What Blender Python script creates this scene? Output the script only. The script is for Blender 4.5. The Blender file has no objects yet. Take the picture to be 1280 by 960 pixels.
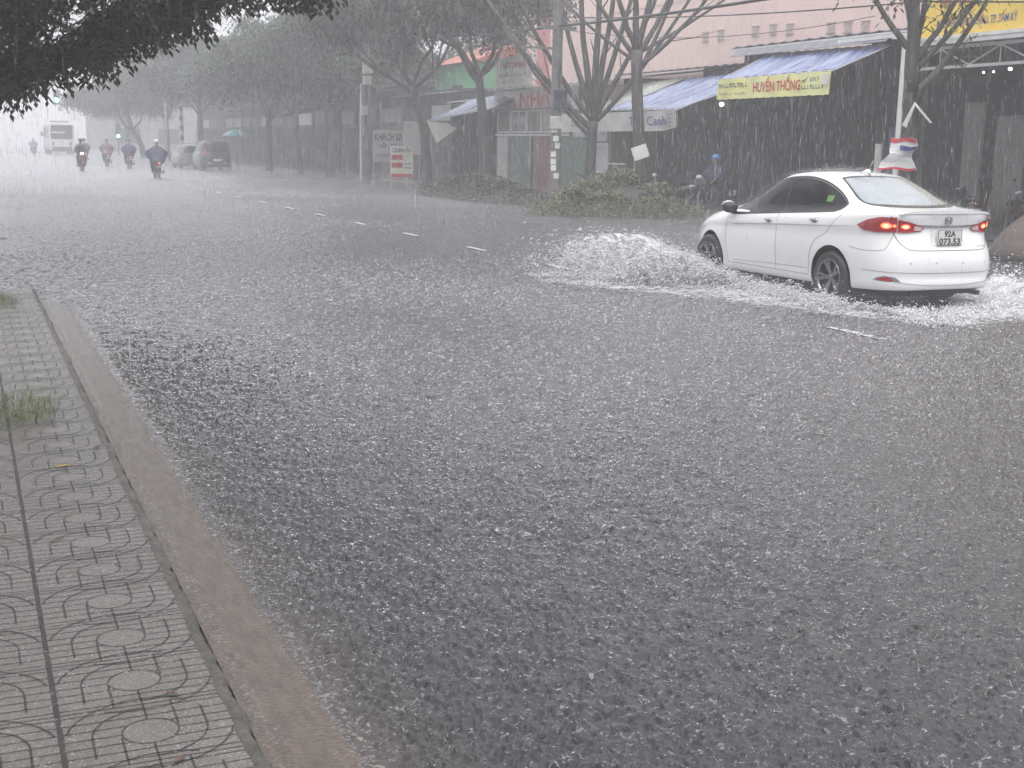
import bpy, bmesh, math, random
from mathutils import Vector, Matrix, noise as mnoise
from mathutils.bvhtree import BVHTree
from mathutils.geometry import delaunay_2d_cdt
import numpy as np
PI = math.pi
R = math.radians
rng = random.Random(7)
scene = bpy.context.scene
col = scene.collection

# ------------------------------------------------------------------ tagging
def tag(o, label=None, cat=None, group=None, kind=None):
    if label: o['label'] = label
    if cat: o['category'] = cat
    if group: o['group'] = group
    if kind: o['kind'] = kind
    return o

def thing(name, label, cat, loc=(0, 0, 0), rz=0.0, group=None):
    o = bpy.data.objects.new(name, None)
    col.objects.link(o)
    o.empty_display_size = 0.3
    o.location = loc
    o.rotation_euler = (0, 0, rz)
    return tag(o, label, cat, group)

def kids(o):
    return [c for c in bpy.data.objects if c.parent is o]

def copy_tree(o, parent=None):
    c = o.copy()
    col.objects.link(c)
    c.parent = parent
    for ch in list(kids(o)):
        copy_tree(ch, c)
    return c

# ------------------------------------------------------------------ mesh builder
class MB:
    def __init__(s):
        s.v = []; s.f = []; s.m = []
    def add(s, verts, faces, mi=0):
        b = len(s.v)
        s.v.extend([tuple(p) for p in verts])
        for f in faces:
            s.f.append(tuple(i + b for i in f)); s.m.append(mi)
        return s
    def box(s, a, b, mi=0, M=None):
        (x0, y0, z0), (x1, y1, z1) = a, b
        V = [(x0,y0,z0),(x1,y0,z0),(x1,y1,z0),(x0,y1,z0),(x0,y0,z1),(x1,y0,z1),(x1,y1,z1),(x0,y1,z1)]
        if M is not None: V = [M @ Vector(p) for p in V]
        return s.add(V, [(0,3,2,1),(4,5,6,7),(0,1,5,4),(1,2,6,5),(2,3,7,6),(3,0,4,7)], mi)
    def tube(s, pts, rad, n=8, mi=0, cap=True, flat=1.0):
        pts = [Vector(p) for p in pts]
        if not isinstance(rad, (list, tuple)): rad = [rad] * len(pts)
        V = []; F = []
        up = None
        for i, p in enumerate(pts):
            d = (pts[min(i+1, len(pts)-1)] - pts[max(i-1, 0)])
            if d.length < 1e-9: d = Vector((0,0,1))
            d.normalize()
            if up is None:
                up = d.orthogonal().normalized()
            up = (up - d * up.dot(d))
            if up.length < 1e-6: up = d.orthogonal()
            up.normalize()
            w = d.cross(up)
            for k in range(n):
                a = 2 * PI * k / n
                V.append(p + (up * math.cos(a) + w * math.sin(a) * flat) * rad[i])
        for i in range(len(pts) - 1):
            for k in range(n):
                k2 = (k + 1) % n
                F.append((i*n+k, i*n+k2, (i+1)*n+k2, (i+1)*n+k))
        if cap:
            F.append(tuple(range(n-1, -1, -1)))
            F.append(tuple((len(pts)-1)*n + k for k in range(n)))
        return s.add(V, F, mi)
    def loft(s, rings, mi=0, cap=True, closed=True):
        n = len(rings[0]); V = []; F = []
        for r in rings: V.extend(r)
        for i in range(len(rings) - 1):
            for k in range(n if closed else n - 1):
                k2 = (k + 1) % n
                F.append((i*n+k, i*n+k2, (i+1)*n+k2, (i+1)*n+k))
        if cap:
            F.append(tuple(range(n-1, -1, -1)))
            F.append(tuple((len(rings)-1)*n + k for k in range(n)))
        return s.add(V, F, mi)
    def lathe(s, prof, n=24, M=None, mi=0, cap=False):
        # prof: (r, h) about local Z
        rings = []
        for r, h in prof:
            ring = [Vector((r*math.cos(2*PI*k/n), r*math.sin(2*PI*k/n), h)) for k in range(n)]
            if M is not None: ring = [M @ p for p in ring]
            rings.append(ring)
        return s.loft(rings, mi, cap)
    def ball(s, c, r, mi=0, n=12, m=8, M=None):
        rx, ry, rz = (r, r, r) if not isinstance(r, (tuple, list)) else r
        rings = []
        for i in range(1, m):
            t = PI * i / m
            ring = [Vector((c[0]+rx*math.sin(t)*math.cos(2*PI*k/n), c[1]+ry*math.sin(t)*math.sin(2*PI*k/n), c[2]-rz*math.cos(t))) for k in range(n)]
            if M is not None: ring = [M @ p for p in ring]
            rings.append(ring)
        return s.loft(rings, mi, True)
    def sheet(s, grid, mi=0):
        # grid: rows of points
        n = len(grid[0]); V = [p for r in grid for p in r]; F = []
        for i in range(len(grid) - 1):
            for k in range(n - 1):
                F.append((i*n+k, i*n+k+1, (i+1)*n+k+1, (i+1)*n+k))
        return s.add(V, F, mi)
    def build(s, name, mat, parent=None, smooth=False, off=None, weld=False, bevel=0, sub=0, thick=0, angle=None):
        me = bpy.data.meshes.new(name)
        V = s.v
        if off is not None:
            V = [(p[0]-off[0], p[1]-off[1], p[2]-off[2]) for p in V]
        me.from_pydata(V, [], s.f)
        mats = mat if isinstance(mat, (list, tuple)) else [mat]
        for m_ in mats: me.materials.append(m_)
        if len(mats) > 1:
            me.polygons.foreach_set('material_index', s.m)
        if weld:
            bm = bmesh.new(); bm.from_mesh(me)
            bmesh.ops.remove_doubles(bm, verts=bm.verts, dist=1e-4)
            bm.to_mesh(me); bm.free()
        if smooth:
            me.polygons.foreach_set('use_smooth', [True] * len(me.polygons))
        if angle is not None:
            me.set_sharp_from_angle(angle=R(angle))
        me.update()
        o = bpy.data.objects.new(name, me)
        col.objects.link(o)
        if parent is not None: o.parent = parent
        if thick:
            md = o.modifiers.new('thick', 'SOLIDIFY'); md.thickness = thick; md.offset = 0
        if bevel:
            md = o.modifiers.new('bevel', 'BEVEL'); md.width = bevel; md.segments = 2; md.limit_method = 'ANGLE'
        if sub:
            md = o.modifiers.new('sub', 'SUBSURF'); md.levels = sub; md.render_levels = sub
        return o

def big_mesh(name, V, F, mat, parent=None):
    # V: (n,3) numpy, F: (m,k) numpy ints, all faces with k corners
    me = bpy.data.meshes.new(name)
    n, m, k = len(V), len(F), F.shape[1]
    me.vertices.add(n); me.vertices.foreach_set('co', np.asarray(V, dtype=np.float32).ravel())
    me.loops.add(m * k); me.loops.foreach_set('vertex_index', np.asarray(F, dtype=np.int32).ravel())
    me.polygons.add(m); me.polygons.foreach_set('loop_start', np.arange(0, m*k, k, dtype=np.int32))
    me.update(calc_edges=True)
    me.materials.append(mat)
    o = bpy.data.objects.new(name, me); col.objects.link(o)
    if parent is not None: o.parent = parent
    return o

# ------------------------------------------------------------------ materials
def nt(m):
    m.use_nodes = True
    return m.node_tree

def mat(name, c, rough=0.5, var=0.15, scale=6.0, bump=0.0, bscale=40.0, metal=0.0, spec=0.5, coat=0.0, c2=None, stretch=(1,1,1), trans=0.0, emit=0.0, alpha=1.0, streak=0.0):
    m = bpy.data.materials.new(name)
    t = nt(m); N = t.nodes; L = t.links
    p = N['Principled BSDF']
    p.inputs['Roughness'].default_value = rough
    p.inputs['Metallic'].default_value = metal
    p.inputs['Specular IOR Level'].default_value = spec
    p.inputs['Coat Weight'].default_value = coat
    p.inputs['Transmission Weight'].default_value = trans
    p.inputs['Alpha'].default_value = alpha
    c = tuple(c) + (1,) if len(c) == 3 else c
    if emit:
        p.inputs['Emission Color'].default_value = c
        p.inputs['Emission Strength'].default_value = emit
    tc = N.new('ShaderNodeTexCoord')
    mp = N.new('ShaderNodeMapping'); mp.inputs['Scale'].default_value = stretch
    L.new(tc.outputs['Object'], mp.inputs['Vector'])
    no = N.new('ShaderNodeTexNoise'); no.inputs['Scale'].default_value = scale; no.inputs['Detail'].default_value = 5
    L.new(mp.outputs['Vector'], no.inputs['Vector'])
    ramp = N.new('ShaderNodeMapRange')
    ramp.inputs['From Min'].default_value = 0.3; ramp.inputs['From Max'].default_value = 0.7
    L.new(no.outputs['Fac'], ramp.inputs['Value'])
    mix = N.new('ShaderNodeMix'); mix.data_type = 'RGBA'
    if c2 is None:
        c2 = tuple(max(0, x * (1 - var)) for x in c[:3])
        ca = tuple(min(1, x * (1 + var * 0.6)) for x in c[:3])
    else:
        ca = c[:3]
    mix.inputs['A'].default_value = ca + (1,); mix.inputs['B'].default_value = tuple(c2[:3]) + (1,)
    L.new(ramp.outputs['Result'], mix.inputs['Factor'])
    L.new(mix.outputs['Result'], p.inputs['Base Color'])
    if bump:
        nb = N.new('ShaderNodeTexNoise'); nb.inputs['Scale'].default_value = bscale; nb.inputs['Detail'].default_value = 4
        L.new(mp.outputs['Vector'], nb.inputs['Vector'])
        b = N.new('ShaderNodeBump'); b.inputs['Strength'].default_value = bump; b.inputs['Distance'].default_value = 0.02
        L.new(nb.outputs['Fac'], b.inputs['Height']); L.new(b.outputs['Normal'], p.inputs['Normal'])
    return m

def text_geo(s, height, bold=0.0, extrude=0.0):
    """text as (verts, faces) in its own plane, origin left-bottom, given capital height"""
    cu = bpy.data.curves.new('t', 'FONT'); cu.body = s; cu.size = 1.0; cu.offset = bold; cu.extrude = extrude
    cu.resolution_u = 3
    o = bpy.data.objects.new('t', cu); col.objects.link(o)
    bpy.context.view_layer.update()
    me = bpy.data.meshes.new_from_object(o.evaluated_get(bpy.context.evaluated_depsgraph_get()))
    V = [tuple(v.co) for v in me.vertices]; F = [tuple(p.vertices) for p in me.polygons]
    bpy.data.objects.remove(o); bpy.data.curves.remove(cu); bpy.data.meshes.remove(me)
    if not V: return [], [], 0
    k = height / 0.72
    x0 = min(v[0] for v in V); x1 = max(v[0] for v in V)
    V = [((v[0]-x0)*k, v[1]*k, v[2]*k) for v in V]
    return V, F, (x1-x0)*k

def text_on(s, height, o, ex, ey, width=None, bold=0.0, mat_=None, name='lettering', parent=None, off=None, extrude=0.0, center=False):
    """lay a text on a plane: origin o, x axis ex, y axis ey (unit vectors)"""
    V, F, w = text_geo(s, height, bold, extrude)
    sx = 1.0
    if width: sx = width / w
    if center: o = Vector(o) - Vector(ex).normalized() * (w * sx / 2)
    ex = Vector(ex); ey = Vector(ey); o = Vector(o); ez = ex.cross(ey)
    mb = MB(); mb.add([o + ex*(v[0]*sx) + ey*v[1] + ez*v[2] for v in V], F)
    return mb.build(name, mat_, parent, off=off)
# ------------------------------------------------------------------ camera, sky, sun, haze
CAM_H = 1.76
def cam_basis():
    pitch = math.atan(299/1600); roll = 0.016; yaw = R(23.1179)
    cp, sp = math.cos(pitch), math.sin(pitch)
    f = Vector((math.sin(yaw)*cp, math.cos(yaw)*cp, -sp))
    r0 = Vector((math.cos(yaw), -math.sin(yaw), 0)); u0 = r0.cross(f)
    c, s = math.cos(roll), math.sin(roll)
    return f, r0*c + u0*s, u0*c - r0*s
_f, _r, _u = cam_basis()
cd = bpy.data.cameras.new('camera'); cam = bpy.data.objects.new('camera', cd); col.objects.link(cam)
cam.matrix_world = Matrix(((_r.x, _u.x, -_f.x, 0), (_r.y, _u.y, -_f.y, 0), (_r.z, _u.z, -_f.z, CAM_H), (0, 0, 0, 1)))
cd.sensor_width = 36; cd.lens = 45.0; cd.clip_start = 0.05; cd.clip_end = 4000
scene.camera = cam

SUN_EL, SUN_AZ = R(62), R(200)
w = bpy.data.worlds.new('World'); scene.world = w; w.use_nodes = True
N = w.node_tree.nodes; L = w.node_tree.links
bg = N['Background']; bg.inputs['Strength'].default_value = 0.13
sk = N.new('ShaderNodeTexSky'); sk.sky_type = 'NISHITA'; sk.sun_disc = False
sk.sun_elevation = SUN_EL; sk.sun_rotation = SUN_AZ
sk.air_density = 2.0; sk.dust_density = 8.0; sk.ozone_density = 1.0
hs = N.new('ShaderNodeHueSaturation'); hs.inputs['Saturation'].default_value = 0.06
L.new(sk.outputs['Color'], hs.inputs['Color']); 
# an overcast lid: the clear-sky gradient is evened out towards one pale cloud tone
mx = N.new('ShaderNodeMix'); mx.data_type = 'RGBA'; mx.inputs['Factor'].default_value = 0.85
L.new(hs.outputs['Color'], mx.inputs['A']); 
# an overcast sky is up to three times brighter overhead than at the horizon
tcw = N.new('ShaderNodeTexCoord'); sxyz = N.new('ShaderNodeSeparateXYZ'); L.new(tcw.outputs['Generated'], sxyz.inputs[0])
mrw = N.new('ShaderNodeMapRange'); mrw.inputs['From Min'].default_value = 0.0; mrw.inputs['From Max'].default_value = 1.0; L.new(sxyz.outputs['Z'], mrw.inputs['Value'])
mg = N.new('ShaderNodeMix'); mg.data_type = 'RGBA'; mg.inputs['A'].default_value = (5.3, 5.4, 5.6, 1); mg.inputs['B'].default_value = (13.0, 13.2, 13.7, 1)
L.new(mrw.outputs['Result'], mg.inputs['Factor']); L.new(mg.outputs['Result'], mx.inputs['B'])
L.new(mx.outputs['Result'], bg.inputs['Color'])
sd = bpy.data.lights.new('sun', 'SUN'); sd.energy = 1.0; sd.angle = R(25); sd.color = (1, 0.97, 0.93)
sun = bpy.data.objects.new('sun', sd); col.objects.link(sun)
# sky's sun_rotation: clockwise from +Y
sdir = Vector((math.sin(SUN_AZ)*math.cos(SUN_EL), math.cos(SUN_AZ)*math.cos(SUN_EL), math.sin(SUN_EL)))
sun.rotation_euler = sdir.to_track_quat('Z', 'Y').to_euler()

def volume_mat(name, dens, c):
    m = bpy.data.materials.new(name); t = nt(m)
    t.nodes.remove(t.nodes['Principled BSDF'])
    v = t.nodes.new('ShaderNodeVolumePrincipled')
    v.inputs['Color'].default_value = c + (1,); v.inputs['Density'].default_value = dens
    t.links.new(v.outputs['Volume'], t.nodes['Material Output'].inputs['Volume'])
    return m
HAZE = 0.0053
mb = MB(); mb.box((-160, -60, -1.3), (260, 620, 26))
tag(mb.build('haze', volume_mat('rain_haze', HAZE, (0.97, 0.97, 1.0))), 'pale grey rain haze filling the air over the flooded street', 'haze', kind='stuff')

scene.view_settings.view_transform = 'Standard'; scene.view_settings.look = 'None'
scene.view_settings.gamma = 1; scene.view_settings.exposure = 0.52
scene.cycles.volume_bounces = 1; scene.cycles.max_bounces = 8
scene.cycles.transparent_max_bounces = 16
scene.cycles.use_denoising = True
scene.cycles.volume_step_rate = 4
scene.cycles.caustics_reflective = False; scene.cycles.caustics_refractive = False

mb = MB(); mb.box((-30, 1.0, 0.004), (18.6, 400, 0.42))
tag(mb.build('spray_mist', volume_mat('rain_spray', 0.014, (0.97, 0.97, 1.0))), 'thin low veil of rain spray bouncing off the flooded road', 'mist', kind='stuff')
# ------------------------------------------------------------------ ground, road, water, pavement
def nodes_water(fine=False):
    """flood water: fresnel gloss over a murky, partly clear body; rain-struck surface"""
    m = bpy.data.materials.new('flood_water'); t = nt(m); N = t.nodes; L = t.links
    N.remove(N['Principled BSDF']); out = N['Material Output']
    tc = N.new('ShaderNodeTexCoord')
    def mapping(sc, rot=0):
        a = N.new('ShaderNodeMapping'); a.inputs['Scale'].default_value = sc; a.inputs['Rotation'].default_value = (0, 0, rot)
        L.new(tc.outputs['Object'], a.inputs['Vector']); return a
    def noise(scale, det, mp, dist=0.0, rough=0.6):
        a = N.new('ShaderNodeTexNoise'); a.inputs['Scale'].default_value = scale; a.inputs['Detail'].default_value = det
        a.inputs['Distortion'].default_value = dist; a.inputs['Roughness'].default_value = rough
        L.new(mp.outputs['Vector'], a.inputs['Vector']); return a.outputs['Fac']
    def math_(op, a, b=None, c=None):
        n = N.new('ShaderNodeMath'); n.operation = op
        for i, v in enumerate((a, b, c)):
            if v is None: continue
            if isinstance(v, (int, float)): n.inputs[i].default_value = v
            else: L.new(v, n.inputs[i])
        return n.outputs[0]
    m1 = mapping((1, 1, 1))
    # drop craters: rings round random points at two sizes
    def rings(scale, k, mp):
        wn = N.new('ShaderNodeTexNoise'); wn.inputs['Scale'].default_value = scale*0.7; wn.inputs['Detail'].default_value = 2
        L.new(mp.outputs['Vector'], wn.inputs['Vector'])
        sub = N.new('ShaderNodeVectorMath'); sub.operation = 'SCALE'; sub.inputs['Scale'].default_value = 0.9/scale
        L.new(wn.outputs['Color'], sub.inputs[0])
        ad = N.new('ShaderNodeVectorMath'); ad.operation = 'ADD'
        L.new(mp.outputs['Vector'], ad.inputs[0]); L.new(sub.outputs[0], ad.inputs[1])
        v = N.new('ShaderNodeTexVoronoi'); v.feature = 'F1'; v.inputs['Scale'].default_value = scale
        L.new(ad.outputs[0], v.inputs['Vector'])
        s = math_('SINE', math_('MULTIPLY', v.outputs['Distance'], k))
        fall = math_('SUBTRACT', 1.0, math_('MULTIPLY', v.outputs['Distance'], 1.1))
        return math_('MULTIPLY', s, fall)
    def pits(scale, mp, rad, keep):
        """sharp little craters with a raised lip, only at some of the cells"""
        wn = N.new('ShaderNodeTexNoise'); wn.inputs['Scale'].default_value = scale*1.3; wn.inputs['Detail'].default_value = 2
        L.new(mp.outputs['Vector'], wn.inputs['Vector'])
        sub = N.new('ShaderNodeVectorMath'); sub.operation = 'SCALE'; sub.inputs['Scale'].default_value = 0.75/scale
        L.new(wn.outputs['Color'], sub.inputs[0])
        ad = N.new('ShaderNodeVectorMath'); ad.operation = 'ADD'
        L.new(mp.outputs['Vector'], ad.inputs[0]); L.new(sub.outputs[0], ad.inputs[1])
        v = N.new('ShaderNodeTexVoronoi'); v.feature = 'F1'; v.inputs['Scale'].default_value = scale
        L.new(ad.outputs[0], v.inputs['Vector'])
        q = N.new('ShaderNodeMapRange'); q.inputs['From Max'].default_value = rad; L.new(v.outputs['Distance'], q.inputs['Value'])
        s = math_('SINE', math_('MULTIPLY', q.outputs[0], 6.2832))      # dips then rises once across the radius
        s = math_('MULTIPLY', s, -1.0)
        sc = N.new('ShaderNodeSeparateColor'); L.new(v.outputs['Color'], sc.inputs[0])
        on = math_('LESS_THAN', sc.outputs[0], keep)
        amp = math_('MULTIPLY_ADD', sc.outputs[1], 0.8, 0.5)
        return math_('MULTIPLY', math_('MULTIPLY', s, on), amp)
    c1 = pits(11, m1, 0.55, 0.75)
    c2 = pits(19, mapping((1, 1, 1), 0.7), 0.6, 0.6)
    c3 = pits(6.5, mapping((1, 1, 1), 1.9), 0.5, 0.45)
    n1 = noise(17, 2, m1, 1.6); n2 = noise(4.5, 2, m1, 0.8); n3 = noise(42, 1, m1, 0.8)
    tops = math_('MAXIMUM', math_('SUBTRACT', n1, 0.5), 0.0)
    h = math_('MULTIPLY_ADD', c1, 0.30, math_('MULTIPLY', c2, 0.15))
    h = math_('MULTIPLY_ADD', c3, 0.36, h)
    h = math_('MULTIPLY_ADD', tops, 2.2, h)
    h = math_('MULTIPLY_ADD', n2, 1.0, h)
    h = math_('MULTIPLY_ADD', n3, 0.22, h)
    # the surface keeps its roughness seen from far, where single ripples are finer than a pixel
    b = N.new('ShaderNodeBump'); b.inputs['Strength'].default_value = 1.0; b.inputs['Distance'].default_value = WATER_BUMP*(.30 if fine else 1)
    L.new(h, b.inputs['Height'])
    gl = N.new('ShaderNodeBsdfGlossy'); gl.inputs['Roughness'].default_value = 0.05; gl.inputs['Color'].default_value = (0.95, 0.95, 0.97, 1)
    L.new(b.outputs['Normal'], gl.inputs['Normal'])
    fr = N.new('ShaderNodeFresnel'); fr.inputs['IOR'].default_value = 1.34; L.new(b.outputs['Normal'], fr.inputs['Normal'])
    sy_ = N.new('ShaderNodeSeparateXYZ'); L.new(tc.outputs['Object'], sy_.inputs[0])
    rg_ = N.new('ShaderNodeMapRange'); rg_.inputs['From Min'].default_value = 10; rg_.inputs['From Max'].default_value = 70; rg_.inputs['To Min'].default_value = .05; rg_.inputs['To Max'].default_value = .32
    L.new(sy_.outputs['Y'], rg_.inputs['Value']); L.new(rg_.outputs[0], gl.inputs['Roughness'])
    # murk, with the brown silt of the gutter towards the kerb
    sx = N.new('ShaderNodeSeparateXYZ'); L.new(tc.outputs['Object'], sx.inputs[0])
    big = noise(0.55, 3, m1)
    edge = math_('MULTIPLY_ADD', big, 0.35, sx.outputs['X'])
    mr = N.new('ShaderNodeMapRange'); mr.inputs['From Min'].default_value = 1.05; mr.inputs['From Max'].default_value = 1.5
    L.new(edge, mr.inputs['Value'])
    cm = N.new('ShaderNodeMix'); cm.data_type = 'RGBA'
    cm.inputs['A'].default_value = (0.115, 0.095, 0.085, 1); cm.inputs['B'].default_value = (0.055, 0.055, 0.058, 1)
    L.new(mr.outputs['Result'], cm.inputs['Factor'])
    # silty patches out on the road
    mr2 = N.new('ShaderNodeMapRange'); mr2.inputs['From Min'].default_value = 0.45; mr2.inputs['From Max'].default_value = 0.75
    L.new(noise(0.9, 4, m1), mr2.inputs['Value'])
    cm2 = N.new('ShaderNodeMix'); cm2.data_type = 'RGBA'; L.new(mr2.outputs['Result'], cm2.inputs['Factor'])
    L.new(cm.outputs['Result'], cm2.inputs['A']); cm2.inputs['B'].default_value = (0.066, 0.066, 0.069, 1)
    # aerated flecks: foam and crown tops where the drops strike
    fl = N.new('ShaderNodeMapRange'); fl.inputs['From Min'].default_value = FLECK; fl.inputs['From Max'].default_value = FLECK + 0.07
    L.new(noise(19, 2, mapping((1, 1.0, 1)), 2.4, 0.55), fl.inputs['Value'])
    cm3 = N.new('ShaderNodeMix'); cm3.data_type = 'RGBA'; L.new(math_('MULTIPLY', fl.outputs['Result'], 0.75), cm3.inputs['Factor'])
    L.new(cm2.outputs['Result'], cm3.inputs['A']); cm3.inputs['B'].default_value = (0.34, 0.34, 0.35, 1)
    df = N.new('ShaderNodeBsdfDiffuse'); L.new(cm3.outputs['Result'], df.inputs['Color']); L.new(b.outputs['Normal'], df.inputs['Normal'])
    tr = N.new('ShaderNodeBsdfTransparent'); tr.inputs['Color'].default_value = (0.8, 0.78, 0.75, 1)
    body = N.new('ShaderNodeMixShader'); body.inputs[0].default_value = 0.85
    L.new(tr.outputs[0], body.inputs[1]); L.new(df.outputs[0], body.inputs[2])
    mix = N.new('ShaderNodeMixShader'); L.new(fr.outputs[0], mix.inputs[0])
    L.new(body.outputs[0], mix.inputs[1]); L.new(gl.outputs[0], mix.inputs[2])
    L.new(mix.outputs[0], out.inputs['Surface'])
    return m
WATER_BUMP = 0.024; CHOP = 0.9; FLECK = 0.63
M_water = nodes_water(); M_water_near = nodes_water(True)
M_soil = mat('wet_soil', (0.12, 0.10, 0.085), 0.6, 0.3, 0.8, 0.4, 12)
M_asphalt = mat('wet_asphalt', (0.055, 0.055, 0.057), 0.45, 0.35, 3.0, 0.5, 160)
M_gutter = mat('gutter_concrete', (0.26, 0.205, 0.175), 0.35, 0.25, 5, 0.3, 60, c2=(0.19, 0.145, 0.12))
M_kerb = mat('mossy_kerb', (0.12, 0.105, 0.09), 0.45, 0.5, 14, 0.8, 60, c2=(0.05, 0.05, 0.04))
M_joint = mat('tile_groove', (0.035, 0.030, 0.026), 0.5, 0.4, 20)
M_paint = mat('worn_road_paint', (0.62, 0.62, 0.6), 0.4, 0.3, 9, 0.3, 60, c2=(0.38, 0.38, 0.37))
M_rpave = mat('wet_paving', (0.20, 0.175, 0.16), 0.3, 0.3, 2.5, 0.4, 30)

mb = MB(); mb.box((-700, -200, -1.0), (900, 1500, -0.16))
tag(mb.build('ground', M_soil), kind='structure')
mb = MB(); mb.box((0.7, -8, -0.5), (14.3, 700, -0.05))
tag(mb.build('road', M_asphalt), kind='structure')
# flood water: one sheet with a slight drawdown along the gutter
mb = MB()
mb.sheet([[(x, y, 0.0) for x in (.953, 6, 14.0)] for y in (-4, 0, 2.3)])
mb.sheet([[(x, y, 0.0) for x in (y+1.2, 14.0)] for y in (2.3, 5, 8, 11, 12.78)])
mb.sheet([[(x, y, 0.0) for x in (.953, 4, 8, 11, 14.0)] for y in (150, 220, 400, 690)])
mb.sheet([[(x, y, 0.0) for x in (y+1.2, 18.9)] for y in (12.9, 15, 17.5)])
# widened beyond the end of the kerb on the left and out to the flooded verge on the right
mb.sheet([[(x, y, 0.0) for x in (-14, -6, -1.246)] for y in (15.9, 30, 60, 120, 150)]); mb.sheet([[(x, y, 0.0) for x in (-14, -6, 0.952)] for y in (150.001, 300, 690)])
mb.sheet([[(x, y, 0.0) for x in (14.002, 16, 18.9)] for y in (-4, 5, 12.78)]); mb.sheet([[(x, y, 0.0) for x in (14.002, 16, 18.9)] for y in (150.001, 300, 690)])
tag(mb.build('flood_water', M_water), kind='structure')
# the near water as a real rain-beaten surface: drop craters and short chop
def chop_field(N_=2048, cell=.005, seed=4):
    r = np.random.RandomState(seed); k = np.fft.fftfreq(N_, cell)*2*PI
    K = np.hypot(k[:, None], k[None, :])
    def band(lam, wd):
        k0 = 2*PI/lam; a = np.exp(-(np.log((K+1e-6)/k0)/wd)**2)
        f = np.real(np.fft.ifft2(np.fft.fft2(r.normal(size=(N_, N_)))*a)); return f/f.std()
    h = band(.050, .35)*.0046 + band(.027, .3)*.0019 + band(.017, .2)*.0007 + band(.20, .5)*.0045
    b = band(.045, .3); h += np.maximum(b-.4, 0)*.0050                   # peaked little crests
    x = np.minimum(np.arange(N_), N_-np.arange(N_))*cell; D = np.hypot(x[:, None], x[None, :])
    area = (N_*cell)**2
    for R_, A_, dens in ((.008, .0050, 300), (.013, .0065, 200), (.021, .0070, 60)):
        imp = np.zeros((N_, N_)); m = int(area*dens); np.add.at(imp, (r.randint(0, N_, m), r.randint(0, N_, m)), r.uniform(.4, 1.2, m))
        ker = -np.exp(-(D/(.55*R_))**2) + .75*np.exp(-((D-R_)/(.33*R_))**2)
        h += A_*np.real(np.fft.ifft2(np.fft.fft2(imp)*np.fft.fft2(ker)))
    return (h-h.mean()).astype(np.float32)
H_ = chop_field()
def sample(x, y, c=.005):
    n_ = H_.shape[0]; fx = (x/c) % n_; fy = (y/c) % n_; ix = fx.astype(int); iy = fy.astype(int); ax = fx-ix; ay = fy-iy; jx = (ix+1) % n_; jy = (iy+1) % n_; ix %= n_; iy %= n_
    return H_[ix, iy]*(1-ax)*(1-ay)+H_[jx, iy]*ax*(1-ay)+H_[ix, jy]*(1-ax)*ay+H_[jx, jy]*ax*ay
def near_water(y0, y1, k_, xl, xr, nu_, name):
    ys = [y0]
    while ys[-1] < y1: ys.append(ys[-1]*k_)
    ys[-1] = y1; ys = np.array(ys); U = np.linspace(0, 1, nu_)
    XX = xl + U[None, :]*(xr(ys)-xl)[:, None]; YY = np.repeat(ys[:, None], nu_, 1)
    ZZ = sample(XX*.96+YY*.28, YY*.96-XX*.28) * CHOP
    gust = .8 + .35*np.sin(XX*.7+np.sin(YY*.45)*1.3)*np.sin(YY*.31+1+.4*np.sin(XX*.9))
    e = np.clip((XX-xl)/.12, 0, 1)*np.clip((150-YY)/8, 0, 1)*np.clip((YY-2.3)/.1, 0, 1)*np.clip((1-U[None, :])*30, 0, 1)
    ZZ = ZZ*gust*e*np.clip(.9+YY/30, 1, 2.6) + .0012 + np.where((XX < .955) & (YY > 15.6), .006, 0)
    Vn = np.stack([XX, YY, ZZ], 2).reshape(-1, 3); idx = np.arange(len(ys)*nu_).reshape(len(ys), nu_)
    Fn = np.stack([idx[:-1, :-1], idx[:-1, 1:], idx[1:, 1:], idx[1:, :-1]], 2).reshape(-1, 4)
    o = big_mesh(name, Vn, Fn, M_water_near); o.data.polygons.foreach_set('use_smooth', np.ones(len(Fn), dtype=bool)); tag(o, kind='structure')
near_water(2.3, 14.3, 1.0023, .955, lambda y: y+1.2, 900, 'flood_water')
near_water(14.3, 150.0, 1.0024, -1.25, lambda y: np.minimum(y+1.2, 18.6), 860, 'flood_water')
# shallow brown runoff film in the gutter
def nodes_gutter():
    m = mat('gutter_runoff', (0.155, 0.116, 0.092), 0.10, 0.2, 7.0, c2=(0.088, 0.068, 0.056), stretch=(4,1,1))
    t = m.node_tree; N = t.nodes; L = t.links; p = N['Principled BSDF']
    tc = N.new('ShaderNodeTexCoord'); mp = N.new('ShaderNodeMapping'); mp.inputs['Rotation'].default_value = (0, 0, 0.6); mp.inputs['Scale'].default_value = (70, 10, 1)
    L.new(tc.outputs['Object'], mp.inputs['Vector'])
    n1 = N.new('ShaderNodeTexNoise'); n1.inputs['Scale'].default_value = 1.0; n1.inputs['Detail'].default_value = 4; L.new(mp.outputs[0], n1.inputs['Vector'])
    n2 = N.new('ShaderNodeTexNoise'); n2.inputs['Scale'].default_value = 60; n2.inputs['Detail'].default_value = 3; L.new(tc.outputs['Object'], n2.inputs['Vector'])
    a = N.new('ShaderNodeMath'); a.operation = 'MULTIPLY_ADD'; a.inputs[1].default_value = 0.6; L.new(n1.outputs[0], a.inputs[0]); L.new(n2.outputs[0], a.inputs[2])
    b = N.new('ShaderNodeBump'); b.inputs['Strength'].default_value = 1.0; b.inputs['Distance'].default_value = 0.012
    L.new(a.outputs[0], b.inputs['Height']); L.new(b.outputs[0], p.inputs['Normal'])
    return m
mb = MB()
g = []
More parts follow.
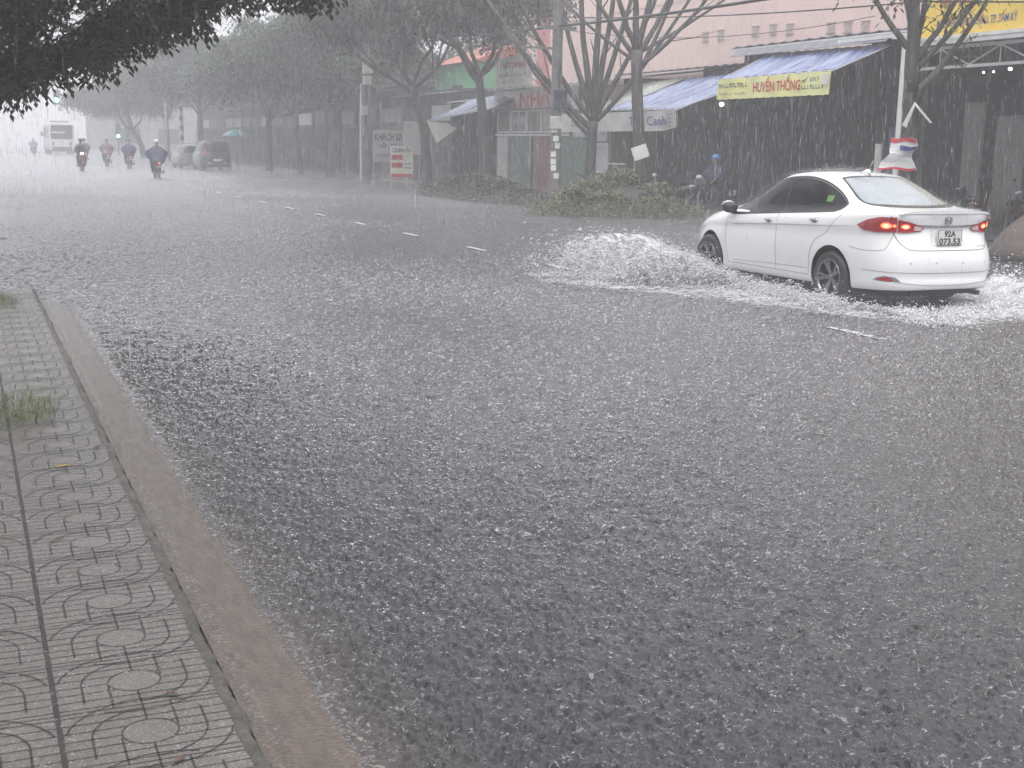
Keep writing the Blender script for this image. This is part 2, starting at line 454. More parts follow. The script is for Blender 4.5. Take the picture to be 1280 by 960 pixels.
for i in range(0, 139):
    y = -2 + i * 0.12
    e = 0.958 + 0.008*mnoise.noise((y*2.1, 0, 0)) + 0.010*mnoise.noise((y*9, 3, 0))
    g.append([(0.705, y, 0.016), (0.80, y, 0.010), (e, y, 0.004)])
mb.sheet(g)
tag(mb.build('gutter_water', nodes_gutter()), kind='structure')
mb = MB(); mb.box((0.695, -8, -0.3), (1.02, 16.3, -0.003)); tag(mb.build('gutter', M_gutter), kind='structure')
# kerb edge: broken mossy strip
g = []
for i in range(0, 412):
    y = -2 + i * 0.043
    j = 0.012*mnoise.noise((y*5, 1.3, 0)) + 0.010*mnoise.noise((y*27, 4.3, 0))
    zz = 0.010*mnoise.noise((y*23, 9.1, 0)) - (0.022 if (y % 1.03) < 0.05 else 0)
    g.append([(0.655+j*0.6, y, 0.0365), (0.668+j, y, 0.040+zz), (0.69+j*1.4, y, 0.034+zz), (0.712+j*1.5, y, 0.0)])
mb = MB(); mb.sheet(g); tag(mb.build('kerb', M_kerb, smooth=True), kind='structure')

# pavement tiles: cement tiles with pressed curves; grooves are dark ribbons in the same mesh
def nodes_tile():
    m = bpy.data.materials.new('cement_tile'); t = nt(m); N = t.nodes; L = t.links; p = N['Principled BSDF']
    tc = N.new('ShaderNodeTexCoord')
    def noise(s, d, dist=0):
        a = N.new('ShaderNodeTexNoise'); a.inputs['Scale'].default_value = s; a.inputs['Detail'].default_value = d; a.inputs['Distortion'].default_value = dist
        L.new(tc.outputs['Object'], a.inputs['Vector']); return a.outputs['Fac']
    def mr(v, a, b, c=0, d=1):
        n = N.new('ShaderNodeMapRange'); n.inputs['From Min'].default_value = a; n.inputs['From Max'].default_value = b
        n.inputs['To Min'].default_value = c; n.inputs['To Max'].default_value = d; L.new(v, n.inputs['Value']); return n.outputs[0]
    def mixc(f, a, b):
        n = N.new('ShaderNodeMix'); n.data_type = 'RGBA'; L.new(f, n.inputs['Factor'])
        for k, v in (('A', a), ('B', b)):
            if isinstance(v, tuple): n.inputs[k].default_value = v + (1,)
            else: L.new(v, n.inputs[k])
        return n.outputs['Result']
    c = mixc(mr(noise(2.2, 4), .35, .7), (0.205, 0.185, 0.168), (0.125, 0.108, 0.095))
    c = mixc(mr(noise(7, 5, .6), .56, .72), c, (0.13, 0.115, 0.10))
    c = mixc(mr(noise(160, 2), .35, .65), c, (0.17, 0.155, 0.142))
    # water film frothed by the drops
    c = mixc(mr(noise(75, 3, 1.6), .60, .70, 0, .75), c, (0.46, 0.45, 0.44))
    L.new(c, p.inputs['Base Color'])
    L.new(mr(noise(3, 3), .4, .6, .12, .3), p.inputs['Roughness'])
    b = N.new('ShaderNodeBump'); b.inputs['Strength'].default_value = 1.0; b.inputs['Distance'].default_value = 0.007
    a = N.new('ShaderNodeMath'); a.operation = 'MULTIPLY_ADD'; a.inputs[1].default_value = 1.2
    L.new(noise(60, 4, 1.0), a.inputs[0]); L.new(noise(20, 2), a.inputs[2])
    L.new(a.outputs[0], b.inputs['Height']); L.new(b.outputs[0], p.inputs['Normal'])
    return m
ZP = 0.035
mb = MB()
mb.box((-9, -8, -0.4), (0.66, 15.6, ZP))
mb.sheet([[(-9, 15.6, ZP), (0.66, 15.6, ZP)], [(-9, 15.75, ZP-.004), (0.66, 15.72, ZP-.004)], [(-9, 16.6, -0.03), (0.62, 16.4, -0.03)]])
GZ = ZP + 0.0012
grng = random.Random(5)
def ribbon(pts, w=0.0062):
    n = len(pts); L_ = []; R_ = []
    for i, (x, y) in enumerate(pts):
        a = pts[max(i-1, 0)]; b = pts[min(i+1, n-1)]
        dx, dy = b[0]-a[0], b[1]-a[1]; l = math.hypot(dx, dy) or 1
        ww = w * (0.75 + 0.5*(0.5+0.5*mnoise.noise((x*18, y*18, 0))))
        L_.append((x-dy/l*ww/2, y+dx/l*ww/2, GZ)); R_.append((x+dy/l*ww/2, y-dx/l*ww/2, GZ))
    mb.add(L_ + R_, [(i, i+1, n+i+1, n+i)[::-1] for i in range(n-1)], 1)
TW, TH = 0.5, 0.39
def arc(cx, cy, r, a0, a1, n=12, w=0.0052):
    ribbon([(cx+r*math.cos(R(a0+(a1-a0)*i/n)), cy+r*math.sin(R(a0+(a1-a0)*i/n))) for i in range(n+1)], w)
for ci in range(0, 8):
    cx = 0.42 - ci*TW + (0 if ci == 0 else 0.0)
    for ri in range(-4, 33):
        cy = 3.67 + ri*TH
        if cy > 15.4 or cy < 1.5: continue
        s = 1 if ci % 2 == 0 else -1
        arc(cx, cy, 0.082, 0, 360, 24)
        ribbon([(cx, cy+0.084), (cx, cy+TH-0.084)])
        for sg in (1, -1):                      # point-symmetric hooks round each disc
            q = 0 if sg == 1 else 180
            # hook 1: hugging arc then straight run to the next row
            def pt(r, a): return (cx + s*sg*r*math.cos(R(a)), cy + sg*r*math.sin(R(a)))
            ribbon([pt(0.165, 90+i*9) for i in range(11)] + [(cx - s*sg*0.165, cy - sg*0.13)])
            ribbon([pt(0.24, 62+i*10.5) for i in range(11)])
            ribbon([(cx + s*sg*0.084, cy + sg*0.02), (cx + s*sg*0.084, cy + sg*(TH-0.20))])
        # cross grooves of the ribbed field
        for k in range(7):
            yy = cy - TH/2 + (k+0.5)*TH/7
            d = yy - cy
            hw = math.sqrt(max(0, 0.24**2 - d*d)) if abs(d) < 0.24 else 0
            a0 = cx - TW/2 + 0.008; a1 = cx + TW/2 - 0.008
            if abs(d) > 0.084:
                ribbon([(a0, yy), (cx-0.12, yy), (cx, yy), (cx+0.12, yy), (a1, yy)], 0.0045)
            else:
                e = math.sqrt(0.084**2 - d*d)
                ribbon([(a0, yy), (cx-e-0.002, yy)], 0.0045); ribbon([(cx+e+0.002, yy), (a1, yy)], 0.0045)
        if ri % 1 == 0:
            ribbon([(cx-TW/2, cy+TH/2), (cx, cy+TH/2+.0005), (cx+TW/2, cy+TH/2)], 0.005)
    ribbon([(cx - TW/2, 1 + i*0.1) for i in range(146)], 0.017)
tag(mb.build('pavement', [nodes_tile(), M_joint]), kind='structure')
# right-hand pavement behind the flooded edge
mb = MB(); mb.box((15.0, -4, -0.4), (60, 700, -0.03)); tag(mb.build('far_pavement', M_rpave), kind='structure')
mb = MB(); mb.box((14.35, -4, -0.3), (14.62, 700, -0.02)); mb.box((14.62, -4, -.3), (15.0, 700, -0.01)); tag(mb.build('far_kerb', M_gutter), kind='structure')

# centre-line dashes
dash_y = [54.58, 50.6, 47.4, 44.1, 40.7, 37.3, 33.9, 30.7, 27.3, 23.8, 20.3, 16.9, 13.5, 10.1]
first = None
for i, y in enumerate(dash_y):
    if first is None:
        m_ = MB(); m_.sheet([[(x, yy, 0) for x in (-.045, 0, .05)] for yy in (-.42, -.2, 0, .2, .42)])
        o = m_.build('lane_dash', M_paint); first = o
    else:
        o = first.copy(); col.objects.link(o)
    o.location = (7.96, y, 0.006 if y < 14 else 0.018)
    tag(o, kind='structure')
# broken line of the far lane on the left
# ------------------------------------------------------------------ trees
def leaf_mat(name, c, c2, rough=0.35):
    m = bpy.data.materials.new(name); t = nt(m); N = t.nodes; L = t.links
    p = N['Principled BSDF']; p.inputs['Roughness'].default_value = rough
    g = N.new('ShaderNodeNewGeometry')
    mix = N.new('ShaderNodeMix'); mix.data_type = 'RGBA'
    mix.inputs['A'].default_value = c + (1,); mix.inputs['B'].default_value = c2 + (1,)
    L.new(g.outputs['Random Per Island'], mix.inputs['Factor']); L.new(mix.outputs['Result'], p.inputs['Base Color'])
    tl = N.new('ShaderNodeBsdfTranslucent'); L.new(mix.outputs['Result'], tl.inputs['Color'])
    ms = N.new('ShaderNodeMixShader'); ms.inputs[0].default_value = 0.3
    L.new(p.outputs[0], ms.inputs[1]); L.new(tl.outputs[0], ms.inputs[2]); L.new(ms.outputs[0], N['Material Output'].inputs['Surface'])
    return m
M_leaf_dark = leaf_mat('wet_leaf', (0.035, 0.05, 0.025), (0.07, 0.085, 0.04))
M_leaf = leaf_mat('street_tree_leaf', (0.035, 0.052, 0.028), (0.065, 0.085, 0.045))
M_leaf_cut = leaf_mat('cut_leaf', (0.09, 0.11, 0.05), (0.25, 0.25, 0.13))
M_leaf_verge = leaf_mat('verge_leaf', (0.06, 0.08, 0.045), (0.12, 0.13, 0.08))
M_bark = mat('wet_bark', (0.075, 0.065, 0.06), 0.55, 0.4, 3, 0.7, 22, c2=(0.035, 0.03, 0.03), stretch=(1, 1, 0.3))

def leaves_np(rs, centers, radii, n_each, ln, wd, droop=0.5, sprig=7):
    """compound leaves: each sprig is a short curved stalk of paired leaflets (diamond quads)"""
    V = []; F = []
    nb = 0
    for c, r in zip(centers, radii):
        k = max(1, n_each // sprig)
        # points in an ellipsoid, thicker towards the rim
        u = rs.normal(size=(k, 3)); u /= np.linalg.norm(u, axis=1)[:, None]
        rad = rs.uniform(0.25, 1, size=(k, 1)) ** 0.6
        pos = np.array(c) + u * rad * np.array(r)
        az = rs.uniform(0, 2*PI, k); el = rs.uniform(-1.2, 0.35, k) * droop * 1.3
        d = np.stack([np.cos(az)*np.cos(el), np.sin(az)*np.cos(el), np.sin(el)], 1)
        side = np.stack([-np.sin(az), np.cos(az), np.zeros(k)], 1)
        tilt = rs.uniform(-0.6, 0.6, (k, 1)); up = np.cross(d, side)
        side = side + up * tilt; side /= np.linalg.norm(side, axis=1)[:, None]
        for j in range(sprig):
            s = ln * 0.45 * j
            sg = 1 if j % 2 else -1
            l = ln * rs.uniform(0.75, 1.15, (k, 1)); w_ = wd * rs.uniform(0.8, 1.2, (k, 1))
            base = pos + d * s + np.array([0, 0, -1]) * (s * s * 0.9)
            a = d * 0.75 + side * sg * 0.75 + np.array([0, 0, -0.35]) + rs.normal(size=(k, 3)) * 0.15
            a /= np.linalg.norm(a, axis=1)[:, None]
            b = np.cross(a, np.cross(d, side)); b = np.cross(a, np.array([0, 0, 1.0])) + side * 0.2
            b /= (np.linalg.norm(b, axis=1)[:, None] + 1e-6)
            p0 = base; p1 = base + a*l*0.45 + b*w_*0.5; p2 = base + a*l; p3 = base + a*l*0.45 - b*w_*0.5
            V.append(np.stack([p0, p1, p2, p3], 1).reshape(-1, 3))
            F.append(np.arange(4*k).reshape(-1, 4) + nb); nb += 4*k
    return np.concatenate(V), np.concatenate(F)

def branch(mb, rnd, p, d, length, r, depth, tips, spread=0.55, up=0.25, nseg=5, kids_=3, gnarl=0.16, shrink=0.62, path=None):
    pts = [Vector(p)]; rr = [r]; d = Vector(d).normalized()
    for i in range(nseg):
        d = (d + Vector((rnd.gauss(0, gnarl), rnd.gauss(0, gnarl), rnd.gauss(0, gnarl)*0.6)) + Vector((0, 0, up*0.12))).normalized()
        pts.append(pts[-1] + d * length / nseg); rr.append(r * (1 - (1-shrink) * (i+1)/nseg))
    mb.tube(pts, rr, 8 if r > 0.05 else (6 if r > 0.02 else 4))
    if depth <= 0:
        tips.append(pts[-1]); tips.append(pts[-2]); return
    for k in range(kids_):
        t = 1.0 if k == 0 else rnd.uniform(0.45, 0.95)
        i = min(nseg, max(1, int(round(t*nseg))))
        q = pts[i]
        a = rnd.uniform(0, 2*PI); o = d.orthogonal().normalized(); o2 = d.cross(o)
        sp = spread * rnd.uniform(0.5, 1.2) * (0.5 if k == 0 else 1)
        nd = (d + (o*math.cos(a) + o2*math.sin(a)) * sp + Vector((0, 0, up*0.5))).normalized()
        branch(mb, rnd, q, nd, length * rnd.uniform(0.6, 0.85), rr[i]*0.78, depth-1, tips, spread, up, nseg, kids_, gnarl, shrink)

def street_tree(label, x, y, seed, h_fork=3.2, r=0.16, lean=(0, 0), crown_r=3.6, crown_h=3.0, clumps=26, per=420, leaf=(0.17, 0.07), limbs=5, depth=2,
                limb_len=2.4, lm=None, group=None, extra=None, zc=None, up=0.5, spread=0.6, squash=0.55, cutx=None):
    rnd = random.Random(seed); rs = np.random.RandomState(seed)
    t = thing('street_tree', label, 'tree', (x, y, 0), group=group)
    mb = MB(); pts = [Vector((0, 0, -0.1))]; n = 8
    for i in range(1, n+1):
        f = i/n
        pts.append(Vector((lean[0]*f*f + rnd.gauss(0, 0.03), lean[1]*f + rnd.gauss(0, 0.03), h_fork*f)))
    mb.tube(pts, [r*1.45] + [r*(1.12 - 0.3*i/n) for i in range(1, n+1)], 12)
    fork = pts[-1]; tips = []
    for k in range(limbs):
        a = 2*PI*k/limbs + rnd.uniform(-0.35, 0.35)
        el = rnd.uniform(0.45, 1.0)
        d = Vector((math.cos(a)*math.cos(el), math.sin(a)*math.cos(el), math.sin(el)))
        branch(mb, rnd, fork - Vector((0, 0, rnd.uniform(0, 0.35))), d, limb_len*rnd.uniform(0.8, 1.15), r*0.5, depth, tips, spread=spread, up=up)
    mb.build('trunk', M_bark, t, smooth=True)
    if clumps:
        c = []; rad = []
        zc_ = zc if zc is not None else h_fork + crown_h*0.75
        for k in range(clumps):
            if k < len(tips) and k % 2 == 0: q = tips[rnd.randrange(len(tips))]; q = Vector(q)
            else:
                a = rnd.uniform(0, 2*PI); rr = crown_r * math.sqrt(rnd.uniform(0.02, 1))
                q = Vector((lean[0]+rr*math.cos(a), lean[1]+rr*math.sin(a), zc_ + crown_h*0.5*(1-(rr/crown_r)**2)*rnd.uniform(-0.6, 1) - 0.35*rr/crown_r + rnd.gauss(0, 0.25)))
            s = rnd.uniform(0.55, 1.15)
            if cutx is not None and q.x < cutx: q.x = cutx + rnd.uniform(0, 0.6)
            c.append(tuple(q)); rad.append((s*1.1, s*1.1, s*squash))
        if extra:
            for e in extra: c.append(e[:3]); rad.append((e[3], e[3], e[3]*0.6))
        V, F = leaves_np(rs, c, rad, per, leaf[0], leaf[1])
        big_mesh('crown', V, F, lm or M_leaf, t)
    return t

# the big tree on the left whose boughs hang into the frame, and a neighbour added unseen over the camera
def at(px, py, Y):
    """point at street distance Y seen at photo pixel (px, py)"""
    d = _f + _r*((px-640)/1600) + _u*((480-py)/1600)
    return Vector((d.x*Y/d.y, Y, CAM_H + d.z*Y/d.y))

def overhanging_tree():
    rnd = random.Random(11); rs = np.random.RandomState(11)
    bx, by = -3.2, 17.0
    t = thing('overhanging_tree', 'dark leafy tree hanging low over the road from the left pavement, nearest foliage in view', 'tree', (bx, by, 0))
    mb = MB()
    mb.tube([(0,0,-.1), (0.05,0,1), (0.1,-.1,2), (0.25,-.1,3.0), (.5,-.1,3.8)], [.34,.27,.24,.22,.2], 12)
    ends = [(60,60,16.5),(150,30,16),(230,20,15.5),(300,-10,16),(390,-8,16.5),(20,110,17),(110,85,17),(200,50,17.5),(120,-60,15),(260,-80,17),(0,-50,19)]
    for (px, py, Y) in ends:
        e = at(px, py-38, Y) - Vector((bx, by, 0))
        a = Vector((.4, -.1, 3.5 + rnd.uniform(-.3, .6))); m_ = a.lerp(e, .5) + Vector((0, 0, .7))
        pts = [a.lerp(m_, f).lerp(m_.lerp(e, f), f) for f in [i/8 for i in range(9)]]
        mb.tube(pts, [.10*(1-i/9)+.012 for i in range(9)], 6)
        for j in range(3, 9):
            for q in range(2):
                d = Vector((rnd.gauss(0,.35), rnd.gauss(0,.35), rnd.gauss(.0,.2)))
                mb.tube([pts[j], pts[j]+d*.4, pts[j]+d*.8+Vector((0,0,-.08))], [.016,.01,.004], 4)
    mb.build('trunk', M_bark, t, smooth=True)
    c = []; rad = []
    def cl(px, py, Y, r, sq=.6):
        p = at(px, py-(32 if px < 260 else 20), Y) - Vector((bx, by, 0)); c.append(tuple(p)); rad.append((r, r, r*sq))
    for i in range(125):                       # solid mass filling the corner
        px = rnd.uniform(-200, 225); py = rnd.uniform(-170, 66 - max(0, px)*0.40)
        cl(px, py, rnd.uniform(14.5, 20.5), rnd.uniform(.35, .6))
    for px in range(-20, 60, 16): cl(px, rnd.uniform(92, 112) - max(0, px-10)*0.2, rnd.uniform(15.5, 18), .2)
    for px, py, r in [(62,100,.2),(80,92,.17),(96,82,.16),(112,74,.12),(118,62,.14),(120,88,.10),(134,68,.11),(146,76,.08),(130,52,.16),(148,50,.14),
                      (163,44,.13),(178,50,.12),(190,55,.10),(196,46,.12),(168,30,.2),(205,30,.2),(228,34,.14),(243,38,.10),(220,18,.22),(245,15,.2),
                      (262,-4,.15),(280,-8,.13),(300,-9,.12),(322,-12,.11),(345,-10,.09),(368,-10,.08),(390,-7,.06),(404,-5,.05),(15,118,.14),(34,108,.14),(5,128,.10)]:
        cl(px, py, rnd.uniform(15, 16.5), r, .8)
    for i in range(90):                       # the rest of the crown, above and behind, widened to darken the water below
        a = rnd.uniform(0, 2*PI); rr = 6.6*math.sqrt(rnd.random())
        z = 6.0 + 1.6*(1-(rr/6.6)**2)*rnd.uniform(0, 1.3)
        c.append((2.4+rr*math.cos(a), rr*math.sin(a), z)); s = rnd.uniform(.6, 1.1); rad.append((s, s, s*.6))
    V1, F1 = leaves_np(rs, c[:-90], rad[:-90], 420, .115, .05, droop=.8)
    V2, F2 = leaves_np(rs, c[-90:], rad[-90:], 300, .2, .08)
    big_mesh('crown', np.concatenate([V1, V2]), np.concatenate([F1, F2+len(V1)]), M_leaf_dark, t)
overhanging_tree()
street_tree('big leafy street tree out of view over the near pavement, added to darken the water', -3.4, 3.2, 21, h_fork=4.2, r=0.24, lean=(.3, 0), crown_r=3.8, crown_h=3.2, clumps=52, per=420, leaf=(0.17, 0.075), lm=M_leaf_dark, zc=7.2, limb_len=2.6)  # tree out of view, added to give the near water dark reflections
street_tree('leafy street tree behind the camera on the near pavement', -3.4, -6.5, 22, h_fork=4.0, r=0.22, crown_r=4.6, crown_h=3.2, clumps=40, per=300, leaf=(0.2, 0.09), lm=M_leaf_dark, zc=7.0, limb_len=2.6)

street_tree('leafy street tree farther along the left pavement, crown mostly above the view, added to darken reflections on the road', -2.6, 30, 23, h_fork=4.6, r=0.22, lean=(.5, 0), crown_r=5.0, crown_h=3.0, clumps=60, per=320, leaf=(0.2, 0.09), lm=M_leaf_dark, zc=8.4, limb_len=2.6)  # added tree: its crown darkens what the far road reflects
# the row along the far pavement
FAR = 'street trees in the row along the far pavement'
pruned = dict(clumps=0)
def pruned_tree(label, x, y, seed, fork_z, r, stems, twigs=3, leafy=0, lean=(0, 0), name='pruned_tree'):
    """stems: list of (dx, dy, dz, rad) tips relative to the fork - hand-set from the outline"""
    rnd = random.Random(seed); rs = np.random.RandomState(seed)
    t = thing(name, label, 'tree', (x, y, 0), group=FAR)
    mb = MB(); n = 7; pts = [Vector((-lean[0], -lean[1], -.05))]
    for i in range(1, n+1):
        f = i/n; pts.append(Vector((-lean[0]*(1-f) + rnd.gauss(0, .018), -lean[1]*(1-f) + rnd.gauss(0, .018), fork_z*f)))
    mb.tube(pts, [r*1.35] + [r*(1.1-.12*i/n) for i in range(1, n)] + [r*1.12], 12)
    F0 = pts[-1]; tips = []
    for (dx, dy, dz, rad, start) in stems:
        a = F0 + Vector((0, 0, start)); e = F0 + Vector((dx, dy, dz))
        mid = a.lerp(e, .42) + Vector((dx*.10, dy*.1, -abs(dz)*.03)) + Vector((rnd.gauss(0, .05), rnd.gauss(0, .05), 0))
        ps = []
        for i in range(9):
            f = i/8; q = a.lerp(mid, f).lerp(mid.lerp(e, f), f) + Vector((rnd.gauss(0, .012), rnd.gauss(0, .012), 0)); ps.append(q)
        mb.tube(ps, [rad*1.25*(1-.5*i/8) for i in range(9)], 7)
        for k in range(twigs):
            j = rnd.randrange(3, 9); d = (ps[j]-ps[j-1]).normalized()
            o = Vector((rnd.gauss(0, 1), rnd.gauss(0, 1), rnd.gauss(0.2, .5))).normalized()
            dd = (d*.9 + o*.55).normalized(); L_ = rnd.uniform(.5, 1.5)
            tp = [ps[j], ps[j]+dd*L_*.5+Vector((0, 0, .03)), ps[j]+dd*L_+Vector((0, 0, .12*L_))]
            mb.tube(tp, [rad*.3, rad*.2, rad*.08], 5); tips.append(tp[-1]); tips.append(tp[1])
        tips.append(ps[-1])
    mb.build('trunk', M_bark, t, smooth=True)
    if leafy:
        c = [tuple(q) for q in tips for _ in range(1)]; rad = [(.28, .28, .22)]*len(c)
        V, F = leaves_np(rs, c, rad, leafy, .15, .06, droop=1.0); big_mesh('crown', V, F, M_leaf_dark, t)
    return t
def st(s, z, rad, start=0.0, j=0.0):
    return (s*.897 + j*.443, -s*.443 + j*.897, z, rad, start)
pruned_tree('bare pruned tree rising from the branch heap with stems fanning out low down', 16.35, 32.9, 41, 2.45, .155,
    [st(-3.1,3.4,.075,-.25,.3), st(-2.4,3.9,.07,0,-.3), st(-1.3,4.6,.075,.1,.2), st(-.55,4.9,.085,.1,0), st(.1,5.0,.095,.1,.2), st(.65,4.9,.08,.2,-.2), st(1.3,4.6,.075,.2,.3), st(2.0,4.2,.07,0,-.3), st(2.9,3.9,.06,-.1,.1), st(-2.6,2.6,.045,-.5,.2)], twigs=3)
pruned_tree('bare pruned tree with a swollen bent trunk carrying a tilted white board', 16.4, 30.5, 42, 4.25, .15,
    [st(-1.5,2.0,.06,-.2,.2), st(-.9,2.6,.07,0,-.2), st(-.15,2.7,.08,.1,.1), st(.5,2.7,.075,0,-.1), st(1.2,2.3,.065,-.2,.2), st(2.1,1.7,.055,-.5,-.2), st(3.0,1.9,.04,-.1,.3), st(1.5,2.9,.05,-.7,0), st(-2.4,1.7,.04,-.3,.3)], twigs=3, lean=(-.22, .1))
pruned_tree('dark pruned tree with slanting boughs in front of the yellow sign', 15.6, 18.7, 43, 3.0, .105,
    [st(0,3.0,.10,-.2,0), st(-.1,3.2,.06,0,.1), st(-1.0,1.9,.05,.45,.2), st(1.05,2.2,.05,.25,0), st(1.5,2.1,.045,.1,-.2), st(1.3,1.5,.055,-.35,.1), st(.35,2.6,.05,.3,.2), st(-.5,2.6,.05,.8,-.1)], twigs=2, leafy=40)
row = [
 ('street tree leaning over the two roadside restaurant boards with a thick forked crown', 16.6, 47.5, 51, 3.9, .17, (-.55, .2), 4.0),
 ('street tree with a steep straight trunk in front of the blue tarp stall', 16.6, 41.6, 52, 4.1, .17, (-.2, .1), 3.6),
 ('hazy street tree with an S-curved trunk, first left of the meter-box pole', 17.0, 63.4, 53, 3.4, .17, (.35, .1), 4.3),
 ('slim hazy street tree, second to the left from the meter-box pole', 16.5, 67.6, 54, 3.4, .13, (-.3, .1), 4.0),
 ('hazy street tree with low V fork, right of the parked dark van', 16.7, 76.2, 55, 3.1, .17, (.05, 0), 4.6),
 ('faded street tree with a slender trunk just left of the parked dark van', 15.6, 93.0, 56, 3.6, .16, (0, 0), 4.6),
 ('faded street tree just right of the banded post behind the riders', 15.4, 108.0, 57, 3.6, .2, (0, 0), 4.8),
 ('faded broad low-forked street tree whose crown borders the bright gap', 15.3, 122.0, 58, 2.6, .24, (-1.0, 0), 5.4),
 ('very faint street tree at the far crossing', 17.0, 150.0, 59, 3.4, .2, (0, 0), 4.6),
]
for lb, x, y, sd_, fk, r_, ln_, cr in row:
    far = y > 55
    street_tree(lb, x, y, sd_, h_fork=fk, r=r_, lean=ln_, crown_r=cr, crown_h=5.0 if far else 4.2, clumps=70 if far else 52,
                per=560 if far else 700, leaf=(.28, .13) if far else (.22, .095), limbs=5, depth=2, limb_len=2.3, group=FAR, zc=fk+(3.0 if far else 2.9), up=.7,
                spread=.5, squash=.5)
# trees and shrubs rising behind the shops
for i, (x, y, h, cr, lb) in enumerate([(27, 62, 6.5, 4.5, 'hazy dark tree rising behind the shops nearest to the green house'), (29, 80, 7, 5, 'hazy tree rising behind the middle shops'), (28, 100, 7, 5.5, 'faded tree rising behind the farthest shops')]):
    street_tree(lb, x, y, 80+i, h_fork=3.5, r=.2, crown_r=cr, crown_h=5, clumps=60, per=160, leaf=(.34, .16), limbs=5, depth=1, zc=h, group='trees behind the shops')

# cut branch heap and the overgrown verge
def mound(name, label, cx, cy, rx, ry, h, n, lf, m, seed, cat, branches=10, ang=0.0):
    rs = np.random.RandomState(seed); rnd = random.Random(seed)
    t = thing(name, label, cat, (cx, cy, 0))
    c = []; rad = []
    ca, sa = math.cos(ang), math.sin(ang)
    for i in range(n):
        a = rnd.uniform(0, 2*PI); q = math.sqrt(rnd.random())
        u, v = rx*q*math.cos(a), ry*q*math.sin(a)
        hh = h*(1-q**2.2)*(0.72 + .38*mnoise.noise((u*1.1+seed, v*1.1, 0)))
        c.append((u*ca-v*sa, u*sa+v*ca, max(.04, hh*rnd.uniform(.5, 1.05)))); rad.append((.26, .26, .13))
    V, F = leaves_np(rs, c, rad, lf, .14, .055, droop=.6, sprig=6)
    V[:, 2] = np.abs(V[:, 2])
    big_mesh('foliage', V, F, m, t)
    mb = MB()
    # woody core keeps the heap from being see-through
    rings = []
    for k in range(6):
        f = k/5; q = math.cos(f*PI/2)
        ring = []
        for j in range(28):
            a = 2*PI*j/28; e = 1 + .12*mnoise.noise((math.cos(a)*2+seed, math.sin(a)*2, f*2))
            u, v = rx*.8*q*e*math.cos(a), ry*.8*q*e*math.sin(a)
            ring.append((u*ca-v*sa, u*sa+v*ca, h*.62*math.sin(f*PI/2)*e - .03))
        rings.append(ring)
    mb.loft(rings)
    for i in range(branches):
        a = rnd.uniform(0, 2*PI); q = rnd.uniform(.1, .8); u, v = rx*q*math.cos(a), ry*q*math.sin(a)
        p = Vector((u*ca-v*sa, u*sa+v*ca, h*(1-q*q)*.8)); d = Vector((rnd.gauss(0,1), rnd.gauss(0,1), rnd.uniform(-.1,.5))).normalized()
        L_ = rnd.uniform(.4, 1.0)
        mb.tube([p-d*L_*.5, p, p+d*L_*.5+Vector((0,0,.05))], [.022, .018, .008], 6)
    mb.build('branches', M_bark, t)
    return t
mound('branch_heap', 'heap of freshly cut leafy branches at the foot of the bare trees beside the road', 15.6, 29.9, 2.0, 1.3, 1.35, 300, 130, M_leaf_cut, 61, 'branch heap', 24, ang=-.5)
mound('verge_shrubs', 'strip of low overgrown shrubs along the flooded verge left of the utility pole', 15.5, 39.0, 4.6, .8, 1.0, 360, 110, M_leaf_verge, 62, 'shrubs', 14, ang=1.62)
# ------------------------------------------------------------------ far side of the street
M_pink = mat('pink_render', (0.84, 0.63, 0.58), 0.6, 0.08, 0.7, c2=(0.78, 0.59, 0.545))
M_pinkred = mat('red_render', (0.60, 0.22, 0.22), 0.6, 0.1, 1)
M_vent = mat('dull_pink_vent', (0.50, 0.40, 0.38), 0.7, 0.2, 3)  # one dull pink tone for the vent boxes
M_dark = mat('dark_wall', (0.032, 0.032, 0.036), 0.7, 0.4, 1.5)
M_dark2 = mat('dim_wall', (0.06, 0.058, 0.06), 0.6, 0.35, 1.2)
M_roof = mat('sheet_roof', (0.10, 0.10, 0.125), 0.3, 0.3, 2, 0.3, 10)
M_steel = mat('painted_steel', (0.50, 0.50, 0.50), 0.35, 0.2, 5)
M_white = mat('white_paint', (0.72, 0.72, 0.72), 0.35, 0.12, 3)
M_tarp = mat('blue_tarp', (0.12, 0.15, 0.33), 0.14, 0.25, 2.2, 0.8, 7, c2=(0.30, 0.34, 0.50), stretch=(1,4,1))
M_tarpg = mat('grey_tarp', (0.33, 0.34, 0.30), 0.3, 0.3, 2.2, 0.6, 4, c2=(0.20, 0.21, 0.19))
M_yellow = mat('yellow_sign', (0.85, 0.60, 0.09), 0.35, 0.08, 2)
M_yellow2 = mat('lime_banner', (0.80, 0.78, 0.25), 0.35, 0.1, 2, c2=(0.68, 0.70, 0.38))
M_red = mat('red_lettering', (0.55, 0.03, 0.04), 0.4, 0.1)
M_blue = mat('blue_lettering', (0.05, 0.06, 0.28), 0.4, 0.1)
M_blk = mat('dark_lettering', (0.035, 0.035, 0.06), 0.4, 0.1)
M_cream = mat('cream_banner', (0.80, 0.79, 0.68), 0.4, 0.12, 2, 0.4, 3)
M_greyb = mat('grey_banner', (0.55, 0.54, 0.53), 0.4, 0.15, 2, 0.3, 3)
M_green = mat('green_render', (0.16, 0.42, 0.24), 0.6, 0.15, 1)
M_redroof = mat('red_tile_roof', (0.45, 0.13, 0.09), 0.5, 0.2, 3, 0.3, 14)
M_glass = mat('window_glass', (0.10, 0.11, 0.12), 0.08, 0.2, 1, spec=0.8)
M_pglass = mat('pale_glass', (0.50, 0.53, 0.55), 0.12, 0.1, 1)
M_wood = mat('brown_panel', (0.20, 0.15, 0.13), 0.5, 0.3, 3)
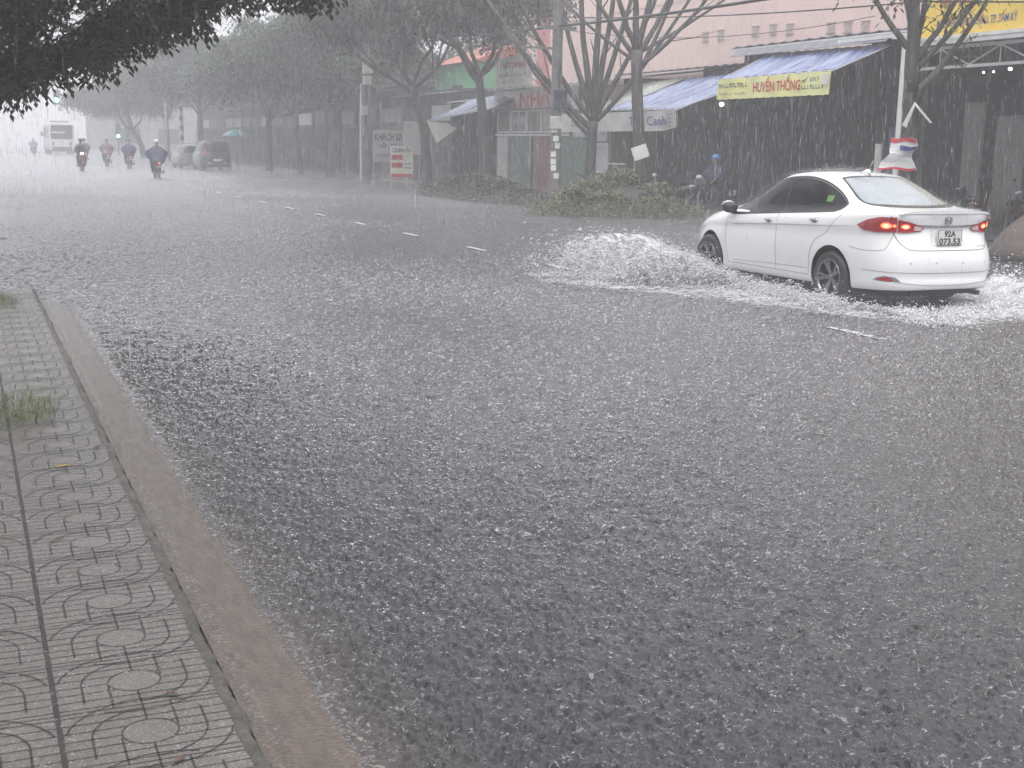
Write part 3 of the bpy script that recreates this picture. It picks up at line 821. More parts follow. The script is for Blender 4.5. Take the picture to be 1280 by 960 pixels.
M_gdoor = mat('green_door', (0.13, 0.18, 0.155), 0.5, 0.25, 2)
M_maroon = mat('maroon_panel', (0.20, 0.09, 0.09), 0.5, 0.25, 2)
M_grey = mat('grey_board', (0.10, 0.098, 0.096), 0.6, 0.25, 2)
M_bulb = mat('lit_bulb', (1.0, 0.98, 0.92), emit=6.0)
M_rubber = mat('rubber', (0.02, 0.02, 0.02), 0.5, 0.3)
M_conc_d = mat('distant_wall', (0.28, 0.28, 0.29), .7, .1, 1)
SX, SY, SZ = Vector((0, -1, 0)), Vector((0, 0, 1)), Vector((-1, 0, 0))

def corr_sheet(mb, p00, p01, p10, p11, n=60, amp=.018, mi=0, scallop=0.0, sag=0.0, m=8):
    """corrugated or sagging sheet: p00-p01 one eave, p10-p11 the other; ribs run from eave to ridge"""
    p00, p01, p10, p11 = map(Vector, (p00, p01, p10, p11))
    nrm = (p01-p00).cross(p10-p00).normalized()
    g = []
    for j in range(m+1):
        v = j/m; row = []
        for i in range(n+1):
            u = i/n
            p = p00.lerp(p01, u).lerp(p10.lerp(p11, u), v)
            p = p + nrm*(amp*math.sin(i*PI*.5*2/2)) + Vector((0, 0, -sag*math.sin(PI*v)*(0.6+.4*math.sin(u*19))))
            if scallop and j == 0: p = p + Vector((0, 0, -scallop*abs(math.sin(u*PI*14))))
            row.append(p)
        g.append(row)
    mb.sheet(g, mi)

def marks(mb, o, ex, ey, w, h, n, rnd, gap=.35, mi=0):
    """a line of lettering too small and blurred to read: small uneven strokes"""
    cw = w/n
    for i in range(n):
        if rnd.random() < .12: continue
        a = Vector(o) + Vector(ex)*(i*cw + cw*gap*.5)
        ww = cw*(1-gap)*rnd.uniform(.7, 1.0); hh = h*rnd.uniform(.75, 1)
        if rnd.random() < .5:
            mb.add([a, a+Vector(ex)*ww*.3, a+Vector(ex)*ww*.3+Vector(ey)*hh, a+Vector(ey)*hh], [(0,1,2,3)], mi)
            mb.add([a+Vector(ex)*ww*.3, a+Vector(ex)*ww, a+Vector(ex)*ww+Vector(ey)*hh*.25, a+Vector(ex)*ww*.3+Vector(ey)*hh*.25], [(0,1,2,3)], mi)
        else:
            mb.add([a, a+Vector(ex)*ww*.25, a+Vector(ex)*ww*.25+Vector(ey)*hh, a+Vector(ey)*hh], [(0,1,2,3)], mi)
            mb.add([a+Vector(ex)*ww*.7, a+Vector(ex)*ww, a+Vector(ex)*ww+Vector(ey)*hh, a+Vector(ex)*ww*.7+Vector(ey)*hh], [(0,1,2,3)], mi)
            mb.add([a+Vector(ex)*ww*.25+Vector(ey)*hh*.7, a+Vector(ex)*ww*.7+Vector(ey)*hh*.7, a+Vector(ex)*ww*.7+Vector(ey)*hh, a+Vector(ex)*ww*.25+Vector(ey)*hh], [(0,1,2,3)], mi)

# --- pink building
t = thing('pink_building', 'long salmon pink building with a row of small vents rising behind the awnings', 'building', (24, 40, 0)); O = (24, 40, 0)
mb = MB(); mb.box((24, 14, -.2), (36, 55.3, 9.5)); mb.build('wall', M_pink, t, off=O)
mb = MB(); mb.box((23.96, 52.6, -.2), (24.0, 53.9, 9.45)); mb.build('corner_stripe', M_pinkred, t, off=O)
mb = MB(); mb.box((23.97, 14, 6.9), (23.999, 52.5, 7.05)); mb.build('band', M_pink, t, off=O)
first = None
for y, z in [(36.5,5.57),(35.5,5.55),(34.6,5.5),(32.5,5.37),(31.7,5.33),(30.9,5.3),(38.6,5.6),(39.6,5.6)]:
    if first is None:
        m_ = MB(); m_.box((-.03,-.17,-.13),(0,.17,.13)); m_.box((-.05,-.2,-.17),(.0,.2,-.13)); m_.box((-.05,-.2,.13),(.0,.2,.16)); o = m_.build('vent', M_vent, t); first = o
    else: o = first.copy(); col.objects.link(o)
    o.location = (-.001, y-40, z-.05)
# --- green house with a red roof
t = thing('green_house', 'narrow green house under a red tiled roof glimpsed above the blue tarp', 'building', (23, 59, 0)); O = (23, 59, 0)
mb = MB(); mb.box((22, 56.2, -.2), (32, 62, 5.5)); mb.box((21.97,56.2,4.9),(22,62,4.95)); mb.build('wall', M_green, t, off=O)
mb = MB(); mb.loft([[(21.7, 56, 5.5), (32, 56, 5.5), (32, 56, 6.9), (27, 56, 7.5)], [(21.7, 62.3, 5.5), (32, 62.3, 5.5), (32, 62.3, 6.9), (27, 62.3, 7.5)]]); mb.build('roof', M_redroof, t, off=O)
mb = MB(); mb.box((21.96, 58, 3.2), (22.0, 59.4, 4.5)); mb.build('window', M_glass, t, off=O)

# --- generic open shop shell
def shop(label, y0, y1, zf, zb, xf=19.3, xb=23.9, roofm=None, wallm=None, name='shop', floor=True, front=None):
    c = (xf, (y0+y1)/2, 0); t = thing(name, label, 'shop', c)
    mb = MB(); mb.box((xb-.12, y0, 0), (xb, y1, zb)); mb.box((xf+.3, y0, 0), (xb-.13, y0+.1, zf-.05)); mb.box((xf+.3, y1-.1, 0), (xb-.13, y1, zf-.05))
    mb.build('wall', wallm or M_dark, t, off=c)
    mb = MB(); n = int((y1-y0)/.13)
    corr_sheet(mb, (xf-.1, y0, zf), (xf-.1, y1, zf), (xb, y0, zb), (xb, y1, zb), n=n, amp=.02)
    mb.build('roof', roofm or M_roof, t, off=c, thick=.02)
    if floor:
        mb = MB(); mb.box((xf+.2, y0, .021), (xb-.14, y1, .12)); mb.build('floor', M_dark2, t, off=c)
    return t, c

# --- big open shed on the right with yellow sign
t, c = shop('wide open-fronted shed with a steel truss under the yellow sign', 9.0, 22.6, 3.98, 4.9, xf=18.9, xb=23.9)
mb = MB(); mb.box((18.68, 9, 3.93), (18.79, 22.6, 4.06)); mb.box((18.66, 9, 4.02), (18.68, 22.6, 4.09)); mb.build('gutter', M_white, t, off=c)
mb = MB(); X = 18.84
mb.box((X-.03, 9, 3.44), (X+.03, 22.6, 3.50)); mb.box((X-.03, 9, 3.84), (X+.03, 22.6, 3.90))
y = 9.0; k = 0
while y < 22:
    a, b = (3.5, 3.84) if k % 2 == 0 else (3.84, 3.5)
    mb.tube([(X, y, a), (X, y+.85, b)], .018, 6); 
    if k % 2: mb.tube([(X, y, 3.84), (X, y, 3.5)], .014, 6)
    y += .85; k += 1
mb.build('truss', M_steel, t, off=c)
for yy in (13.0, 17.2):
    mb = MB(); mb.tube([(18.84, yy, .02), (18.84, yy, 3.43)], .045, 10); mb.build('post', M_steel, t, off=c)
# sign
t = thing('yellow_shop_sign', 'big yellow shop sign with red title letters and a street address line', 'sign', (18.9, 19, 4.1)); O = (18.9, 19, 4.1)
mb = MB(); mb.box((18.86, 12.6, 4.10), (18.98, 22.42, 6.6)); mb.build('panel', M_yellow, t, off=O, bevel=.01)
mb = MB(); mb.box((18.84, 12.58, 4.092), (19.0, 22.44, 4.098)); mb.build('frame', M_white, t, off=O)
text_on('SIÊU THỊ', .95, (18.85, 22.0, 4.80), SX, SY, width=4.6, bold=.03, mat_=M_red, parent=t, off=O)
text_on('ĐC: 43 PHAN BỘI CHÂU, TP. TAM KỲ', .15, (18.85, 21.95, 4.28), SX, SY, width=2.25, bold=.012, mat_=M_blue, parent=t, off=O)
text_on('ĐT:', .17, (18.85, 19.05, 4.37), SX, SY, bold=.012, mat_=M_blue, parent=t, off=O)
# white post in front of the shed
mb = MB(); mb.tube([(0,0,0.02), (0,0,.1)], [.09,.09], 12); mb.tube([(0,0,.1), (.03,0,3.95)], [.055,.055], 12); mb.box((-.25,-.06,3.95),(.35,.06,4.0))
tag(mb.build('white_post', M_white), 'round white steel post standing beside the dark tree in front of the shed', 'post').location = (17.5, 21.3, 0)
# white beam
mb = MB(); mb.box((18.36, 22.0, 4.12), (18.5, 24.6, 4.2)); mb.tube([(18.43,22.2,4.12),(18.43,22.2,3.6)],.02,6); mb.tube([(18.5,24.4,4.16),(19.5,24.4,4.3)],.03,6)
tag(mb.build('roof_beam', M_white), 'short white beam jutting out between the two roofs', 'beam')

# --- awning maker
def awning(label, y0, y1, zf0, zf1, x0, x1, yb0, yb1, zb0, zb1, m, sag=.05, scallop=.0, valance=0, fr=True):
    c = (x0, (y0+y1)/2, 0); t = thing('awning', label, 'awning', c)
    mb = MB(); corr_sheet(mb, (x0, y0, zf0), (x0, y1, zf1), (x1, yb0, zb0), (x1, yb1, zb1), n=48, amp=0.012, sag=sag, m=12)
    mb.build('canopy', m, t, off=c, smooth=True)
    if fr:
        mb = MB()
        mb.tube([(x0, y0, zf0-.03), (x0, y1, zf1-.03)], .02, 6)
        for f in (0, .5, 1):
            a = Vector((x0, y0, zf0-.03)).lerp(Vector((x0, y1, zf1-.03)), f); b = Vector((x1, yb0, zb0-.05)).lerp(Vector((x1, yb1, zb1-.05)), f)
            mb.tube([a, b], .016, 6)
        mb.build('frame', M_steel, t, off=c)
    return t

# --- shop under the lime banner
t, c = shop('dark open shop behind the lime yellow banner, rain pouring off its roof', 22.8, 30.3, 4.4, 4.75, xf=19.3)
mb = MB(); mb.box((19.15, 22.8, 4.32), (19.2, 30.3, 4.36)); mb.build('eave_strip', M_white, t, off=c)
awning('blue tarp awning behind the lime yellow banner', 24.25, 29.0, 3.53, 3.50, 18.02, 19.12, 23.75, 28.5, 4.10, 4.15, M_tarp, sag=.10)
mb = MB(); mb.sheet([[(19.13-.12*j+.012*math.sin(i*1.1), 29.9-i*.1, 4.31-.09*j) for i in range(64)] for j in range(3)]); mb.build('drip_sheet', M_roof, t, off=c, thick=.01)
mb = MB(); g = []
for j, z in enumerate((3.49, 3.25, 2.99)):
    g.append([(17.99 - .02*j + .02*math.sin(i*.7), 28.96 - i*4.68/40, z + (-.02*abs(math.sin(i*1.2)) if j == 2 else 0)) for i in range(41)])
mb.sheet(g)
t = thing('shop_banner', 'lime yellow banner with big red letters hung from the blue awning edge', 'banner', (17.98, 26.6, 3)); O = (17.98, 26.6, 3)
mb.build('cloth', M_yellow2, t, off=O, thick=.004)
text_on('HUYỀN THỐNG', .235, (17.94, 27.30, 3.12), SX, SY, width=1.95, bold=.022, mat_=M_red, parent=t, off=O)
mr_ = random.Random(3); mb = MB()
marks(mb, (17.94, 28.88, 3.26), SX, SY, 1.35, .12, 11, mr_, .2); marks(mb, (17.94, 28.85, 3.08), SX, SY, 1.25, .06, 18, mr_, .3)
marks(mb, (17.94, 24.98, 3.3), SX, SY, .0+.52, .1, 6, mr_, .2); marks(mb, (17.94, 25.3, 3.12), SX, SY, .85, .1, 8, mr_, .2)
mb.add([Vector((17.94, 25.33, 3.31)), Vector((17.94, 25.22, 3.28)), Vector((17.94, 25.02, 3.42)), Vector((17.94, 25.2, 3.33))], [(0,1,2,3)])
mb.build('small_lettering', M_blk, t, off=O)
mb = MB(); mb.box((17.945, 24.3, 3.2), (17.955, 24.52, 3.44)); mb.build('white_mark', M_white, t, off=O)

# --- shop with the grey banner
t, c = shop('dark eating place behind the grey banner with its tarp roof', 30.4, 39.3, 4.1, 4.5, xf=20.4)
awning('blue and white streaked tarp awning left of the lime banner', 31.0, 35.7, 2.80, 2.86, 18.0, 20.4, 30.2, 34.6, 3.9, 3.8, M_tarp, sag=.15)
awning('sagging grey-green tarp with pale folds beside the blue one', 35.75, 39.4, 2.92, 3.0, 18.4, 20.4, 34.9, 39.4, 3.85, 3.75, M_tarpg, sag=.12)
t = thing('grey_banner', 'long faded grey banner with blue script hung under the tarps at the eating place', 'banner', (17.98, 34, 2.4)); O = (17.98, 34, 2.4)
mb = MB(); g = []
for j, z in enumerate((2.76, 2.5, 2.2)):
    g.append([(17.97 + .03*math.sin(i*.5+j), 38.9 - i*7.85/50, z + (.1*max(0, i-46)/4 if j == 2 else 0)) for i in range(51)])
mb.sheet(g); mb.build('cloth', M_greyb, t, off=O, thick=.004)
text_on('Tiết Canh', .26, (17.925, 33.65, 2.36), SX, SY, width=2.15, bold=.01, mat_=M_blue, parent=t, off=O)
text_on('Lòng', .24, (17.925, 37.5, 2.36), SX, SY, width=1.1, bold=.01, mat_=M_maroon, parent=t, off=O)
mb = MB(); 
for q in range(4): marks(mb, (17.925, 31.45, 2.62-q*.1), SX, SY, .28, .045, 2, mr_, .2)
mb.build('small_lettering', M_blk, t, off=O)

# --- glazed shop front, two storeys of small panes
t = thing('glazed_shop', 'small shop front of white framed panes under the red title letters', 'shop', (19.2, 42, 0)); O = (19.2, 42, 0)
mb = MB(); mb.box((19.2, 37.2, 0), (23.85, 46.9, 3.7)); mb.build('wall', M_wood, t, off=O)
mb = MB(); corr_sheet(mb, (18.8, 37.0, 3.8), (18.8, 47.1, 3.78), (23.9, 37, 4.4), (23.9, 47.1, 4.4), n=80); mb.build('roof', M_tarpg, t, off=O, thick=.02)
def win(y0, y1, z0, z1, glass, nx=1, nz=1, fw=.06, x=19.17, label=None):
    mb = MB()
    mb.box((x-.03, y0, z0), (x+.03, y0+fw, z1)); mb.box((x-.03, y1-fw, z0), (x+.03, y1, z1))
    mb.box((x-.032, y0+fw, z0), (x+.032, y1-fw, z0+fw)); mb.box((x-.032, y0+fw, z1-fw), (x+.032, y1-fw, z1))
    for i in range(1, nx): yy = y0+(y1-y0)*i/nx; mb.box((x-.025, yy-fw*.4, z0+fw), (x+.025, yy+fw*.4, z1-fw))
    for i in range(1, nz): zz = z0+(z1-z0)*i/nz; mb.box((x-.022, y0+fw, zz-fw*.4), (x+.022, y1-fw, zz+fw*.4))
    f = mb.build('window', M_white, t, off=O)
    mb = MB(); mb.box((x-.005, y0+fw*.5, z0+fw*.5), (x+.005, y1-fw*.5, z1-fw*.5)); mb.build('pane', glass, f, off=(0,0,0)).data.transform(Matrix.Translation((-O[0], -O[1], -O[2])))
win(45.4, 46.7, 2.2, 3.02, M_wood); win(43.9, 45.35, 2.2, 3.02, M_glass, 2); win(42.6, 43.85, 2.2, 3.02, M_wood, 1)
win(40.3, 42.55, 2.2, 3.02, M_glass, 2)
win(37.4, 39.9, 1.92, 2.8, M_pglass, 3); win(37.3, 38.4, .9, 1.86, M_pglass, 1, 1)
mb = MB(); mb.box((19.1, 40.2, 2.08), (19.16, 46.8, 2.16)); mb.build('ledge', M_white, t, off=O)
for (a, b, m_, nm) in [(45.6, 46.6, M_greyb, 'side_panel'), (43.4, 45.4, M_gdoor, 'shutter'), (41.4, 43.2, M_maroon, 'shutter'), (38.6, 41.0, M_gdoor, 'door')]:
    mb = MB(); mb.box((19.12, a, .03), (19.18, b, 2.05)); 
    mb.build(nm, m_, t, off=O, bevel=.008)
t = thing('shop_title_board', 'pale title board with large red letters and a car picture above the small panes', 'sign', (19.1, 43, 3.1)); O = (19.1, 43, 3.1)
mb = MB(); mb.box((19.06, 39.5, 3.08), (19.14, 46.8, 3.76)); mb.build('board', M_greyb, t, off=O)
text_on('NHẬT', .50, (19.05, 44.35, 3.14), SX, SY, width=3.5, bold=.04, mat_=M_red, parent=t, off=O)
mb = MB()      # the small car picture
prof = [(0,0),(.15,.12),(.45,.16),(.7,.34),(1.2,.36),(1.5,.2),(1.75,.16),(1.8,0)]
mb.add([(19.05, 46.6-p[0]*.9, 3.2+p[1]) for p in prof], [tuple(range(len(prof)))]); mb.build('car_picture', M_blk, t, off=O)
t = thing('rooftop_banner', 'cream cloth banner with red capitals on a frame above the pale title board', 'banner', (19, 45, 4)); O = (19, 45, 4)
mb = MB(); g = []
for j, z in enumerate((0, .25, .5, .8, 1.1)):
    g.append([(19.0 + .04*math.sin(i*.6+j), 46.5 - i*3.25/20 + .12*(4-j)*.25, 3.86 + z*(1.0+.02*i/20) + .02*i/20) for i in range(21)])
mb.sheet(g); mb.build('cloth', M_cream, t, off=O, thick=.005)
text_on('NHẬT CHI MAI', .2, (18.94, 45.85, 4.55), SX, SY, width=2.2, bold=.03, mat_=M_red, parent=t, off=O)
mb = MB(); marks(mb, (18.94, 46.1, 4.25), SX, SY, 2.6, .11, 16, mr_, .25); marks(mb, (18.94, 46.1, 4.02), SX, SY, 1.6, .12, 5, mr_, .3); mb.build('small_lettering', M_maroon, t, off=O)
for yy in (46.45, 43.3): mb = MB(); mb.tube([(19.05, yy, 3.76), (19.05, yy, 5.0)], .025, 6); mb.build('frame_post', M_steel, t, off=O)
# --- blue tarp stall further left
t, c = shop('dim stall under the blue tarp behind the straight-trunked tree', 47.2, 54, 3.5, 4.1, xf=19.6)
awning('blue tarp with a cream drop cloth hanging at its left end', 44.4, 51.4, 3.05, 2.7, 17.9, 19.5, 45.3, 50.6, 3.75, 3.55, M_tarp, sag=.1)
mb = MB(); g = [[(17.92+.4*j*.2, 51.4-i*.3-.15*j, 2.66-.05*i*.2-j*(.30-.028*i)) for i in range(9)] for j in range(4)]
mb.sheet(g); tag(mb.build('drop_cloth', M_cream, thick=.004), 'triangular cream cloth hanging from the end of the blue tarp', 'cloth')

# --- hazy row of shop houses further up the street
rnd = random.Random(77)
fs = [(54.4, 62.0, 4.2, 'hazy low shop house with dark roller shutters just left of the green house', M_dark2), (62.2, 70.5, 4.6, 'hazy shop house with a maroon panel behind the S-curved tree', M_grey),
      (70.7, 80.0, 4.4, 'hazy shop house with a small white tarp beside the V-forked tree', M_dark2), (80.2, 92.0, 5.5, 'faded taller shop house behind the parked van', M_grey),
      (92.2, 106.0, 4.4, 'faded low shop house beyond the parked van', M_dark2), (106.2, 124.0, 6.0, 'barely visible shop house, farthest of the row before the crossing', M_grey)]
for (a, b, h, lb, wm) in fs:
    O = (20.5, (a+b)/2, 0); t = thing('shop_house', lb, 'shop house', O, group='hazy shop houses')
    mb = MB(); mb.box((20.5, a, 0), (30, b, h)); mb.build('wall', wm, t, off=O)
    mb = MB(); corr_sheet(mb, (19.6, a-.1, h-.25), (19.6, b+.1, h-.25), (30.2, a-.1, h+.9), (30.2, b+.1, h+.9), n=60); mb.build('roof', M_roof, t, off=O, thick=.03)
    n = max(2, int((b-a)/3))
    for i in range(n):
        y0 = a + (b-a)*i/n + .3; y1 = a + (b-a)*(i+1)/n - .3
        mb = MB(); mb.box((20.44, y0, .05), (20.5, y1, 2.6))
        for q in range(8): mb.box((20.425, y0, .1+q*.31), (20.44, y1, .14+q*.31))
        mb.build('shutter', M_maroon if (i == 0 and 'maroon' in lb) else M_dark, t, off=O)
        mb = MB(); mb.box((20.40, y0, 2.8), (20.49, y1, 3.5)); mb.build('signboard', [M_greyb, M_blk, M_wood][i % 3], t, off=O)
awning('small hazy white tarp beside the V-forked tree', 70.5, 77.5, 3.75, 3.15, 17.5, 19.8, 71, 77, 4.2, 3.6, M_greyb, sag=.05)
# buildings at and beyond the crossing, barely visible
for i, (x0, x1, y0, y1, h, lb) in enumerate([(-40, -12, 190, 215, 7, 'very faint low building beyond the crossing, at the left edge of the view'), (-11, 6, 330, 350, 9, 'very faint building closing the street beyond the bus'), (17, 40, 165, 200, 7, 'very faint building past the crossing on the right')]):
    O = ((x0+x1)/2, y0, 0); t = thing('distant_building', lb, 'building', O, group='distant buildings')
    mb = MB(); mb.box((x0, y0, 0), (x1, y1, h)); mb.build('wall', M_conc_d, t, off=O)
    mb = MB(); mb.box((x0-.5, y0-.5, h), (x1+.5, y1+.5, h+.5)); mb.build('roof', M_roof, t, off=O)
    for k in range(5):
        xx = x0 + (x1-x0)*(k+.2)/5; mb = MB(); mb.box((xx, y0-.04, 1.2), (xx+(x1-x0)*.11, y0, 3)); mb.build('window', M_dark, t, off=O)
for i, (x, y, cr, lb) in enumerate([(-16, 176, 6, 'very faint round tree at the crossing near the left edge'), (-3, 300, 7, 'very faint tree beyond the crossing, behind the bus')]):
    street_tree(lb, x, y, 90+i, h_fork=3, r=.25, crown_r=cr, crown_h=5, clumps=40, per=100, leaf=(.5, .25), depth=1, zc=6, group='distant trees')
# ------------------------------------------------------------------ street furniture
M_conc = mat('pole_concrete', (0.20, 0.19, 0.185), 0.5, 0.35, 4, 0.4, 20, c2=(0.10, 0.098, 0.095))
M_box = mat('meter_box', (0.50, 0.50, 0.48), 0.4, 0.2, 5)
M_wire = mat('black_cable', (0.02, 0.02, 0.022), 0.4, 0.1)
# utility pole by the heap
O = (15.15, 32.7, 0); t = thing('utility_pole', 'concrete utility pole plastered with torn white notices beside the branch heap', 'utility pole', O)
mb = MB(); mb.tube([(0,0,-.1), (0,0,9.2)], [.165, .12], 14); mb.build('shaft', M_conc, t, smooth=True, angle=40)
rnd = random.Random(5)
for k in range(7):
    mb = MB(); z = .85 + k*.21 + rnd.uniform(-.03, .03); a0 = rnd.uniform(3.4, 4.3); g = []
    for j in range(4):
        g.append([(.166*math.cos(a0+i*.24), .166*math.sin(a0+i*.24), z + j*.05 + rnd.uniform(-.006, .006)) for i in range(5)])
    mb.sheet(g); mb.build('notice', M_white, t)
mb = MB(); mb.box((-.2,-.28,2.75),(.2,-.14,3.25)); mb.tube([(0,-.15,3.3),(0,-.2,3.9)], .03, 6); mb.build('junction_box', M_blk, t, bevel=.02)
mb = MB(); mb.box((-.26,-.2,2.2),(.1,-.14,2.55)); mb.build('meter_box', M_box, t, bevel=.02)
mb = MB(); mb.box((-1.15,-.06,4.33),(.1,.0,4.39)); mb.tube([(-.1,-.03,4.0),(-.1,-.03,4.36)],.02,6); mb.build('crossarm', M_conc, t)
mb = MB(); mb.box((-.5,-.14,4.85),(.5,-.06,4.95)); mb.build('crossarm', M_conc, t)
# pole with meter boxes by the roadside boards
O = (15.95, 53.6, 0); t = thing('utility_pole', 'hazy utility pole hung with pale meter boxes beside the roadside boards', 'utility pole', O)
mb = MB(); mb.tube([(0,0,-.1), (0,0,8.5)], [.19, .13], 12); mb.build('shaft', M_conc, t, smooth=True, angle=40)
for (a, b) in [(((-.22,-.42,4.6),(.18,-.15,5.1))), ((-.2,-.4,4.15),(.14,-.15,4.5)), ((-.3,-.3,2.9),(.0,-.15,3.25))]:
    mb = MB(); mb.box(a, b); mb.build('meter_box', M_box, t, bevel=.03)
mb = MB(); mb.tube([(-.28,-.1,.2),(-.28,-.1,2.3),(-.26,-.1,4.2)], [.05,.04,.03], 8); mb.build('conduit', M_white, t)
# cables
def cable(label, pts, r=.02, sag=.3):
    mb = MB(); P = []
    for i in range(len(pts)-1):
        a, b = Vector(pts[i]), Vector(pts[i+1])
        for k in range(13):
            f = k/12; P.append(a.lerp(b, f) - Vector((0, 0, sag*4*f*(1-f))))
    mb.tube(P, r, 6); tag(mb.build('cable', M_wire, smooth=True), label, 'cable', 'overhead cables')
cable('thick bundled cable running from the notice-covered pole above the awnings towards the right', [(15.15, 53.5, 6.3), (15.15, 32.7, 4.95), (15.6, 8, 5.1)], .035, .25)
cable('drooping cable crossing in front of the yellow sign', [(15.2, 32.7, 5.2), (15.7, 18.7, 4.35), (15.9, 6, 3.55)], .014, .12)
cable('thin wire sagging across the pink wall', [(15.15, 32.7, 4.88), (19.2, 24.4, 4.75)], .009, .35)
cable('upper thin wire crossing the pink wall', [(15.15, 53.5, 6.9), (15.15, 32.7, 6.05), (15.6, 6, 6.0)], .012, .35)
cable('faint wire across the street near the traffic lights', [(-2, 100, 7.2), (15.5, 104, 7.3), (15.95, 53.6, 7.8)], .03, .3)
# far pole with black and white bands behind the riders
O = (14.75, 96, 0); t = thing('banded_post', 'slim post painted in black and white bands at the road edge behind the riders', 'post', O)
mb = MB(); mb.tube([(0,0,0),(0,0,4.2)], .14, 10); mb.build('shaft', M_white, t)
for k in range(6):
    mb = MB(); mb.tube([(0,0,.3+k*.7),(0,0,.65+k*.7)], .146, 10); mb.build('band', M_blk, t)
# street lamp
O = (14.8, 104, 0); t = thing('street_lamp', 'tall pale street lamp with a curved arm rising out of the hazy trees', 'street lamp', O)
mb = MB(); mb.tube([(0,0,0),(0,0,7.5),(-.1,0,8.6),(-.7,-.3,9.5),(-1.6,-.6,9.8)], [.12,.09,.07,.06,.05], 10); mb.build('pole', M_white, t, smooth=True)
mb = MB(); mb.loft([[(x, y+o, z) for o, z in ((-.66,9.78),(-.54,9.78),(-.5,9.86),(-.7,9.86))] for x, y in ((-2.2,0),(-1.5,.0))]); mb.build('lamp_head', M_box, t)
# traffic signals
M_glow = mat('signal_green', (0.15, 1.0, 0.55), emit=9.0)
M_glow2 = mat('signal_white', (0.85, 1.0, 0.92), emit=9.0)
O = (15.95, 138, 0); t = thing('traffic_signal_gantry', 'traffic signal arm with two lit lamps reaching over the road in the bright gap', 'traffic light', O)
mb = MB(); mb.tube([(0,0,0),(0,0,6.2)], [.15,.11], 10); mb.tube([(0,0,5.9),(-5,0,5.95),(-7.2,0,5.9)], [.09,.06,.05], 8); mb.tube([(0,0,6.9),(-3.4,0,6.75)], .04, 6); mb.tube([(0,0,6.1),(0,0,6.95)],.08,8); mb.build('arm', M_blk, t)
for (x, z, mm) in ((-6.86, 5.43, M_glow), (-5.33, 5.72, M_glow2)):
    mb = MB(); mb.box((x-.3,-.15,z-.45),(x+.3,.15,z+1.0) if x < -6 else (x+.3,.15,z+.3)); h = mb.build('signal_head', M_blk, t, bevel=.03)
    mb = MB(); mb.lathe([(.01,.0),(.24,0),(.26,-.04),(.26,-.1)], 16, Matrix.Translation((x,-.2,z)) @ Matrix.Rotation(R(90),4,'X')); mb.ball((x,-.17,z),(.25,.05,.25)); mb.build('lens', mm, h)
O = (14.72, 137, 0); t = thing('traffic_signal_post', 'short signal post with a small green lamp to the right of the bright gap', 'traffic light', O)
mb = MB(); mb.tube([(0,0,0),(0,0,3.6)], .09, 10); mb.build('post', M_blk, t)
mb = MB(); mb.box((-.25,-.22,1.6),(.25,-.05,3.2)); h = mb.build('signal_head', M_blk, t, bevel=.03)
mb = MB(); mb.ball((0,-.24,2.0),(.17,.05,.17)); mb.build('lens', M_glow, h)

# roadside boards
EXc = Vector((1, 0, 0)); 
def board(name, label, p0, w, h, z0, mats_, lean=0.0, rz=0.0, legs=True):
    t = thing(name, label, 'sign', (p0[0], p0[1], 0), rz)
    mb = MB(); mb.box((0, 0, z0), (w, .04, z0+h)); mb.build('board', mats_, t, bevel=.006)
    for x in (.03, w-.07): mb = MB(); mb.tube([(x, .06, 0), (x, .06, z0+h)], .02, 6); mb.build('leg', M_steel, t)
    return t
t = board('hotel_board', 'larger hazy grey board with dark and blue capitals leaning behind the smaller board', (15.15, 50.0), 1.42, 1.25, 1.0, M_greyb, rz=-.12)
text_on('KHÁCH SẠN', .26, (.06, -.012, 1.86), EXc, SY, width=1.3, bold=.03, mat_=M_blk, parent=t)
text_on('VIỄN ĐÔNG', .16, (.2, -.012, 1.56), EXc, SY, width=1.1, bold=.02, mat_=M_blue, parent=t)
mb = MB(); marks(mb, (.1,-.012,1.2), EXc, SY, 1.2, .12, 12, rnd, .3); mb.build('small_lettering', M_blue, t)
t = board('restaurant_board', 'smaller cream board with red dish boxes in front of the larger grey board', (15.02, 47.3), .88, 1.2, .45, M_cream, rz=-.1)
text_on('QUÁN ĂN', .15, (.08, -.012, 1.42), EXc, SY, width=.72, bold=.03, mat_=M_blk, parent=t)
mb = MB()
for z in (1.15, .86): mb.box((.04,-.012,z-.02),(.46,0,z+.16))
mb.box((.03,-.012,.48),(.86,0,.6)); mb.build('red_box', M_red, t)
mb = MB(); marks(mb, (.52,-.013,1.2), EXc, SY, .32, .05, 4, rnd, .3); marks(mb, (.52,-.013,.95), EXc, SY, .32, .07, 4, rnd, .15); marks(mb, (.52,-.013,.8), EXc, SY, .32, .07, 4, rnd, .15); mb.build('small_lettering', M_blk, t)
t = thing('blank_board', 'pale blank board hung beside the leaning tree trunk', 'sign', (16.75, 49.8, 0))
mb = MB(); mb.box((-.42, 0, 1.3), (.38, .03, 2.62)); mb.build('board', M_white, t)
for x in (-.3, .3): mb = MB(); mb.tube([(x,.06,0),(x,.06,2.6)], .02, 6); mb.build('leg', M_steel, t)
mb = MB(); M_ = Matrix.Rotation(-.42, 4, 'Y'); mb.box((-.2,-.012,-.17),(.2,.012,.17), M=Matrix.Rotation(-.46,4,'Z') @ Matrix.Rotation(-.35,4,'Y'))
o = tag(mb.build('tilted_board', M_white, bevel=.006), 'small tilted white board fixed to the bent pruned tree trunk', 'sign'); o.location = (16.1, 29.55, 1.62)
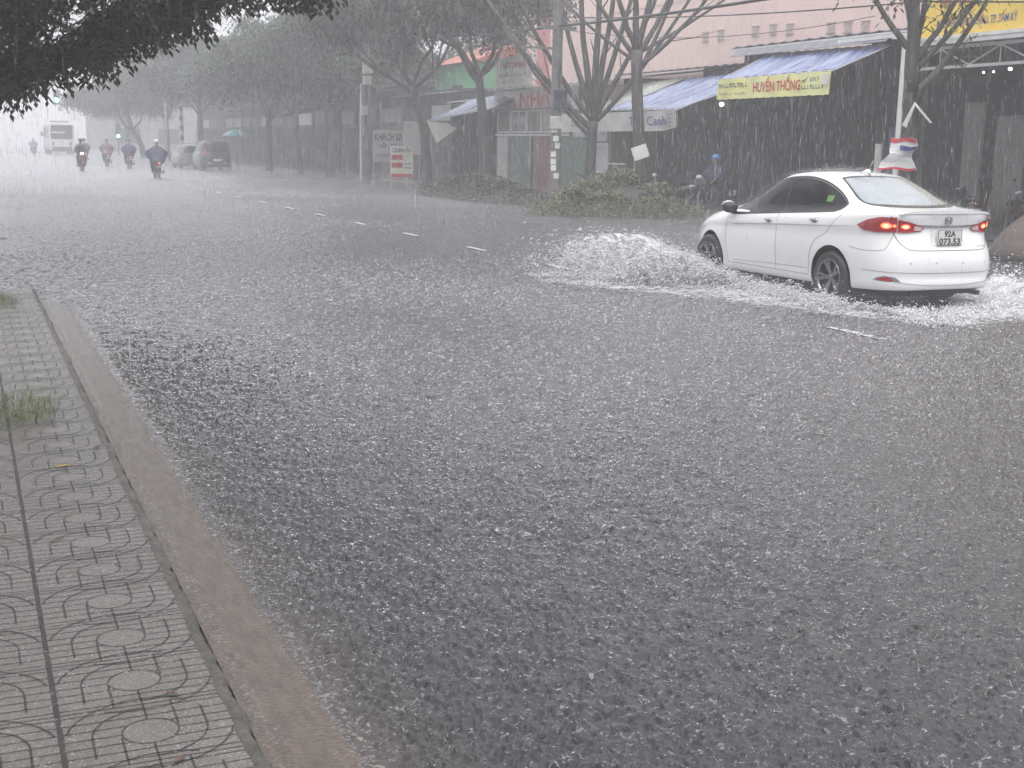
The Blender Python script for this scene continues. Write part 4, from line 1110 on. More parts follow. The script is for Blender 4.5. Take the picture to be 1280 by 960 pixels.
# folded white arrow-shaped sheet
mb = MB()
mb.add([(0,.28,-.3),(0,.17,-.34),(0,-.02,.03),(0,.0,.09)], [(0,1,2,3)]); mb.add([(0,.0,.09),(0,-.02,.03),(.12,-.28,-.27),(.12,-.33,-.26)], [(0,1,2,3)])
o = tag(mb.build('folded_sheet', M_white, thick=.01), 'folded white strip shaped like an upturned V beside the dark tree', 'strip'); o.location = tuple(at(1143, 134, 17.9))
PC = at(1128, 192, 18.15)
mb = MB(); g = []
for j in range(9):
    f = j/8; wd = .36*(1-.42*math.exp(-((f-.55)/.16)**2)); tw = .6*f; sk = .10*f-.05*math.sin(f*6)
    g.append([(17.3 + tw*u*.3, 20.82 + sk - u*wd, 2.0 - f*.62 + .02*math.sin(u*4+f*9)) for u in (-1,-.6,-.2,.2,.6,1)])
t = thing('twisted_poster', 'torn red and white poster hanging crumpled on the dark tree above the car roof', 'poster', (17.3, 21.1, 1.7)); O = (17.3, 21.1, 1.7)
g = [[tuple((Vector(p)-Vector((17.3,20.82,1.7)))*.88+PC) for p in r] for r in g]; O = tuple(PC); t.location = PC
mb.sheet(g); mb.build('sheet', M_white, t, off=O, thick=.004)
mb = MB(); gg = [[(p[0]-.012, p[1], p[2]) for p in r] for r in g]; mb.sheet(gg[0:2]); mb.sheet([[Vector(a).lerp(Vector(b), .45) for a, b in zip(gg[7], gg[8])], gg[8]]); mb.build('red_print', M_red, t, off=O)
mb = MB(); mb.sheet([r[2:6] for r in gg[2:4]]); mb.build('blue_print', M_blue, t, off=O)
mb = MB(); mb.tube([(0,0,0.02),(0,0,1.88)], .075, 12); mb.tube([(0,0,1.88),(0,0,1.9)],.085,12)
o = tag(mb.build('bollard', M_steel), 'short thick grey pipe standing left of the twisted poster', 'post'); o.location = (17.6, 21.98, 0)
# things standing in the shed
mb = MB(); g = [[(20.2+.06*math.sin(i*1.3), 24.9-i*.07, 2.3-j*.25) for i in range(9)] for j in range(9)]; mb.sheet(g)
M_bcloth = mat('blue_plastic', (0.05, 0.08, 0.17), .4, .3, 3)
tag(mb.build('blue_curtain', M_bcloth, thick=.004), 'dark blue plastic curtain hanging behind the twisted poster', 'curtain')
for (y0, y1, z1, lb) in [(24.45, 25.0, 2.85, 'tall grey board leaning behind the dark tree, nearer to the post'), (23.3, 24.1, 2.48, 'wide grey board standing in the shed to the right of the tall one')]:
    pass
for (y0, y1, z1, lb) in [(21.2, 21.75, 2.75, 'tall narrow grey board standing in the shed next to the dark tree'), (20.0, 20.8, 2.45, 'wider grey board standing in the shed to the right of the tall narrow one')]:
    mb = MB(); mb.box((19.6, y0, .13), (19.66, y1, z1)); mb.box((19.58, y0, z1), (19.68, y1, z1+.04)); tag(mb.build('grey_board', M_grey, bevel=.01), lb, 'board', 'grey boards in the shed')
def bulb(x, y, z, r, label, name='light_bulb'):
    t = thing(name, label, 'lamp', (x, y, z))
    mb = MB(); mb.ball((0,0,0), (r, r, r*.85), n=12, m=8); mb.build('bulb', M_bulb, t, smooth=True)
    mb = MB(); mb.tube([(0,0,r*.7),(0,0,r*1.6)], r*.4, 8); mb.tube([(0,0,r*1.6),(0,0,r*1.6+.35)], .006, 5); mb.build('socket', M_blk, t)
bulb(18.1, 28.95, 2.87, .06, 'lit bulb hanging at the left end of the lime yellow banner')
bulb(20.5, 21.5, 3.5, .04, 'brightest lit lamp hanging far inside the shed at the right')
bulb(21.0, 18.0, 1.5, .05, 'small lit lamp low in the shed above the parked scooters')
t = thing('lamp_cluster', 'row of four small lit lamps under the shed truss', 'lamp', (20.6, 22.5, 3.47))
mb = MB(); mb.tube([(0,.5,.08),(0,-.5,.08)], .012, 6); mb.tube([(0,0,.08),(0,0,.5)], .008, 5); mb.build('rail', M_blk, t)
for y in (.42,.14,-.12,-.42): mb = MB(); mb.ball((0,y,0),.022); mb.build('bulb', M_bulb, t)
# T-shaped frame
mb = MB(); mb.tube([(0,0,0),(0,0,1.2)], .03, 8); mb.box((-.03,-.75,1.2),(.03,.75,1.25)); mb.tube([(0,-.3,0.03),(0,.3,0.03)],.02,6)
o = tag(mb.build('crossbar_stand', M_steel), 'pale T-shaped stand behind the branch heap', 'stand'); o.location = (18.2, 35.0, 0.02)
# earth mound on the far kerb behind the car
mb = MB(); rings = []
for k in range(9):
    f = k/8; q = math.cos(f*PI/2)**.8; ring = []
    for j in range(36):
        a = 2*PI*j/36; e = 1 + .25*mnoise.noise((math.cos(a)*1.6, math.sin(a)*1.6+3, f))
        ring.append((1.5*q*e*math.cos(a), 1.9*q*e*math.sin(a), .95*math.sin(f*PI/2)**1.1*(1+.15*mnoise.noise((math.cos(a)*3*q, math.sin(a)*3*q, 1)))-.03))
    rings.append(ring)
mb.loft(rings)
M_earth = mat('red_earth', (0.125, 0.085, 0.072), .6, .3, 3, 1, 9, c2=(0.075, 0.058, 0.05))
o = tag(mb.build('earth_mound', M_earth, smooth=True, sub=1), 'mound of reddish brown earth on the far kerb behind the white car', 'mound'); o.location = (17.2, 15.9, 0)
# ------------------------------------------------------------------ vehicles
M_cwhite = mat('white_car_paint', (0.80, 0.80, 0.81), 0.25, 0.03, 1.2, coat=0.6)
M_seam = mat('panel_gap', (0.16, 0.16, 0.165), 0.5, 0.1)
M_crease = mat('crease_shade_sensor_grey', (0.42, 0.42, 0.43), 0.4, 0.05)  # stands for shade along creases and recess edges; also on the parking sensors
M_tint = mat('tinted_glass', (0.012, 0.012, 0.014), 0.10, 0.2, spec=0.2)
M_rearglass = mat('rain_misted_rear_glass', (0.30, 0.33, 0.35), 0.12, 0.12, 5, spec=0.8, c2=(0.24, 0.265, 0.285))
M_chrome = mat('chrome', (0.62, 0.62, 0.63), 0.15, 0.1, metal=1.0)
M_tail = mat('tail_lamp_red', (0.34, 0.008, 0.015), 0.12, 0.25, 9, coat=0.7)
M_tailc = mat('tail_lamp_clear', (0.55, 0.42, 0.42), 0.12, 0.2, 9, coat=0.7)
M_brake = mat('lit_brake_lamp', (1.0, 0.10, 0.035), emit=3.5)
M_brake2 = mat('lit_brake_core', (1.0, 0.42, 0.16), emit=5.0)
M_plate = mat('number_plate', (0.62, 0.62, 0.60), 0.4, 0.08)
M_blkp = mat('black_plastic', (0.015, 0.015, 0.016), 0.45, 0.2)
M_tyre = mat('wet_tyre', (0.018, 0.018, 0.019), 0.45, 0.3, 12)
M_rim = mat('alloy_rim', (0.22, 0.22, 0.225), 0.3, 0.15, 5, metal=0.8)
M_well = mat('wheel_well', (0.012, 0.012, 0.012), 0.8, 0.2)
M_sticker = mat('green_sticker', (0.12, 0.26, 0.07), 0.4, 0.1)

def interp(tab, x):
    if x <= tab[0][0]: return tab[0][1]
    for (a, va), (b, vb) in zip(tab, tab[1:]):
        if x <= b:
            t = (x-a)/(b-a); t = t*t*(3-2*t) if len(tab) > 2 else t
            return va + (vb-va)*t
    return tab[-1][1]
def lin(tab, x):
    if x <= tab[0][0]: return tab[0][1]
    for (a, va), (b, vb) in zip(tab, tab[1:]):
        if x <= b: return va + (vb-va)*(x-a)/(b-a)
    return tab[-1][1]

def plan_loop(xr, xf, hw, zt, n=72, nr=5.0, nf=4.0, pinch=None):
    """closed plan outline, rear-centre first; resampled by arc length; z from table zt(x)"""
    cx, a = (xr+xf)/2, (xf-xr)/2
    dense = []
    M_ = 600
    for i in range(M_+1):
        th = PI*i/M_                           # 0 rear .. pi front
        c, s = math.cos(th), math.sin(th)
        e = nr if c > 0 else nf
        # separate rounding lengths at each end
        x = cx - a*math.copysign(abs(c)**(2/e), c); y = hw*abs(s)**(2/e)
        if pinch: y *= lin(pinch, x)
        dense.append((x, y))
    L_ = [0]
    for p, q in zip(dense, dense[1:]): L_.append(L_[-1] + math.dist(p, q))
    half = []
    j = 0
    for i in range(n+1):
        t = L_[-1]*i/n
        while j < M_-1 and L_[j+1] < t: j += 1
        f = (t-L_[j])/max(1e-9, L_[j+1]-L_[j])
        half.append((dense[j][0]+(dense[j+1][0]-dense[j][0])*f, dense[j][1]+(dense[j+1][1]-dense[j][1])*f))
    ring = [(x, y, lin(zt, x)) for x, y in half]
    ring += [(x, -y, z) for x, y, z in reversed(ring[1:-1])]
    return ring

def eval_mesh(o):
    bpy.context.view_layer.update()
    dg = bpy.context.evaluated_depsgraph_get()
    return bpy.data.meshes.new_from_object(o.evaluated_get(dg))

class Skin:
    """a body surface that panels, lamps and gaps are laid on"""
    def __init__(s, me):
        bm = bmesh.new(); bm.from_mesh(me); bmesh.ops.recalc_face_normals(bm, faces=bm.faces); s.bvh = BVHTree.FromBMesh(bm); bm.free()
    def cast(s, o, d):
        h = s.bvh.ray_cast(Vector(o), Vector(d).normalized())
        return h[0], h[1]
    def side(s, u, v, sg=1):     # u=x, v=z, from +y (left) or -y
        return s.cast((u, 3*sg, v), (0, -sg, 0))
    def rear(s, u, v, sg=1):     # u=y, v=z
        return s.cast((-2, u, v), (1, 0, 0))
    def radial(s, u, v, sg=1, cx=1.0):   # u=angle from the tail in radians (+ left), v=z
        d = Vector((math.cos(u), -math.sin(u)*sg, 0))
        o = Vector((cx, 0, v)) - d*3
        return s.cast(o, d)

def decal(skin, proj, poly, off=.003, res=.05, sg=1, rim=0.0):
    """fill a 2-D outline with a fine mesh and lay it on the body"""
    xs = [p[0] for p in poly]; ys = [p[1] for p in poly]
    pts = []; n = len(poly)
    for i in range(n):
        a, b = poly[i], poly[(i+1) % n]; k = max(1, int(math.dist(a, b)/res))
        for j in range(k): pts.append((a[0]+(b[0]-a[0])*j/k, a[1]+(b[1]-a[1])*j/k))
    nb = len(pts); edges = [(i, (i+1) % nb) for i in range(nb)]
    def inside(x, y):
        c = False
        for i in range(n):
            (x1, y1), (x2, y2) = poly[i], poly[(i+1) % n]
            if (y1 > y) != (y2 > y) and x < (x2-x1)*(y-y1)/(y2-y1)+x1: c = not c
        return c
    x = min(xs)+res*.5
    while x < max(xs):
        y = min(ys)+res*.5
        while y < max(ys):
            if inside(x, y): pts.append((x, y))
            y += res
        x += res
    v2, e2, f2, *_ = delaunay_2d_cdt([Vector(p) for p in pts], edges, [], 1, 1e-6)
    V = []; ok = []
    for p in v2:
        h, nn = proj(p.x, p.y, sg)
        if h is None: V.append(Vector((0, 0, 0))); ok.append(False)
        else: V.append(h + nn*off); ok.append(True)
    F = []
    for f in f2:
        if not all(ok[i] for i in f): continue
        c = sum((v2[i] for i in f), Vector((0, 0)))/len(f)
        if inside(c.x, c.y): F.append(tuple(f) if sg > 0 else tuple(reversed(f)))
    mb = MB(); mb.add(V, F)
    return mb

def strip(mb, skin, proj, pts, w=.006, off=.002, sg=1, res=.03, mi=0, hw=None):
    """narrow ribbon along a 2-D path on the body"""
    P = []
    for a, b in zip(pts, pts[1:]):
        k = max(1, int(math.dist(a, b)/res))
        for j in range(k): P.append((a[0]+(b[0]-a[0])*j/k, a[1]+(b[1]-a[1])*j/k))
    P.append(pts[-1])
    A = []
    for i, p in enumerate(P):
        a = P[max(0, i-1)]; b = P[min(len(P)-1, i+1)]
        dx, dy = b[0]-a[0], b[1]-a[1]; l = math.hypot(dx, dy) or 1
        ww = w*.5 if hw is None else hw(i/(len(P)-1))*.5
        r = []
        for s_ in (1, -1):
            h, nn = proj(p[0]-dy/l*ww*s_, p[1]+dx/l*ww*s_, sg)
            r.append(None if h is None else h+nn*off)
        A.append(r)
    for r, q in zip(A, A[1:]):
        if None in r or None in q: continue
        if (r[0]-q[0]).length > .2: continue
        mb.add([r[0], r[1], q[1], q[0]], [(0, 1, 2, 3) if sg > 0 else (3, 2, 1, 0)], mi)

def curve2(pts, n=6):
    """Catmull-Rom through 2-D points"""
    out = []
    for i in range(len(pts)-1):
        p0 = pts[max(0, i-1)]; p1 = pts[i]; p2 = pts[i+1]; p3 = pts[min(len(pts)-1, i+2)]
        for k in range(n):
            t = k/n
            out.append(tuple(.5*((2*p1[c]) + (-p0[c]+p2[c])*t + (2*p0[c]-5*p1[c]+4*p2[c]-p3[c])*t*t + (-p0[c]+3*p1[c]-3*p2[c]+p3[c])*t**3) for c in (0, 1)))
    out.append(pts[-1]); return out

def wheel(parent, x, y, sg, r=.305, w=.2, name='wheel', spokes=5):
    h = bpy.data.objects.new(name, None); col.objects.link(h); h.parent = parent; h.location = (x, y, r)
    Mx = Matrix.Rotation(R(-90*sg), 4, 'X')
    mb = MB(); prof = [(.195,-w/2+.02),(.21,-w/2),(r-.035,-w/2),(r-.01,-w/2+.02),(r,-w/2+.05),(r,w/2-.05),(r-.01,w/2-.02),(r-.035,w/2),(.215,w/2),(.20,w/2-.012),(.195,w/2-.04)]
    mb.lathe(prof, 40, Mx); mb.build('tyre', M_tyre, h, smooth=True, angle=35)
    mb = MB(); mb.lathe([(.212,w/2-.004),(.20,w/2+.0),(.188,w/2-.02),(.18,-.02),(.03,-.02),(.001,-.02)], 40, Mx, 0)
    rim = mb.build('rim', M_blkp, h, smooth=True, angle=35)
    mb = MB()
    mb.lathe([(.214,w/2-.006),(.210,w/2+.004),(.198,w/2+.003),(.19,w/2-.012)], 40, Mx)
    for k in range(spokes):
        for dd in (-.13, .13):
            a = 2*PI*k/spokes; 
            a0, a1 = a+dd*.4, a+dd*1.4
            P0 = (.03, a0); P1 = (.195, a1)
            q = []
            for (rr, aa, wd, hz) in ((.03, a0, .020, w/2-.035), (.11, (a0+a1)/2, .017, w/2-.015), (.198, a1, .022, w/2-.002)):
                c, s_ = math.cos(aa), math.sin(aa)
                q.append([(rr*c - s_*wd*t, rr*s_ + c*wd*t, hz-z) for t, z in ((-1, .012), (-.7, 0), (.7, 0), (1, .012))])
            q = [[Mx @ Vector(p) for p in r_] for r_ in q]
            mb.loft(q, cap=False, closed=False)
    mb.ball((0, 0, 0), (.035, .035, .012), M=Mx @ Matrix.Translation((0, 0, w/2-.03)))
    mb.build('spokes', M_rim, rim, smooth=True, angle=40)
    return h

def white_sedan():
    t = thing('sedan_car', 'white four-door saloon car driving away through the flood with its brake lamps lit', 'car')
    # --- body shell as stacked plan outlines
    pin = [(0,1),(.35,1.0),(.9,1.0),(3.2,1.0),(3.9,.975),(4.44,.93)]
    belt = [(0,1.03),(.45,1.04),(1.0,1.01),(2.0,.975),(3.1,.93),(3.7,.86),(4.2,.74),(4.44,.68)]
    def off(tab, d): return [(a, b+d) for a, b in tab]
    L_ = []
    L_.append(plan_loop(.20, 4.22, .66, [(0,.235),(.9,.19),(3.6,.18),(4.44,.22)], pinch=pin, nr=6))
    L_.append(plan_loop(.075, 4.36, .775, [(0,.225),(.7,.20),(3.8,.18),(4.44,.2)], pinch=pin, nr=6))
    L_.append(plan_loop(.03, 4.40, .812, [(0,.26),(.7,.235),(3.8,.215),(4.44,.24)], pinch=pin, nr=6))
    L_.append(plan_loop(.02, 4.42, .822, [(0,.33),(.9,.31),(3.8,.30),(4.44,.33)], pinch=pin, nr=6.5))
    L_.append(plan_loop(.045, 4.43, .826, [(0,.375),(.5,.39),(3.8,.38),(4.44,.40)], pinch=pin, nr=6.5))
    L_.append(plan_loop(.0, 4.44, .838, [(0,.45),(4.44,.48)], pinch=pin, nr=6.0))
    L_.append(plan_loop(.0, 4.44, .846, [(0,.56),(4.44,.55)], pinch=pin, nr=5.6))
    L_.append(plan_loop(.02, 4.42, .848, [(0,.66),(.9,.66),(3.6,.62),(4.44,.60)], pinch=pin, nr=5.4))
    L_.append(plan_loop(.065, 4.38, .842, [(0,.745),(.9,.75),(3.6,.69),(4.44,.63)], pinch=pin, nr=5.2))
    L_.append(plan_loop(.095, 4.34, .836, [(0,.83),(1,.83),(3.6,.745),(4.44,.65)], pinch=pin, nr=5.2))
    L_.append(plan_loop(.10, 4.30, .846, [(0,.90),(1,.89),(3.2,.80),(3.8,.77),(4.44,.665)], pinch=pin, nr=5.2))     # shoulder line
    L_.append(plan_loop(.085, 4.25, .835, [(0,.975),(1,.945),(3.2,.86),(3.8,.80),(4.44,.675)], pinch=pin, nr=5.2))
    L_.append(plan_loop(.055, 4.18, .812, [(0,1.045),(.3,1.045),(1,.99),(3.2,.905),(3.8,.83),(4.44,.69)], pinch=pin, nr=5.4))
    L_.append(plan_loop(.075, 4.10, .792, [(0,1.068),(.3,1.075),(1,1.02),(3.2,.935),(3.8,.86),(4.44,.72)], pinch=pin, nr=5.4))
    L_.append(plan_loop(.22, 3.95, .772, [(0,1.075),(.4,1.09),(1,1.04),(3.2,.955),(3.95,.87)], pinch=pin, nr=4.6))
    # glasshouse
    L_.append(plan_loop(.46, 3.62, .745, [(.4,1.10),(.6,1.105),(1,1.07),(2,1.005),(3.2,.975),(3.6,.935)], nr=4.0, nf=3.2))
    L_.append(plan_loop(.60, 3.38, .722, [(.5,1.14),(.8,1.14),(1,1.12),(2,1.07),(3.2,1.04),(3.5,1.01)], nr=3.8, nf=3.0))
    L_.append(plan_loop(.87, 3.02, .672, [(.8,1.235),(1.2,1.235),(2,1.21),(3.1,1.18)], nr=4, nf=3.2))
    L_.append(plan_loop(1.11, 2.72, .625, [(1,1.325),(1.4,1.335),(2,1.32),(2.8,1.305)], nr=4.2, nf=3.4))
    L_.append(plan_loop(1.28, 2.52, .585, [(1.2,1.378),(1.6,1.402),(2,1.398),(2.6,1.375)], nr=4.4, nf=3.6))
    L_.append(plan_loop(1.40, 2.40, .53, [(1.3,1.405),(1.6,1.440),(2,1.442),(2.5,1.41)], nr=4.4, nf=3.6))
    L_.append(plan_loop(1.55, 2.25, .36, [(1.5,1.440),(1.8,1.464),(2.4,1.452)], nr=4, nf=3.6))
    L_.append(plan_loop(1.75, 2.05, .14, [(1.5,1.466),(2.2,1.472)], nr=3, nf=3))
    mb = MB(); mb.loft(L_)
    body = mb.build('body', [M_cwhite, M_well], None, smooth=True, sub=1)
    bpy.context.view_layer.update()
    me = eval_mesh(body)
    skin = Skin(me)
    # --- wheel arches cut out
    bpy.data.objects.remove(body)
    body = bpy.data.objects.new('body', me); col.objects.link(body)
    if len(me.materials) < 2: me.materials.append(M_well)
    cb = MB(); AX = ((.99, .352), (3.59, .352)); ra = .352
    for ax, _ in AX:
        for sg in (1, -1):
            ring = [[(ax+ra*math.cos(2*PI*k/48), y, .315+ra*1.0*math.sin(2*PI*k/48)) for k in range(48)] for y in ((1.2*sg), (.56*sg))]
            if sg < 0: ring = ring[::-1]
            cb.loft(ring, mi=0)
    cut = cb.build('cut', [M_well])
    bm = bmesh.new(); bm.from_mesh(cut.data); bmesh.ops.recalc_face_normals(bm, faces=bm.faces); bm.to_mesh(cut.data); bm.free()
    bm = bmesh.new(); bm.from_mesh(me); bmesh.ops.recalc_face_normals(bm, faces=bm.faces); bm.to_mesh(me); bm.free()
    md = body.modifiers.new('b', 'BOOLEAN'); md.operation = 'DIFFERENCE'; md.object = cut; md.solver = 'EXACT'
    me2 = eval_mesh(body)
    body.modifiers.clear(); body.data = me2
    bpy.data.objects.remove(cut)
    me2.materials.clear(); me2.materials.append(M_cwhite); me2.materials.append(M_well)
    for p in me2.polygons:
        p.material_index = 0; p.use_smooth = True
        c = p.center
        for ax, _ in AX:
            rr = math.hypot(c.x-ax, c.z-.315)
            if rr < ra+.002 and abs(c.y) < .90:
                if max(abs(math.hypot(me2.vertices[v].co.x-ax, me2.vertices[v].co.z-.315)-ra) for v in p.vertices) < .004 or abs(abs(c.y)-.56) < .003:
                    p.material_index = 1
        if c.z < .24 and p.normal.z < -.75: p.material_index = 1
    me2.set_sharp_from_angle(angle=R(38))
    body.parent = t
    for ax, _ in AX:
        for sg in (1, -1): wheel(t, ax, .745*sg, sg)
    # --- side glass, both sides
    wt = curve2([(3.17,.925),(2.97,1.06),(2.72,1.205),(2.48,1.305),(2.2,1.365),(1.9,1.388),(1.66,1.378),(1.46,1.345),(1.26,1.28),(1.08,1.195),(.95,1.11)], 4)
    wb = [(.95,1.11),(.98,1.065),(1.06,1.04),(1.35,1.02),(2.05,.975),(3.08,.905),(3.17,.925)]
    def cut_at(x0, x1):
        top = [p for p in wt if x0 <= p[0] <= x1]; bot = [p for p in wb if x0 <= p[0] <= x1]
        def yt(x): return lin(sorted(wt), x)
        def yb(x): return lin(sorted(wb[1:]), x)
        if x1 < 3.12: top = [(x1, yt(x1))] + top; bot = bot + [(x1, yb(x1))]
        if x0 > .97: top = top + [(x0, yt(x0))]; bot = [(x0, yb(x0))] + bot
        return top + bot
    for sg in (1, -1):
        decal(skin, skin.side, cut_at(.95, 2.045), .0035, .045, sg).build('rear_side_window', M_tint, t, smooth=True)
        decal(skin, skin.side, cut_at(2.06, 3.17), .0035, .045, sg).build('front_side_window', M_tint, t, smooth=True)
        mb = MB(); strip(mb, skin, skin.side, [(p[0]+.0, p[1]+.012) for p in wt], .016, .0045, sg); strip(mb, skin, skin.side, wb[1:], .014, .0045, sg)
        strip(mb, skin, skin.side, [(2.052, .975), (2.052, 1.385)], .028, .0042, sg)
        mb.build('window_trim', M_blkp, t)
        mb = MB(); strip(mb, skin, skin.side, [(p[0]*.985+.02, p[1]+.026) for p in wt[6:-3]], .010, .006, sg); mb.build('rain_visor', M_chrome, t)
        # gaps of the doors
        mb = MB()
        strip(mb, skin, skin.side, curve2([(2.06,.965),(2.055,.7),(2.05,.45),(2.06,.30)], 5), .006, .0018, sg)
        strip(mb, skin, skin.side, curve2([(3.15,.90),(3.17,.78),(3.17,.55),(3.11,.30)], 5), .006, .0018, sg)
        strip(mb, skin, skin.side, curve2([(.86,1.03),(.98,.92),(1.10,.80),(1.28,.71),(1.37,.55),(1.40,.30)], 5), .006, .0018, sg)
        strip(mb, skin, skin.side, [(1.40,.30),(2.3,.30),(3.11,.30)], .006, .0018, sg)
        strip(mb, skin, skin.side, curve2([(3.97,.42),(4.02,.6),(4.04,.71)], 4), .005, .0018, sg)
        mb.build('panel_gap', M_seam, t)
        # grey strips paint the shade under the handle crease and sill step
        mb = MB()
        strip(mb, skin, skin.side, curve2([(.62,.905),(1.2,.875),(2.1,.835),(3.0,.785)], 6), .012, .002, sg, hw=lambda f: .004+.012*math.sin(PI*min(1, f*1.1)*.5))
        strip(mb, skin, skin.side, curve2([(1.42,.372),(2.2,.36),(3.0,.335)], 6), .01, .002, sg)
        mb.build('body_crease_shade', M_crease, t)
        # handles
        for hx, hz in ((2.22,.875),(1.32,.925)):
            h, nn = skin.side(hx, hz, sg)
            mb = MB(); rg = []
            for k in range(9):
                f = k/8; x = hx-.085+.17*f; hh, n2 = skin.side(x, hz+.004*math.sin(f*PI), sg)
                o = hh + n2*(.012+.022*math.sin(PI*f)**.6); b_ = .006+.008*math.sin(PI*f)**.5
                rg.append([o+Vector((0,0,b_)), o+n2*.008, o-Vector((0,0,b_)), o-n2*.008])
            mb.loft(rg); hd = mb.build('door_handle', M_chrome, t, smooth=True)
            oval = [(hx+.055*math.cos(a)-.0, hz-.002+.027*math.sin(a)) for a in [2*PI*k/20 for k in range(20)]]
            decal(skin, skin.side, oval, .0025, .03, sg).build('handle_recess_shade', M_seam, hd, smooth=True)  # recess shade painted as a dark oval behind the handle
        # mirror
        mb = MB(); rg = []
        for k in range(7):
            f = k/6; q = math.sin(PI*(.08+.84*f))**.55
            yy = (.80+.20*f)*sg; zc = .985+.01*f
            rg.append([(3.02+.10*math.cos(a)*q*(1.15-.3*f)-.02*f, yy, zc+.072*math.sin(a)*q) for a in [2*PI*j/16 for j in range(16)]])
        if sg < 0: rg = [r_[::-1] for r_ in rg]
        mb.loft(rg); 
        m1 = mb.build('mirror', M_blkp, t, smooth=True)
        mb = MB(); rg2 = [[(p[0]+.014, p[1], p[2]+.012) for p in r_] for r_ in rg[1:6]]; rg2 = [[p if p[0] > 3.01 else (3.01, p[1], p[2]) for p in r_] for r_ in rg2]
        mb.loft(rg2); mb.build('mirror_cap', M_cwhite, m1, smooth=True)
        mb = MB(); mb.tube([(3.06,.76*sg,.925),(3.04,.84*sg,.95)], .028, 8); mb.build('mirror_stalk', M_blkp, m1)
        # arch lips
        for ax, _ in AX:
            mb = MB(); P_ = [(ax+(ra+.012)*math.cos(a), .315+(ra+.012)*math.sin(a)) for a in [R(-8+196*k/30) for k in range(31)]]
            strip(mb, skin, skin.side, P_, .022, .005, sg)
            mb.build('arch_lip', M_cwhite, t, smooth=True)
    decal(skin, skin.side, [(1.20,1.14),(1.30,1.135),(1.31,1.205),(1.21,1.208)], .006, .05, 1).build('window_sticker', M_sticker, t)
    # --- windscreen and rear glass
    ws = [(-.60,1.0),(-.3,.985),(0,.98),(.3,.985),(.60,1.0),(.50,1.34),(.25,1.37),(0,1.375),(-.25,1.37),(-.50,1.34)]
    def front(u, v, sg=1): return skin.cast((6, u, v), (-1, 0, 0))
    decal(skin, front, ws, .004, .05, -1).build('windscreen', M_tint, t, smooth=True)
    rgp = curve2([(0,1.117),(.33,1.122),(.50,1.133),(.555,1.155),(.51,1.26),(.445,1.370),(.40,1.393),(.2,1.408),(0,1.411)], 4)
    rgp = rgp + [(-a, b) for a, b in reversed(rgp[1:-1])]
    decal(skin, skin.rear, rgp, .006, .045, -1).build('rear_window', M_rearglass, t, smooth=True)
    mb = MB(); strip(mb, skin, skin.rear, rgp+[rgp[0]], .03, .0045, 1); mb.build('rear_window_seal', M_blkp, t)
    # --- boot lid: gap, spoiler lip, chrome strip
    mb = MB()
    strip(mb, skin, skin.rear, curve2([(.655,1.03),(.645,.93),(.60,.78),(.54,.70),(.44,.672),(0,.668),(-.44,.672),(-.54,.70),(-.60,.78),(-.645,.93),(-.655,1.03)], 6), .008, .002, 1)
    mb.build('boot_gap', M_seam, t)
    mb = MB(); rg = []
    for k in range(33):
        y = -.60+1.20*k/32; f = abs(y)/.60
        h, nn = skin.cast((.13+.03*f*f, y, 2), (0, 0, -1))
        z = h.z if h else 1.07; xr_ = .035+.075*f**3
        q = 1-f**4
        rg.append([(xr_+.16, y, z+.001), (xr_+.05, y, z+.004+.016*q), (xr_+.0, y, z+.002+.016*q), (xr_+.004, y, z-.012), (xr_+.07, y, z-.022)])
    mb.loft(rg); mb.build('boot_spoiler', M_cwhite, t, smooth=True, angle=50)
    mb = MB(); strip(mb, skin, skin.rear, curve2([(.40,.935),(.2,.925),(0,.922),(-.2,.925),(-.40,.935)], 6), .026, .012, 1); mb.build('chrome_strip', M_chrome, t)
    # --- tail lamps: wrap round the corner, split at the lid gap
    for sg in (1, -1):
        th = lambda x, y: math.atan2(y, 1.0-x)       # angle round the centre (1,0)
        A = [(th(.09,.66)+.004, .858), (th(.09,.66)+.004, 1.022), (.80, 1.018), (.95, .985), (1.10, .92), (1.0, .875), (.85, .855)]
        m0 = decal(skin, skin.radial, A, .014, .03, sg); L1 = m0.build('tail_lamp', M_tail, t, smooth=True)
        B = [(th(.09,.66)-.006, .858), (th(.09,.66)-.006, 1.0), (.50, .975), (.38, .935), (.33, .905), (.38, .872), (.52, .855)]
        m0 = decal(skin, skin.radial, B, .014, .03, sg); L2 = m0.build('boot_lamp', M_tail, t, smooth=True)
        C_ = [(.45,.935),(.38,.922),(.35,.90),(.39,.882),(.46,.88)]
        decal(skin, skin.radial, C_, .017, .03, sg).build('reversing_lens', M_tailc, L2, smooth=True)
        for nm, par, uc, zc, ru, rz_, m_ in (('brake_bulb', L1, .735, .93, .055, .030, M_brake), ('brake_core', L1, .735, .928, .024, .014, M_brake2), ('brake_bulb', L2, .545, .925, .045, .024, M_brake), ('brake_core', L2, .545, .922, .020, .012, M_brake2), ('side_bulb', L1, .655, .93, .018, .016, M_brake)):
            P_ = [(uc+ru*math.cos(a), zc+rz_*math.sin(a)) for a in [2*PI*k/16 for k in range(16)]]
            decal(skin, skin.radial, P_, .018 if nm != 'brake_core' else .020, .012, sg).build(nm, m_, par, smooth=True)
        # bumper reflector in its scoop
        P_ = [(.56,.335),(.72,.335),(.84,.345),(.80,.375),(.72,.395),(.62,.385)]
        rs_ = decal(skin, skin.radial, [(a*1.0+(.0 if True else 0), b) for a, b in P_], .004, .03, sg).build('bumper_scoop', M_seam, t, smooth=True)
        P_ = [(.62,.342),(.72,.342),(.80,.352),(.76,.372),(.68,.384)]
        decal(skin, skin.radial, P_, .007, .03, sg).build('reflector', M_tail, rs_, smooth=True)
